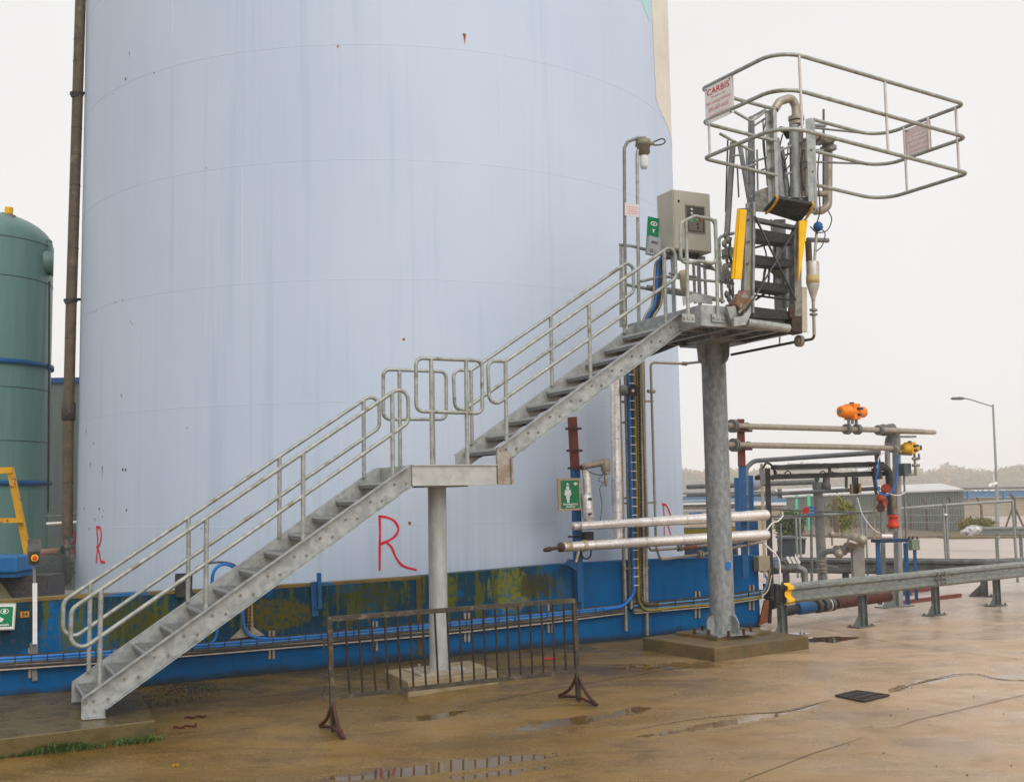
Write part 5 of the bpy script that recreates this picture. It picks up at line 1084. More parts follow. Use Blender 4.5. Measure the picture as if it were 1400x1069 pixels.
# drain, scraps, leaf, weeds
Q = [pg(1143, 952), pg(1172, 945.5), pg(1215, 951.5), pg(1181, 960)]
dg_ = thing('drain_grate', 'rusty square iron drain grating set in the wet yard', 'drain', sum(Q, V())/4)
fl = lambda p, d: V((p.x, p.y, gz(p.x, p.y)+d))
part('pit', MB().add([fl(p, .006) for p in Q], [(0, 1, 2, 3)]), BLACK, dg_); mb = MB()
for k in range(8):
    f = (k+.5)/8; mb.bar(fl(on(Q[0], Q[1], f), .012), fl(on(Q[3], Q[2], f), .012), .035, .012)
part('grate_bars', mb, CHEQ, dg_); mb = MB()
for i in range(4): mb.bar(fl(Q[i], .014), fl(Q[(i+1) % 4], .014), .03, .016)
for f in (.33, .66): mb.bar(fl(on(Q[0], Q[3], f), .0185), fl(on(Q[1], Q[2], f), .0185), .03, .010)
part('grate_frame', mb, CHEQ, dg_)
def scrap(name, label, px, py, L, ang, m, cat, w_=.05):
    p = pg(px, py); mb = MB(); rnd = random.Random(int(px)); d = V((cos(ang), sin(ang), 0)); s_ = V((-d.y, d.x, 0)); A = []
    for k in range(8):
        t = k/7-.5; c_ = p+d*L*t+s_*.04*sin(k*1.9); h = .008+.02*abs(sin(k*2.3+px))*rnd.uniform(.3, 1); A += [V((c_.x, c_.y, gz(c_.x, c_.y)+h))+s_*w_*rnd.uniform(.5, 1), V((c_.x, c_.y, gz(c_.x, c_.y)+.006))-s_*w_*rnd.uniform(.5, 1)]
    mb.add(A, [(2*i, 2*i+2, 2*i+3, 2*i+1) for i in range(7)]); o = single(name, mb, m, label, cat, p)
    so_ = o.modifiers.new('thick', 'SOLIDIFY'); so_.thickness = .006; so_.offset = 0
scrap('rag_strip', 'dark red rag strip on the ground right of the slab, farther from the camera', 267, 981, .24, .3, SCRAP, 'rag', .03); scrap('rag_strip', 'dark red rag strip on the ground right of the slab, nearer to the camera', 253, 994, .25, .5, SCRAP, 'rag', .03)
scrap('plastic_scrap', 'bright red plastic scrap behind the crowd barrier by the wall', 753, 901, .22, .4, PINK, 'scrap', .04); scrap('fallen_leaf', 'single yellow leaf on the yard in front of the slab', 239, 1047, .06, .2, LEAFY, 'leaf', .014)
rnd = random.Random(5); mb = MB()
def tuft(px, py, n_, h):
    p = pg(px, py)
    for _ in range(n_):
        q = p+V((rnd.gauss(0, .07), rnd.gauss(0, .035), 0)); q.z = gz(q.x, q.y); a = rnd.uniform(0, 6.28); l = V((cos(a), sin(a), 0))*rnd.uniform(.02, .09); hh = h*rnd.uniform(.4, 1.1); s_ = V((-sin(a), cos(a), 0))*.004
        m_ = q+l*.5+ZZ*hh*.7; e = q+l*1.6+ZZ*hh; mb.add([q-s_, q+s_, m_+s_, m_-s_, e], [(0, 1, 2, 3), (3, 2, 4)])
for k in range(26): x = 2+k*5.2; tuft(x, 1035-(x/215)*24+rnd.uniform(-1, 3), 40 if 40 < x < 120 else 22, .10 if 50 < x < 110 else .05)
for k in range(12): x = 160+k*4.3; tuft(x, 1018-(x-160)*.12+rnd.uniform(-1, 2), 30, .06)
for x, y in ((315, 940), (240, 958), (216, 962), (270, 942), (283, 940), (232, 950)): tuft(x, y, 14, .035)
single('grass_weeds', mb, GRASS, 'green weeds growing along the foot of the concrete slab', 'grass', kind='stuff')
rnd = random.Random(8); mb = MB()
for _ in range(70):
    x, y = rnd.uniform(205, 300), rnd.uniform(938, 956)
    p = pg(x, y); mb.sphere(p+ZZ*.006, rnd.uniform(.008, .028), (1, 1, .6), 6, 4)
for _ in range(60):
    x, y = rnd.uniform(330, 1390), rnd.uniform(895, 1060); p = pg(x, y); mb.sphere(p+ZZ*.003, rnd.uniform(.004, .011), (1, 1, .7), 6, 4)
single('stone_grit', mb, mat('brown_grit', (.13, .09, .04), (.07, .055, .03), 20, .8), 'loose brown grit and stones scattered near the wall', 'grit', kind='stuff')
# ================================================================== GUARDRAILS
def wbeam(mb, pts, zc_, h=.32, face=1, d=.075):      # pts: plan polyline; profile swept along it
    prof = [(-.5, 0), (-.42, .35), (-.36, 1), (-.22, 1), (-.10, .25), (.10, .25), (.22, 1), (.36, 1), (.42, .35), (.5, 0)]
    n = len(pts); P = []
    for i, p in enumerate(pts):
        t = (pts[min(i+1, n-1)]-pts[max(i-1, 0)]); t.z = 0; t.normalize(); nn = V((t.y, -t.x, 0))*face
        zb = zc_(p) if callable(zc_) else zc_
        for a, b in prof: P.append(V((p.x, p.y, zb+a*h))+nn*(b*d))
        for a, b in reversed(prof): P.append(V((p.x, p.y, zb+a*h))+nn*(b*d-.006))
    m = 2*len(prof)
    mb.add(P, [(i*m+k, i*m+(k+1) % m, (i+1)*m+(k+1) % m, (i+1)*m+k) for i in range(n-1) for k in range(m)]+[tuple(range(m-1, -1, -1)), tuple((n-1)*m+k for k in range(m))]); return mb
def gpost(p, d, h, root, m=GUARD):
    d = V(d).normalized(); s_ = V((-d.y, d.x, 0)); z0 = gz(p.x, p.y)
    q = V((p.x, p.y, z0))+s_*.09
    mb = MB(); mb.obox(q+ZZ*(h/2+.01), d*.07, s_*.004, ZZ*h/2)
    for k in (-1, 1): mb.obox(q+d*.068*k+ZZ*(h/2+.01), d*.004, s_*.045, ZZ*h/2)
    po = part('post', mb, m, root)
    mb = MB(); mb.obox(q-d*.07+ZZ*.012, d*.24, s_*.12, ZZ*.008)
    mb.prism([q-d*.068+ZZ*.02, q-d*.30+ZZ*.02, q-d*.30+ZZ*.035, q-d*.068+ZZ*.26], s_*.01)
    for a in (-.27, .13):
        for b in (-.09, .09): mb.cyl(q+d*(a)+s_*b+ZZ*.02, q+d*a+s_*b+ZZ*.05, .018, 6)
    part('base_plate', mb, m, po)
Gp = [pg(1187, 857), pg(1283, 841), pg(1370, 828)]
gd = (Gp[2]-Gp[0]); gd.z = 0; gd.normalize(); gn = V((gd.y, -gd.x, 0))
gr1 = thing('guardrail', 'galvanised crash barrier with yellow end cap in front of the pipe rack', 'crash barrier', Gp[0])
line0 = Gp[0]+gn*.0
def on_guard(px, py): return ppl(px, py, line0+gn*.09, V((gn.x, gn.y, 0)))
s0 = (on_guard(1076, 811)-Gp[0]).dot(gd); e0 = 9.0
zt0 = on_guard(1078, 798).z; zt1 = on_guard(1398, 766).z; zb0 = on_guard(1078, 826).z; print('guard', zt0, zt1, zb0, on_guard(1398, 791).z, s0)
zmid = (zt0+zb0)/2; hG = zt0-zb0
zg = lambda p: zmid + ((zt1+on_guard(1398, 791).z)/2-zmid)*((p-Gp[0]).dot(gd)-s0)/((on_guard(1398, 780)-Gp[0]).dot(gd)-s0)
bp = [Gp[0]+gd*(s0+.14+(e0-s0)*k/14)+gn*.02 for k in range(15)]
part('beam', wbeam(MB(), bp, zg, hG), GUARD, gr1)
capP = [Gp[0]+gd*(s0-.0+.02*k)+gn*.024 for k in range(8)]
part('end_cap', wbeam(MB(), [Gp[0]+gd*(s0+.16*k/4)+gn*.03 for k in range(5)], zg, hG*1.07, d=.085), YEL, gr1)
part('cap_back', MB().tube([Gp[0]+gd*s0-gn*.10+ZZ*(zmid-hG*.45), Gp[0]+gd*s0-gn*.10+ZZ*(zmid+hG*.45)], .05, 10), BLACK, gr1)
mb = MB()
p = on_guard(1287, 780); s1 = (p-Gp[0]).dot(gd)
for a in (-.16, -.02, .1): 
    for z in (-.28, -.08, .12, .30): q = Gp[0]+gd*(s1+a)+gn*.10; q.z = zg(q)+z*hG; mb.cyl(q-gn*.05, q+gn*.02, .018, 8)
for s_ in (1.6, 3.4, 5.2): q = Gp[0]+gd*(s0+s_)+gn*.05; q.z = zg(q)+.02; mb.bar(q-gd*.05, q+gd*.05, .01, .02)
part('bolts', mb, BOLT, gr1)
for s_ in (s0+.10, 0, (Gp[1]-Gp[0]).dot(gd), (Gp[2]-Gp[0]).dot(gd), 7.8): q = Gp[0]+gd*s_; gpost(q, gd, zg(q)+hG*.4-gz(q.x, q.y), gr1, mat('dark_barrier_post', (.15, .165, .155), (.10, .11, .105), 7, .5, .35))
B0, B1 = pY(1040, 800, 26.5), pg(1346, 816); B0.z = B1.z = 0; bdv = (B1-B0).normalized(); B2 = B1+(bdv*.5+gd*.5).normalized()*1.2; B3 = B2+gd*4
gr2 = thing('guardrail', 'dark crash barrier seen from behind, running beyond the pipe rack', 'crash barrier', B1)
GD = mat('dark_barrier_back', (.15, .155, .15), (.09, .095, .095), 6, .5, .4)
pts = [B0+(B1-B0)*k/8 for k in range(9)]+[B2, B3]
part('beam', wbeam(MB(), [p-gn*0 for p in pts], .63, .36, 1, .08), GD, gr2)
for f in (.12, .4, .66, 1.0): gpost(B0+(B1-B0)*f, bdv, .74, gr2, GD)
F0 = pY(1338, 726, 47); F1 = pY(1440, 722, 46)
gr3 = thing('guardrail', 'distant crash barrier with crumpled end beside the lamp post', 'crash barrier', V((F0.x, F0.y, gz(F0.x, F0.y))))
part('beam', wbeam(MB(), [F0+(F1-F0)*k/6 for k in range(7)], lambda p: F0.z+.0, .36, 1, .09), GUARD, gr3)
part('crumpled_end', MB().lathe(F0-V((.75, 0, .05)), F0+V((.2, 0, .1)), [(0, .06), (.2, .16), (.45, .24), (.7, .2), (1, .1)], 9), mat('crumpled_steel', (.12, .12, .12), (.6, .6, .58), 5, .5, .3), gr3)
for x in (1362, 1395): q = pY(x, 728, 46.8); part('post', MB().bar(V((q.x, q.y, gz(q.x, q.y))), V((q.x, q.y, F0.z+.1)), .12, .08, gd), GUARD, gr3)

# ================================================================== PIPE RACK ON THE RIGHT
def pipe(name, label, pts, r, m, fl=(), fm=None, root=None, seg=14, fr=.12):       # pts: (px, py, Y)
    P = [pY(*q) for q in pts]; 
    t = root or thing(name, label, 'pipe', P[0])
    part('pipe', MB().tube(fillet(P, fr, 6), r, seg), m, t)
    for (px, py, Y, rr) in fl:
        p = pY(px, py, Y); d = min(((a, b) for a, b in zip(P, P[1:])), key=lambda s_: ((s_[0]+s_[1])/2-p).length); part('flange', flange(MB(), p, d[1]-d[0], rr), fm or GREYP, t)
    return t
Yq = lambda px: 18.9+(px-997)/279*3.6
pa = pipe('rack_pipe', 'top tan pipe of the rack, passing under the orange actuator', [(994, 582, Yq(994)), (1155, 586.5, Yq(1155)), (1210, 588, Yq(1210)), (1262, 590, Yq(1262))], .052, TAN, [(1002, 582.3, Yq(1002), .115), (1158, 586.7, Yq(1158), .10), (1172, 587, Yq(1172), .10), (1202, 588, Yq(1202), .10)])
part('pipe', MB().tube([pY(1228, 589.5, 21.9), pY(1277, 591, 24.3)], .052, 14), TAN, pa); part('end_bracket', MB().bar(pY(1226, 597, 21.9), pY(1250, 597, 22.2), .1, .04), GREYP, pa)
pb = pipe('rack_pipe', 'second tan pipe of the rack ending at the amber actuator', [(993, 608, Yq(993)), (1155, 611, Yq(1155)), (1226, 613, Yq(1226))], .052, TAN, [(1004, 608.3, Yq(1004), .115), (1221, 613, Yq(1221), .085)])
for px, py in ((1021, 582.8), (1023, 608.7)): a = pY(px, py, Yq(px)); part('pipe_clamp', MB().cyl(a-WD*.02, a+WD*.02, .066, 14), DARKST, pa if py < 600 else pb)
pipe('rack_pipe', 'grey pipe sloping up to the right under the two tan pipes', [(1022, 702, 24), (1020, 640, 24), (1030, 630, 24), (1203, 618.3, 22)], .05, GREYP, fr=.2)
Yk = 23.0
pipe('rack_pipe', 'grey pipe with a flange running level below the black cable trays', [(985, 678, 24), (1080, 674, 23.6), (1203, 667.5, 22.6)], .042, GREYP, [(1066, 674.5, 23.7, .10)])
pipe('rack_pipe', 'short brown pipe level with the top of the grey pillar', [(940, 665.5, 26), (1010, 663, 25), (1055, 661, 24.5), (1119, 658.5, 24)], .055, GREYP)
part('lagged_end', MB().lathe(pY(1023, 664, 24.2), pY(1042, 661, 24), [(0, .05), (.15, .11), (.5, .125), (.9, .10), (1, .07)], 14), mat('grey_white_lagging', (.42, .42, .44), (.33, .33, .36), 8, .6), pipe('rack_pipe', 'brown pipe passing behind the tall column, second from the top', [(940, 677, 26), (1010, 675, 25), (1046, 674, 24.5)], .04, GREYP))
pipe('rack_pipe', 'thin grey pipe with the small blue handled valve', [(990, 692, 24), (1060, 696, 23.6), (1100, 698, 23.3), (1193, 701.5, 22.6)], .022, GREYP)
pipe('rack_pipe', 'short thin grey pipe just under the blue handled valve', [(1050, 706, 23.6), (1137, 705, 23.2), (1137, 720, 23.2)], .022, GREYP, fr=.05)
for k, (y, m_, r_) in enumerate(((685, ALUM, .018), (691.5, GREYP, .03), (699, ALUM, .035), (722, GREYP, .02))):
    pipe('background_pipe', ('silver thin pipe behind the tall column, upper of two silver ones', 'dark grey thin pipe behind the tall column between the silver pipes', 'thicker silver pipe behind the tall column, lower of two silver ones', 'lowest dark thin pipe behind the tall column above the yellow strip')[k], [(935, y, 27), (1012, y-1.5, 26)], r_, m_)
for (y0, y1, m_, nm, lab) in ((723, 730, mat('dull_yellow_strip', (.32, .24, .02), (.26, .19, .02), 4, .6), 'yellow_beam', 'dull yellow beam low behind the tall column beside the tank'), (735, 775, mat('dark_blue_panel', (.02, .06, .10), (.018, .05, .085), 3, .6), 'dark_hoarding', 'dark blue panel standing low behind the tall column'), (697.5, 706, mat('bright_blue_panel', (.02, .20, .55), (.02, .18, .5), 3, .5), 'blue_box', 'small bright blue box between the tank edge and the tall column')):
    a = pY(936 if y0 != 697.5 else 945, (y0+y1)/2, 27.5); b = pY(1008 if y0 != 697.5 else 957, (y0+y1)/2-1, 26.8); h = (y1-y0)/1538*27
    single(nm, MB().bar(a, b, .12, h), m_, lab, nm.replace('_', ' '), a)
def vpost(name, label, x0, y0, x1, y1, Y, w_, m, cat='post', extra=None, round_=False):
    a, b = pY(x0, y0, Y), pY(x1, y1, Y); t = thing(name, label, cat, b)
    part('post', MB().cyl(b, a, w_/2, 14) if round_ else MB().bar(b, a, w_, w_, V((0, 1, 0))), m, t); return t
t = vpost('rack_post', 'blue rack post with dark red top right of the tall column', 1012.5, 574, 1019, 790, 19.2, .105, BLUEP)
part('red_top', MB().bar(pY(1014.2, 637, 19.18), pY(1012.3, 573, 19.18), .112, .112, V((0, 1, 0))), REDOX, t)
for y in (589, 614): part('bracket', MB().bar(pY(1008, y, 19.1), pY(1028, y, 19.1), .1, .035), mat('dark_red_bracket', (1, 1, 1)), t)
vpost('rack_post', 'shorter blue post just right of the tall column', 1007, 653, 1009.5, 745, 22, .09, BLUEP); vpost('rack_post', 'short blue post between the red topped post and the black post', 1026, 650, 1028, 745, 22.5, .09, BLUEP)
vpost('rack_post', 'blue stub column behind the junction box at the end of the wall', 1029, 712, 1031, 765, 21, .16, BLUEP)
t = vpost('rack_post', 'slim black post with a cream cable strip beside it', 1049, 640, 1054, 800, 20.6, .085, BLACK); part('cream_strip', MB().bar(pY(1041, 634, 20.5), pY(1046, 790, 20.5), .045, .045, V((0, 1, 0))), mat('cream_trunking', (.46, .36, .24), (.36, .30, .2), 5, .5), t)
part('conduit_coil', MB().tube(bez([pY(1043, 640, 20.4), pY(1048, 633, 20.4), pY(1056, 637, 20.4), pY(1061, 648, 20.4), pY(1056, 655, 20.4), pY(1050, 646, 20.4)], 5), .02, 8), BLACK, t)
part('grey_sleeve', MB().bar(pY(1041, 640, 20.45), pY(1043, 662, 20.45), .075, .06, V((0, 1, 0))), GREYP, t)
gpt = pg(1229, 829); YG = gpt.y
t = thing('gantry_post', 'tall grey steel post of the pipe rack with a gusseted foot', 'post', gpt)
part('post', MB().bar(gpt, pY(1225, 585, YG), .115, .115, WN), mat('grey_rack_steel', (.36, .35, .335), (.28, .27, .26), 5, .5, .2, bump=.1), t)
part('foot_gusset', merge(MB().prism([gpt-WD*.06+ZZ*.02, gpt-WD*.45+ZZ*.02, gpt-WD*.42+ZZ*.06, gpt-WD*.12+ZZ*.38, gpt-WD*.06+ZZ*.38], WN*.02), MB().obox(gpt+ZZ*.01-WD*.12, WD*.4, WN*.15, ZZ*.012)), GUARD, t)
dv = thing('riser_pipe', 'dark vertical riser with a red coupling beside the grey gantry post', 'pipe', pY(1221, 760, YG-.15))
part('pipe', MB().tube([pY(1213, 605, YG-.25), pY(1214, 655, YG-.2), pY(1216, 660, YG-.2)], .055, 14), mat('grey_rack_steel', (1, 1, 1)), dv); part('dark_pipe', MB().tube(fillet([pY(1200, 638, YG-.3), pY(1215, 640, YG-.25), pY(1218, 706, YG-.2)], .15, 5), .07, 14), BLACK, dv); part('stained_length', MB().tube([pY(1220, 676, YG-.24), pY(1222, 703, YG-.24)], .065, 14), mat('stained_riser', (.22, .18, .10), (.10, .08, .06), 7, .6), dv)
part('red_coupling', MB().lathe(pY(1221, 704, YG-.25), pY(1221.5, 722, YG-.25), [(0, .09), (.08, .11), (.15, .115), (.2, .085), (.4, .1), (.7, .105), (.75, .12), (.95, .12), (1, .08)], 16), REDP, dv); part('lower_flange', MB().cyl(pY(1221.5, 722, YG-.25), pY(1221.7, 726, YG-.25), .10, 14), GREYP, dv)
part('elbow', merge(MB().tube(fillet([pY(1216, 612, YG-.2), pY(1214, 600, YG-.2), pY(1223, 592, YG-.2)], .2, 5), .075, 14)), GREYP, dv)
def actuator(name, label, c_, ax, L, r, m, stem):
    t = thing(name, label, 'valve actuator', c_-ZZ*r*2); a, b = c_-ax*L/2, c_+ax*L/2
    part('body', MB().lathe(a, b, [(0, r*.55), (.03, r*.82), (.12, r*.86), (.15, r*.95), (.36, r), (.38, r*1.12), (.62, r*1.12), (.64, r*.95), (.85, r*.86), (.97, r*.82), (1, r*.5)], 20), m, t, bevel=0)
    part('centre_block', MB().obox(c_, ax*L*.13, WN*r*1.05, ZZ*r*1.18), m, t, bevel=.01)
    part('top_indicator', MB().cyl(c_+ZZ*r*1.15, c_+ZZ*r*1.42, r*.35, 12), BLACK, t)
    part('end_screw', MB().cyl(a-ax*.006, a+ax*.01, r*.3, 10), GREYP, t)
    part('solenoid', merge(MB().obox(c_-WN*r*1.2+ax*L*.08+ZZ*r*.4, ax*.06, WN*.03, ZZ*.02), MB().obox(c_-WN*r*1.2+ax*L*.05-ZZ*r*.5, ax*.03, WN*.02, ZZ*.02)), mat('dark_blue_cable', (1, 1, 1)), t)
    if stem:
        for k in (-1, 0, 1): part('mount_leg', MB().cyl(c_+ax*.10*k-ZZ*r*1.05, c_+ax*.10*k-ZZ*(r*1.05+stem), .03, 8), GREYP if k else GALV, t)
    return t
actuator('valve_actuator', 'orange valve actuator standing on the top tan pipe', pY(1165, 563, Yq(1165)-.1), WD, .64, .125, ORANGE, .10)
t = actuator('valve_actuator', 'amber valve actuator at the gantry post end of the second pipe', pY(1244, 612.5, YG-.35), WD, .42, .10, ACTY, 0); part('mount_plate', MB().bar(pY(1228, 620, YG-.3), pY(1246, 620.5, YG-.3), .1, .06), GREYP, t)
part('sampling_cocks', merge(*[MB().cyl(pY(x0, y0, YG-.3), pY(x1, y1, YG-.3), r_, 8) for x0, y0, x1, y1, r_ in ((1250, 620, 1252, 650, .025), (1247, 627, 1256, 627, .03), (1247, 636, 1257, 636, .03), (1252, 648, 1236, 650, .02), (1256, 620, 1257, 628, .02))]), GRIME, t)
part('tip', MB().cyl(pY(1258, 612, YG-.2), pY(1259.5, 612, YG-.2), .05, 12), mat('teal_flange', (1, 1, 1)), t)
t = thing('rack_valve', 'large flanged grey valve on the top pipe above the gantry post', 'valve', pY(1213, 600, YG-.4)); c_ = pY(1213, 588, YG-.4); part('body', MB().lathe(c_-WD*.16, c_+WD*.16, [(0, .08), (.05, .115), (.25, .12), (.3, .095), (.7, .095), (.75, .125), (.95, .12), (1, .08)], 16), mat('teal_grey_valve', (.09, .13, .14), (.16, .15, .13), 8, .5, .2), t); d = -WN; part('cover_flange', merge(MB().cyl(c_+d*.05, c_+d*.14, .125, 16), MB().cyl(c_+d*.14, c_+d*.17, .08, 14)), GREYP, t)
for lab, y0, y1, x0, x1 in (('upper black cable tray strung between the rack posts', 641, 636.5, 1058, 1205), ('lower black cable tray with hanging brackets between the rack posts', 655, 649.5, 1036, 1206)):
    a, b = pY(x0, y0, 21.6), pY(x1, y1, 22.6); t = thing('black_cable_tray', lab, 'cable tray', a)
    part('tray', merge(MB().bar(a, b, .16, .03), MB().bar(a-WN*.08+ZZ*.03, b-WN*.08+ZZ*.03, .01, .07), MB().bar(a+WN*.08+ZZ*.03, b+WN*.08+ZZ*.03, .01, .07)), BLACK, t)
    mb = MB(); rnd = random.Random(int(y0)); n_ = 18
    mb.tube([a+(b-a)*(k/n_)+ZZ*(.05+rnd.uniform(-.006, .012)) for k in range(n_+1)], .03, 7); mb.tube([a+(b-a)*(k/n_)-WN*.05+ZZ*(.055+rnd.uniform(-.006, .012)) for k in range(n_+1)], .02, 7); part('cables', mb, DKC, t)
    if y0 < 650:
        mb = MB()
        for k in range(60): p = a+(b-a)*((k+.5)/60); mb.obox(p-WN*.085-ZZ*.02, WD*.012, WN*.004, ZZ*.02)
        part('tray_teeth', mb, BLACK, t)
    else:
        for x0_, y0_, x1_, y1_ in ((1060, 655, 1059, 642), (1134, 651, 1134, 638), (1199, 650, 1195, 636)): part('hanger', MB().bar(pY(x0_, y0_, 22), pY(x1_, y1_, 22), .05, .04, V((0, 1, 0))), BLACK, t)
        for x_ in (1072, 1120, 1131): part('cable_hoop', MB().tube(bez([pY(x_+dx, 652+dy, 21.8) for dx, dy in ((0, 0), (1, -5), (5, -8), (9, -5), (9, 1))], 4), .012, 6), BLACK, t)
        part('junction_block', MB().lathe(pY(1130, 653, 21.9), pY(1129, 669, 21.9), [(0, .07), (.4, .07), (.6, .09), (1, .10)], 10), DARKST, t); part('yellow_sided_box', merge(MB().bar(pY(1169, 652, 22.2), pY(1169, 675, 22.2), .10, .10, V((0, 1, 0)))), BLACK, t)
        part('box_cheeks', merge(MB().bar(pY(1164, 662, 22.1), pY(1164, 675, 22.1), .035, .12, V((0, 1, 0))), MB().bar(pY(1175, 661, 22.1), pY(1175, 674, 22.1), .035, .12, V((0, 1, 0)))), mat('dull_ochre', (.28, .19, .04), (.2, .14, .04), 6, .6), t)
        part('hanger', MB().bar(pY(1157, 651, 22.1), pY(1157, 667, 22.1), .045, .045, V((0, 1, 0))), BLACK, t); part('drop_bracket', merge(MB().bar(pY(1193, 640, 22.4), pY(1198, 676, 22.4), .05, .05, V((0, 1, 0))), MB().bar(pY(1199, 622, 22.3), pY(1203, 655, 22.3), .09, .07, V((0, 1, 0)))), BLACK, t)
rv = thing('red_valve', 'orange-red valve cluster hanging left of the gantry post', 'valve', pY(1208, 700, 22.0))
c_ = pY(1211, 668, 21.9); d = (CAM-c_).normalized(); part('valve_cap', merge(MB().cyl(c_-d*.06, c_+d*.05, .095, 18), MB().cyl(c_+d*.05, c_+d*.08, .06, 14)), mat('weathered_red_valve', (.42, .06, .02), (.26, .04, .015), 9, .5, c3=(.12, .05, .03), s3=11, t3=(.55, .65)), rv)
part('valve_body', merge(MB().tube(bez([pY(1211, 672, 22), pY(1205, 678, 22), pY(1206, 688, 22), pY(1208, 694, 22)], 5), .065, 12), MB().sphere(pY(1204, 681, 21.95), .09), MB().tube([pY(1212, 682, 22), pY(1213, 688, 22), pY(1209, 690, 22)], .02, 8)), mat('weathered_red_valve', (1, 1, 1)), rv); c_ = pY(1204, 694, 21.9); part('outlet', MB().cyl(c_-d*.05, c_+d*.06, .085, 16), mat('dark_rust_outlet', (.09, .03, .02), (.06, .025, .02), 9, .6), rv)
part('blue_hose', MB().tube(bez([pY(1228, 622, 21.5), pY(1226, 650, 21.5), pY(1222, 667, 21.5), pY(1212, 677, 21.5), pY(1202, 672, 21.5), pY(1198, 655, 21.5), pY(1201, 638, 21.5), pY(1199, 630, 21.5)], 6), .016, 8), BLUEC, rv); part('pale_hose', merge(MB().tube(bez([pY(1199, 640, 21.6), pY(1202, 625, 21.6), pY(1210, 617, 21.6)], 6), .012, 7), MB().tube(bez([pY(1212, 674, 21.6), pY(1225, 677, 21.6), pY(1235, 675, 21.6), pY(1240, 669, 21.6)], 6), .010, 7)), OFFW, rv)
bv = thing('blue_handled_valve', 'small valve with blue handle and red hub on the thin grey pipe', 'valve', pY(1107, 703, 23.1)); part('handle', merge(*[MB().bar(pY(1104, y, 23.0), pY(1113.5, y+.3, 23.0), .03, .045) for y in (693.5, 698, 702.5)]), mat('bright_blue_panel', (1, 1, 1)), bv); c_ = pY(1101.5, 697.5, 23); part('hub', MB().cyl(c_, c_+V((0, -.07, 0)), .07, 14), REDP, bv); part('drop_pipe', MB().cyl(pY(1109, 706, 23.1), pY(1110, 800, 23.1), .028, 8), GREYP, bv)
t = vpost('bollard_pillar', 'thick grey round pillar among the pipes with a dark cap', 1118, 667, 1125, 795, 23.4, .20, mat('pale_grey_pillar', (.27, .265, .26), (.21, .21, .205), 5, .6), 'pillar', round_=True); part('cap', MB().cyl(pY(1117.8, 659, 23.4), pY(1118, 668, 23.4), .11, 14), GREYP, t); part('small_cock', merge(MB().cyl(pY(1117, 653, 23.4), pY(1117, 660, 23.4), .03, 8), MB().cyl(pY(1114, 655, 23.4), pY(1120, 655, 23.4), .03, 8)), mat('teal_flange', (1, 1, 1)), t)
t = thing('elbow_pipe', 'grey pipe with flanged elbow rising into a fat square pillar', 'pipe', pY(1126, 800, 21.8)); part('pipe', MB().tube(fillet([pY(1125.5, 792, 21.8), pY(1122, 754, 21.8), pY(1150, 752.5, 21.6), pY(1166, 744, 21.5)], .16, 6), .055, 14), GREYP, t)
for (x, y, Y, dd) in ((1123, 768, 21.8, ZZ), (1124, 779, 21.8, ZZ), (1145, 752.5, 21.65, WD), (1152, 752, 21.6, WD), (1160, 748, 21.55, WD)): part('flange', flange(MB(), pY(x, y, Y), dd, .10), TAN, t)
part('lever', merge(MB().bar(pY(1122, 772, 21.6), pY(1146, 775, 21.4), .03, .025), MB().cyl(pY(1138, 746, 21.6), pY(1137, 724, 21.6), .02, 8), MB().bar(pY(1132, 729, 21.6), pY(1152, 729, 21.6), .02, .02), MB().sphere(pY(1137, 730, 21.6), .07), MB().sphere(pY(1147, 757, 21.5), .09)), TAN, t)
part('pillar', MB().bar(pY(1174, 800, 21.6), pY(1172, 745, 21.6), .22, .16, V((0, 1, 0))), mat('warm_grey_pillar', (.30, .285, .26), (.24, .225, .205), 5, .6), t); part('top_elbow', merge(MB().tube(fillet([pY(1164, 746, 21.5), pY(1167, 733, 21.4), pY(1178, 741, 21.3)], .2, 6), .10, 14), MB().sphere(pY(1178, 738, 21.3), .11), MB().cyl(pY(1160, 740, 21.3), pY(1182, 746, 21.3), .04, 8)), TAN, t)
t = thing('pump', 'blue-grey pump bulb with flanged pipe bending down near the wall end', 'pump', pY(1070, 790, 20.6)); part('bulb', MB().sphere(pY(1060, 774, 20.7), .145, (1.25, 1, 1), 18, 12), mat('blue_grey_pump', (.10, .14, .18), (.07, .10, .13), 7, .4), t)
part('pipe', MB().tube(fillet([pY(1060, 776, 20.6), pY(1090, 776, 20.5), pY(1100, 779, 20.5), pY(1100.5, 800, 20.5)], .16, 6), .058, 14), GREYP, t)
for x in (1072, 1078, 1086): part('flange', flange(MB(), pY(x, 774.5, 20.6), WD, .11), GRIME, t)
part('silver_clips', merge(*[MB().bar(pY(x, 761, 20.4), pY(x+5, 770, 20.4), .04, .05) for x in (1076, 1082, 1088)]), ALUM, t)
part('upright_conduit', MB().cyl(pY(1067, 715, 20.8), pY(1068, 772, 20.8), .025, 8), GREYP, t)
t = thing('hose_line', 'dark hose line on the ground under the crash barrier, starting with a blue coupling', 'hose', pg(1100, 838)); hp_ = [pY(1070, 836, 19.4), pY(1090, 832, 19.5), pY(1113, 829, 19.8), pY(1135, 826, 20.2), pY(1165, 822, 20.6), pY(1200, 817, 21.2)]
part('hose', MB().tube(hp_, .085, 12), BLACK, t); part('blue_coupling', MB().lathe(pY(1090, 832, 19.45), pY(1112, 829.5, 19.75), [(0, .09), (.1, .105), (.9, .105), (1, .09)], 14), BLUEP, t); part('red_hose', MB().tube([pY(1142, 825, 20.2), pY(1175, 820.5, 20.7), pY(1215, 815, 21.3)], .098, 12), mat('dark_red_hose', (.12, .035, .025), (.07, .02, .018), 9, .6), t)
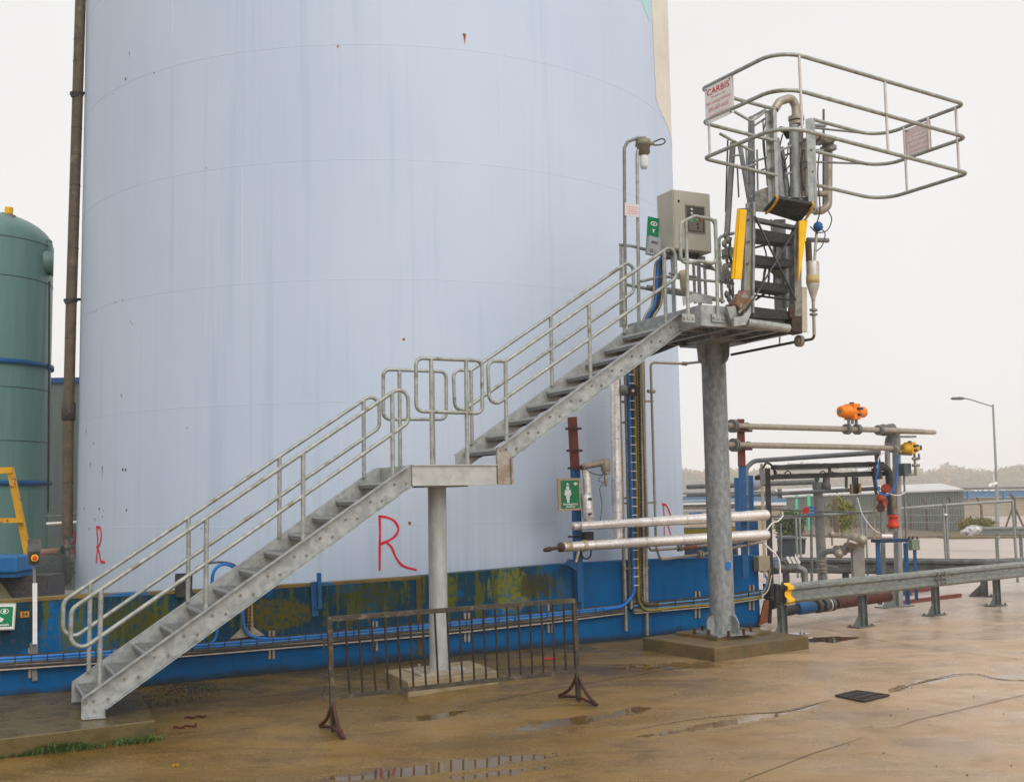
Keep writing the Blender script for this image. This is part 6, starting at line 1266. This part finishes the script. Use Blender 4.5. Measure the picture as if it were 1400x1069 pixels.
for x, y, Y in ((1118, 828.5, 19.85), (1127, 827, 20), (1136, 826, 20.2)): p = pY(x, y, Y); part('coupling_ring', MB().cyl(p-WD*.04, p+WD*.04, .12, 14), DARKST, t)
part('silver_clamp', MB().cyl(pY(1132, 826.5, 20.1)-WD*.01, pY(1132, 826.5, 20.1)+WD*.012, .123, 14), ALUM, t)
t = thing('steel_stand', 'small dark blue steel frame table beside the gantry post', 'stand', pg(1202, 826)); Yf = 21.4
part('top', MB().bar(pY(1197, 739.5, Yf), pY(1240, 738, Yf+.2), .3, .06), mat('navy_frame', (.012, .045, .10), (.01, .035, .08), 5, .5), t)
for x, x1, Y in ((1200, 1203, Yf), (1238, 1241, Yf+.3)): part('leg', MB().bar(pY(x, 742, Y), pY(x1, 826, Y), .07, .07, V((0, 1, 0))), BLUEP, t)
part('grey_leg', MB().bar(pY(1206.5, 700, Yf+.6), pY(1208, 800, Yf+.6), .07, .07, V((0, 1, 0))), GREYP, t); part('cream_leg', MB().bar(pY(1194.5, 680, Yf+.7), pY(1196, 738, Yf+.7), .035, .035, V((0, 1, 0))), mat('cream_trunking', (1, 1, 1)), t)
part('slack_wire', MB().tube(bez([pY(1172, 680, 22), pY(1180, 705, 22), pY(1196, 725, 22), pY(1215, 733, 22)], 6), .012, 6), OFFW, t); part('cable_end', MB().tube([pY(1205, 733, 21.3), pY(1220, 733, 21.3)], .04, 8), OFFW, t)
t = thing('switch_box', 'small olive green switch box on a slim blue post right of the gantry post', 'switch box', pg(1252, 822)); part('box', MB().obox(pY(1249.5, 744.5, 21.3), WD*.105, WN*.05, ZZ*.10), mat('olive_box', (.16, .19, .14), (.12, .15, .11), 6, .5), t, bevel=.01); part('post', MB().bar(pY(1250.5, 752, 21.35), pY(1253, 820, 21.35), .05, .05, V((0, 1, 0))), BLUEP, t); part('glands', merge(*[MB().cyl(pY(x, 737.5, 21.3), pY(x, 733, 21.3), .015, 6) for x in (1243, 1248, 1254)]), BLACK, t)
t = thing('grey_junction_box', 'dark grey junction box on the gantry post below the amber actuator', 'junction box', pY(1237, 640, YG-.2)); part('box', MB().obox(pY(1237, 642, YG-.25), WD*.10, WN*.08, ZZ*.125), mat('slate_box', (.08, .10, .10), (.06, .075, .075), 6, .5), t, bevel=.01); part('conduit', MB().cyl(pY(1236, 651, YG-.2), pY(1241, 790, YG-.2), .02, 8), GREYP, t)
t = thing('channel_drain', 'rust red steel channel frame lying on the yard under the crash barrier', 'drain', pg(1240, 823)); A_, B_2, C_2 = pg(1232, 826), pg(1313, 816), pg(1270, 808); part('channel', merge(MB().bar(A_+ZZ*.04, B_2+ZZ*.04, .07, .07), MB().bar(pg(1225, 812)+ZZ*.06, C_2+ZZ*.06, .1, .1)), mat('rust_red_channel', (.22, .05, .035), (.15, .04, .03), 6, .6), t)

# ================================================================== BACKGROUND
def onfar(px, py, k=0): return pg(px, py)
R0, R1 = pg(1320, 729), pg(1076, 716)
t = thing('metal_shed', 'long low grey clad shed with a pale roof beyond the yard fence', 'shed', (R0+R1)/2)
def vt2(px, py, p): d = ray(px, py); k = p.y/d.y; return CAMH+d.z*k
h0, h1 = vt2(1320, 669, R0), vt2(1078, 679, R1)
bk = V((1.5, 12, 0)); mb = MB()
mb.prism([V((R0.x, R0.y, R0.z-.3)), V((R1.x, R1.y, R1.z-.3)), V((R1.x, R1.y, h1)), V((R0.x, R0.y, h0))], bk); part('wall', mb, SHEDW, t)
mb = MB(); rnd = random.Random(2)
n_ = 90
for k in range(n_): p = R0+(R1-R0)*(k+.5)/n_; zt_ = h0+(h1-h0)*(k+.5)/n_; mb.obox(V((p.x, p.y, (p.z+zt_)/2))-V((.03, .03, 0)), (R1-R0).normalized()*.05, V((.02, .02, 0)), ZZ*((zt_-p.z)/2-.1))
part('wall_ribs', mb, mat('shed_rib', (.28, .30, .285), (.24, .26, .25), 1, .5), t)
dR = (R0-R1).normalized(); A = V((R0.x, R0.y, h0+.02))+dR*.6-V((.3, .1, 0)); B = V((R1.x, R1.y, h1+.02))-dR*.6-V((.3, .1, 0))
rg = lambda p, z: p+bk*.55+ZZ*z
part('roof', MB().add([A, B, rg(B, .8), rg(A, .5), A+bk*1.1, B+bk*1.1, A-ZZ*.12, B-ZZ*.12], [(0, 1, 2, 3), (3, 2, 5, 4), (6, 7, 1, 0), (0, 3, 4)]), ROOFW, t)
# long low building with blue fascia far behind
t = thing('fascia_building', 'long low beige building with a blue fascia band far behind the shed', 'building', pY(1360, 700, 135))
def far_block(x0, x1, y0, y1, Y, m, nm, root, dy=6): a, b = pY(x0, y0, Y), pY(x1, y0, Y); z1 = pY((x0+x1)/2, y1, Y).z; a.z = b.z = (a.z+b.z)/2; part(nm, MB().prism([V((a.x, Y, z1)), V((b.x, Y, z1)), b, a], V((0, dy, 0))), m, root)
far_block(900, 1520, 683, 735, 135, BEIGEW, 'wall', t); far_block(900, 1520, 673.5, 682, 134.4, mat('fascia_blue', (.05, .16, .32), (.045, .15, .3), 1, .5), 'blue_fascia', t, .5); far_block(900, 1520, 668.5, 671.5, 134, DARKST, 'roof_edge', t, 8)
for x in (1323, 1372, 1060): far_block(x, x+3, 671, 683, 134.2, mat('fascia_blue', (1, 1, 1)), 'roof_post', t, .3)
t = thing('beige_store', 'beige block building low behind the pipe rack left of the shed', 'building', pY(1040, 730, 100)); far_block(880, 1072, 690, 735, 100, BEIGEW, 'wall', t); far_block(1056, 1074, 681, 688, 99.5, mat('fascia_blue', (1, 1, 1)), 'blue_trim', t, .5); far_block(880, 1075, 688, 692, 99.4, ROOFW, 'coping', t, 7)
# lamp post with cameras
L0 = pg(1364, 738); YL = L0.y
t = thing('street_lamp', 'tall slim street lamp with a curved arm and cameras beyond the fence', 'street lamp', L0)
part('pole', MB().tube([L0, pY(1363, 690, YL), pY(1362.6, 660, YL), pY(1357.5, 553, YL)], .08, 10, radii=[.14, .13, .085, .06]), POSTG, t); part('arm', MB().tube(bez([pY(1358, 556, YL), pY(1345, 552, YL), pY(1326, 546, YL), pY(1317, 544.5, YL)], 5), .045, 8), POSTG, t)
part('lantern', MB().lathe(pY(1300, 545, YL), pY(1319, 544.5, YL), [(0, .03), (.1, .09), (.7, .11), (1, .05)], 10), DARKST, t)
for x, y in ((1356, 663), (1362, 661)): part('camera', MB().cyl(pY(x-4, y+1.5, YL-.2), pY(x+1, y-1, YL-.2), .10, 10), OFFW, t)
part('camera_mast', merge(MB().cyl(pY(1359, 662, YL), pY(1358, 648, YL), .03, 6), MB().sphere(pY(1356, 644, YL), .12)), OFFW, t)
# yard fence posts with cranked tops
FA, FB = pg(1146, 723), pg(1390, 733)
fproto = None
fx = (1141, 1171, 1208, 1246, 1268, 1304, 1343)
for i, x in enumerate(fx):
    b = pg(x, (723 if x < 1200 else 726)+(x-1141)*.012); Y = b.y
    lab = ('first', 'second', 'third', 'fourth', 'fifth', 'sixth', 'seventh')[i]
    t = thing('fence_post', f'{lab} cranked rusty fence post from the left in front of the grey shed', 'fence post', b, 'cranked fence posts before the shed')
    a = pY(x-1.5, 692 if x > 1200 else 688, Y); part('post', MB().bar(b, a, .13, .13, V((0, 1, 0))), POSTR, t); part('cranked_top', MB().bar(a, pY(x-8, 680 if x > 1200 else 677, Y), .11, .11, V((0, 1, 0))), POSTR, t)
b = pg(1388, 728); Y = b.y; t = thing('fence_post', 'thick braced fence post with two diagonal stays at the right edge', 'fence post', b); part('post', MB().bar(b, pY(1386, 680, Y), .2, .2, V((0, 1, 0))), POSTR, t); part('cranked_top', MB().bar(pY(1386, 681, Y), pY(1381, 675, Y), .17, .17, V((0, 1, 0))), POSTR, t)
for x in (1373, 1402): part('stay', MB().bar(pY(x, 726, Y-.1), pY(1386, 690, Y-.1), .11, .11, V((0, 1, 0))), POSTR, t)
mb = MB()
for yy in (694, 703, 713): 
    P = [pY(x, yy+(x-1141)*.006, 60 + 0*x) for x in (1130, 1400)]; mb.tube(P, .012, 5)
t = thing('fence_wires', 'three thin strained wires running along the cranked fence posts', 'fence', pY(1250, 720, 60)); part('wire', mb, POSTG, t)
# tube-framed mesh fence nearer the camera
YT = 27.5
t = thing('tubular_fence', 'low grey tubular fence behind the crash barriers at the right', 'fence', pY(1290, 790, YT))
part('top_tube', MB().tube([pY(1232, 695, YT), pY(1289, 690.5, YT), pY(1384, 684.5, YT)], .035, 8), POSTG, t)
for x0, x1 in ((1289, 1295), (1293, 1298), (1384, 1391)): part('post', MB().cyl(pY(x0, 690 if x0 < 1300 else 684, YT), pY(x1+.5, 796, YT), .035, 8), POSTG, t)
part('clamp', MB().lathe(pY(1290, 688, YT), pY(1290.5, 693, YT), [(0, .05), (1, .05)], 8), GREYP, t); part('clamp', MB().lathe(pY(1292, 702, YT), pY(1292.3, 705, YT), [(0, .06), (1, .06)], 8), OFFW, t)
t = thing('tubular_fence', 'grey fence tubes standing among the pipes behind the fat pillars', 'fence', pY(1180, 790, 28)); part('top_tube', MB().tube([pY(1060, 709, 29), pY(1228, 696, 28)], .03, 8), POSTG, t)
for x0, x1, y0 in ((1177, 1181, 700), (1183, 1187, 700), (1088, 1091, 705), (1093, 1096, 705)): part('post', MB().cyl(pY(x0, y0, 28), pY(x1, 790, 28), .028, 8), POSTG, t)
for x, lab in ((1089, 'left one of two bright green gate posts behind the thin pipes'), (1105.5, 'right one of two bright green gate posts behind the thin pipes')):
    b = pg(x+1, 728 if 0 else 727); t = thing('gate_post', lab, 'gate post', b); part('post', MB().bar(b, pY(x, 678 if x > 1100 else 682, b.y), .22 if x > 1100 else .17, .2, V((0, 1, 0))), GREENP, t); part('cap', MB().bar(pY(x, 678, b.y), pY(x, 676.5, b.y), .26, .24, V((0, 1, 0))), GREENP, t)
vpost('dark_fence_post', 'dark brown lone post behind the fat square pillar', 1142, 682, 1144, 730, 42, .14, POSTR)
kb = MB()
for a, b in (((1240, 722), (1400, 731)), ((1090, 722), (1240, 733))): kb.bar(pg(*a)+ZZ*.06, pg(*b)+ZZ*.06, .2, .16)
struct('kerb', kb, mat('kerb_concrete', (.30, .27, .23), (.22, .2, .17), 3, .8))
t = thing('kerb_bank', 'brown sloping ramp edge between the pipes and the far car park', 'ramp', pg(1150, 735)); part('bank', MB().prism([pg(1062, 732), pg(1190, 737), pg(1300, 735), pg(1240, 724), pg(1110, 719)], ZZ*.16), mat('brown_bank', (.12, .09, .06), (.17, .13, .09), 1.2, .8), t)
def bin_(px0, px1, y0, y1, Y, label):
    a = pY((px0+px1)/2, y1, Y); w_ = (px1-px0)/1538*Y/2; h = (y1-y0)/1538*Y; t = thing('wheelie_bin', label, 'wheelie bin', a)
    part('body', MB().prism([a+V((-w_*.85, -.25, 0)), a+V((w_*.85, -.25, 0)), a+V((w_, -.3, h*.88)), a+V((-w_, -.3, h*.88))], V((0, .55, 0))), BINM, t, bevel=.03)
    part('lid', MB().prism([a+V((-w_*1.06, -.36, h*.88)), a+V((w_*1.06, -.36, h*.88)), a+V((w_*1.04, -.34, h)), a+V((-w_*1.04, -.34, h))], V((0, .68, 0))), mat('bin_lid', (.075, .085, .095), (.06, .07, .08), 4, .5), t, bevel=.02)
    for s_ in (-1, 1): part('wheel', MB().cyl(a+V((w_*s_*.8, .3, .1)), a+V((w_*s_*.95, .3, .1)), .1, 12), BLACK, t)
bin_(1066, 1085, 733, 764, 29, 'dark wheelie bin nearer the wall end behind the pump'); bin_(1084, 1099, 735, 757, 31, 'dark wheelie bin partly hidden behind the first, farther right')
# shrubs and tree line
def foliage(n_, rx, ry, rz, leaf, seed, lumps=9, hollow=.35):
    rnd = random.Random(seed); C_ = []
    for _ in range(lumps):
        while True:
            p = V((rnd.uniform(-1, 1), rnd.uniform(-1, 1), rnd.uniform(-1, 1)))
            if p.length < 1: break
        C_.append((V((p.x*rx*.68, p.y*ry*.68, rz*(1+p.z*.66))), rnd.uniform(.32, .6)))
    mb = MB()
    for _ in range(n_):
        c_, r_ = rnd.choice(C_); d = V((rnd.gauss(0, 1), rnd.gauss(0, 1), rnd.gauss(0, 1))).normalized(); q = rnd.uniform(hollow, 1.08)
        p = c_+V((d.x*rx*r_, d.y*ry*r_, d.z*rz*r_))*q
        a = V((rnd.gauss(0, 1), rnd.gauss(0, 1), rnd.gauss(0, 1))).normalized(); b = a.orthogonal().normalized(); c2_ = a.cross(b); s_ = leaf*rnd.uniform(.5, 1.3)
        mb.add([p+b*s_, p+c2_*s_*.7, p-b*s_, p-c2_*s_*.7], [(0, 1, 2, 3)])
    return mb
LEAVES = [leaf_mat('autumn_green_leaves', (.10, .11, .012), (.20, .17, .02)), leaf_mat('autumn_orange_leaves', (.40, .20, .02), (.28, .18, .02)), leaf_mat('yellow_green_leaves', (.26, .22, .02), (.16, .17, .02)), leaf_mat('dull_brown_leaves', (.20, .13, .03), (.14, .10, .03))]
def trunkmb(h, r): 
    mb = MB().tube([V((0, 0, -.5)), V((.05*h*.1, 0, h*.4)), V((0, .04*h, h*.8))], r, 8, radii=[r, r*.7, r*.3])
    for k in range(5): a = k*1.26; mb.tube([V((0, 0, h*(.3+.08*k))), V((cos(a)*h*.22, sin(a)*h*.22, h*(.5+.08*k)))], r*.4, 6, radii=[r*.4, r*.12])
    return mb
PROT = []
for i, (nm, lab) in enumerate((('broadleaf_tree', 'hazy dull green tree in the far line of trees'), ('broadleaf_tree', 'hazy orange autumn tree in the far line of trees'), ('broadleaf_tree', 'hazy yellow-green tree in the far line of trees'), ('broadleaf_tree', 'hazy brown bare-ish tree in the far line of trees'))):
    PROT.append((nm, lab, foliage(2600, 4.2, 3.2, 3.4, .30, 20+i, 13).mesh('crown', LEAVES[i]), trunkmb(5.0, .28).mesh('trunk', BARK)))
rnd = random.Random(31); line = []
for k in range(84): line.append((915+k*9.6+rnd.uniform(-4, 4), rnd.uniform(600, 680)))
for k in range(20): line.append((910+k*40+rnd.uniform(-8, 8), rnd.uniform(700, 760)))
def treetop(x):     # outline of the tree line in the photograph
    return lerp_poly([(900, 668), (925, 646), (960, 640), (1010, 641), (1060, 640), (1100, 634), (1150, 642), (1200, 645), (1245, 641), (1280, 644), (1310, 636), (1340, 642), (1365, 640), (1395, 634), (1480, 630), (1560, 636), (1640, 628), (1740, 636)], x)
for x, Y in line:
    i = rnd.choices((0, 1, 2, 3), (4, 2.0, 2.5, 3))[0]; nm, lab, cm, tm = PROT[i]
    ty = treetop(x)-5+rnd.uniform(-3, 5); b = pY(x, 690, Y); b.z = gz(b.x, b.y); H_ = max(3.5, pY(x, ty, Y).z-b.z); k = H_/7.4
    o = bpy.data.objects.new(nm, None); C.objects.link(o); o.location = b; o.scale = (k*rnd.uniform(.9, 1.3), k, k); o.rotation_euler.z = rnd.uniform(0, 6.28); tag(o, lab, 'tree', 'hazy trees along the far skyline')
    for m_, n2_ in ((cm, 'crown'), (tm, 'trunk')): c_ = bpy.data.objects.new(n2_, m_); C.objects.link(c_); c_.parent = o; c_.location.z = .6 if n2_ == 'crown' else 0
def shrub(name, label, px, py, Y, w_, h, lm, seed, n_=3200, leaf=.06):
    b = pY(px, py, Y); b.z = max(b.z, gz(b.x, b.y)) if py > 700 else b.z; t = thing(name, label, 'shrub', b)
    mb = foliage(n_, w_/2, w_/2.4, h/2, leaf, seed, 26); mb.v = [V((p.x, p.y, p.z*.92-h*.06))+b for p in mb.v]; part('foliage', mb, lm, t); st_ = MB()
    for k in range(5): st_.tube([b-ZZ*.2, b+V((cos(k*1.3)*w_*.12, sin(k*1.3)*w_*.1, h*.45))], .02, 6, radii=[.022, .008])
    part('stems', st_, BARK, t)
shrub('green_shrub', 'dark green rounded shrub behind the wheelie bins', 1081, 733, 44, 1.3, 1.2, leaf_mat('shrub_green_leaves', (.05, .085, .02), (.08, .12, .02)), 41)
shrub('yellow_shrub', 'tall yellow-green shrub in front of the grey shed behind the pillars', 1151, 727, 52, 1.5, 1.9, leaf_mat('shrub_yellow_leaves', (.24, .22, .015), (.14, .17, .02)), 42)
shrub('yellow_shrub', 'small yellow-green shrub at the right corner of the grey shed', 1335, 727, 60, 2.0, 1.0, leaf_mat('shrub_yellow_leaves2', (.20, .17, .02), (.13, .13, .025)), 43)
HAZE = 0.001
# ================================================================== HAZE, LIGHT, CAMERA
if HAZE:
    hz = MB().obox(V((180, 460, 18)), V((480, 0, 0)), V((0, 495, 0)), V((0, 0, 20.4)))
    m = bpy.data.materials.new('mist'); m.use_nodes = True; N = m.node_tree.nodes; L = m.node_tree.links
    N.remove(N['Principled BSDF']); pvn = N.new('ShaderNodeVolumePrincipled'); pvn.inputs['Color'].default_value = (.995, .985, .97, 1)
    pvn.inputs['Density'].default_value = HAZE; pvn.inputs['Anisotropy'].default_value = .0
    L.new(pvn.outputs[0], N['Material Output'].inputs['Volume'])
    o = bpy.data.objects.new('haze', hz.mesh('haze', m)); C.objects.link(o); o['kind'] = 'stuff'
w = bpy.data.worlds.new('World'); SC.world = w; w.use_nodes = True; N = w.node_tree.nodes; L = w.node_tree.links
bg = N['Background']; sky = N.new('ShaderNodeTexSky'); sky.sky_type = 'NISHITA'; sky.sun_disc = False
SUN_EL, SUN_AZ = radians(42), radians(152)      # azimuth clockwise from +Y: behind the camera, to the right
sky.sun_elevation = SUN_EL; sky.sun_rotation = SUN_AZ; sky.air_density = 1.0; sky.dust_density = 4.0; sky.ozone_density = 1.0
hs = N.new('ShaderNodeHueSaturation'); hs.inputs['Saturation'].default_value = .25; L.new(sky.outputs[0], hs.inputs['Color'])
mx = N.new('ShaderNodeMix'); mx.data_type = 'RGBA'; mx.inputs['Factor'].default_value = .85
L.new(hs.outputs[0], mx.inputs['A']); mx.inputs['B'].default_value = (7.95, 7.85, 7.8, 1)    # even cloud deck over the clear-sky model
tcw = N.new('ShaderNodeTexCoord'); nz = N.new('ShaderNodeTexNoise'); nz.inputs['Scale'].default_value = 2.2; nz.inputs['Detail'].default_value = 5; L.new(tcw.outputs['Generated'], nz.inputs['Vector'])
cr = N.new('ShaderNodeMapRange'); cr.inputs['From Min'].default_value = .3; cr.inputs['From Max'].default_value = .7; cr.inputs['To Min'].default_value = .955; cr.inputs['To Max'].default_value = 1.035; L.new(nz.outputs['Fac'], cr.inputs['Value'])
vmul = N.new('ShaderNodeVectorMath'); vmul.operation = 'SCALE'; L.new(mx.outputs['Result'], vmul.inputs[0]); L.new(cr.outputs[0], vmul.inputs['Scale'])
L.new(vmul.outputs[0], bg.inputs['Color']); bg.inputs['Strength'].default_value = .1
sd = bpy.data.lights.new('sun', 'SUN'); sd.energy = 1.5; sd.angle = radians(55); sd.color = (1, .965, .92)
so = bpy.data.objects.new('sun', sd); C.objects.link(so)
sdir = V((sin(SUN_AZ)*cos(SUN_EL), cos(SUN_AZ)*cos(SUN_EL), sin(SUN_EL))); so.rotation_euler = sdir.to_track_quat('Z', 'Y').to_euler(); so.location = sdir*30
cd = bpy.data.cameras.new('camera'); co = bpy.data.objects.new('camera', cd); C.objects.link(co); SC.camera = co
cd.sensor_fit = 'HORIZONTAL'; cd.sensor_width = 36; cd.lens = FPX/1400*36; cd.clip_end = 2000; cd.clip_start = .1
M = Matrix((_R, _U, -_F)).transposed().to_4x4(); M.translation = CAM; co.matrix_world = M
SC.view_settings.view_transform = 'Standard'; SC.view_settings.look = 'None'; SC.view_settings.exposure = 0.31; SC.view_settings.gamma = 1
SC.cycles.max_bounces = 8; SC.cycles.volume_bounces = 4; SC.cycles.use_denoising = True
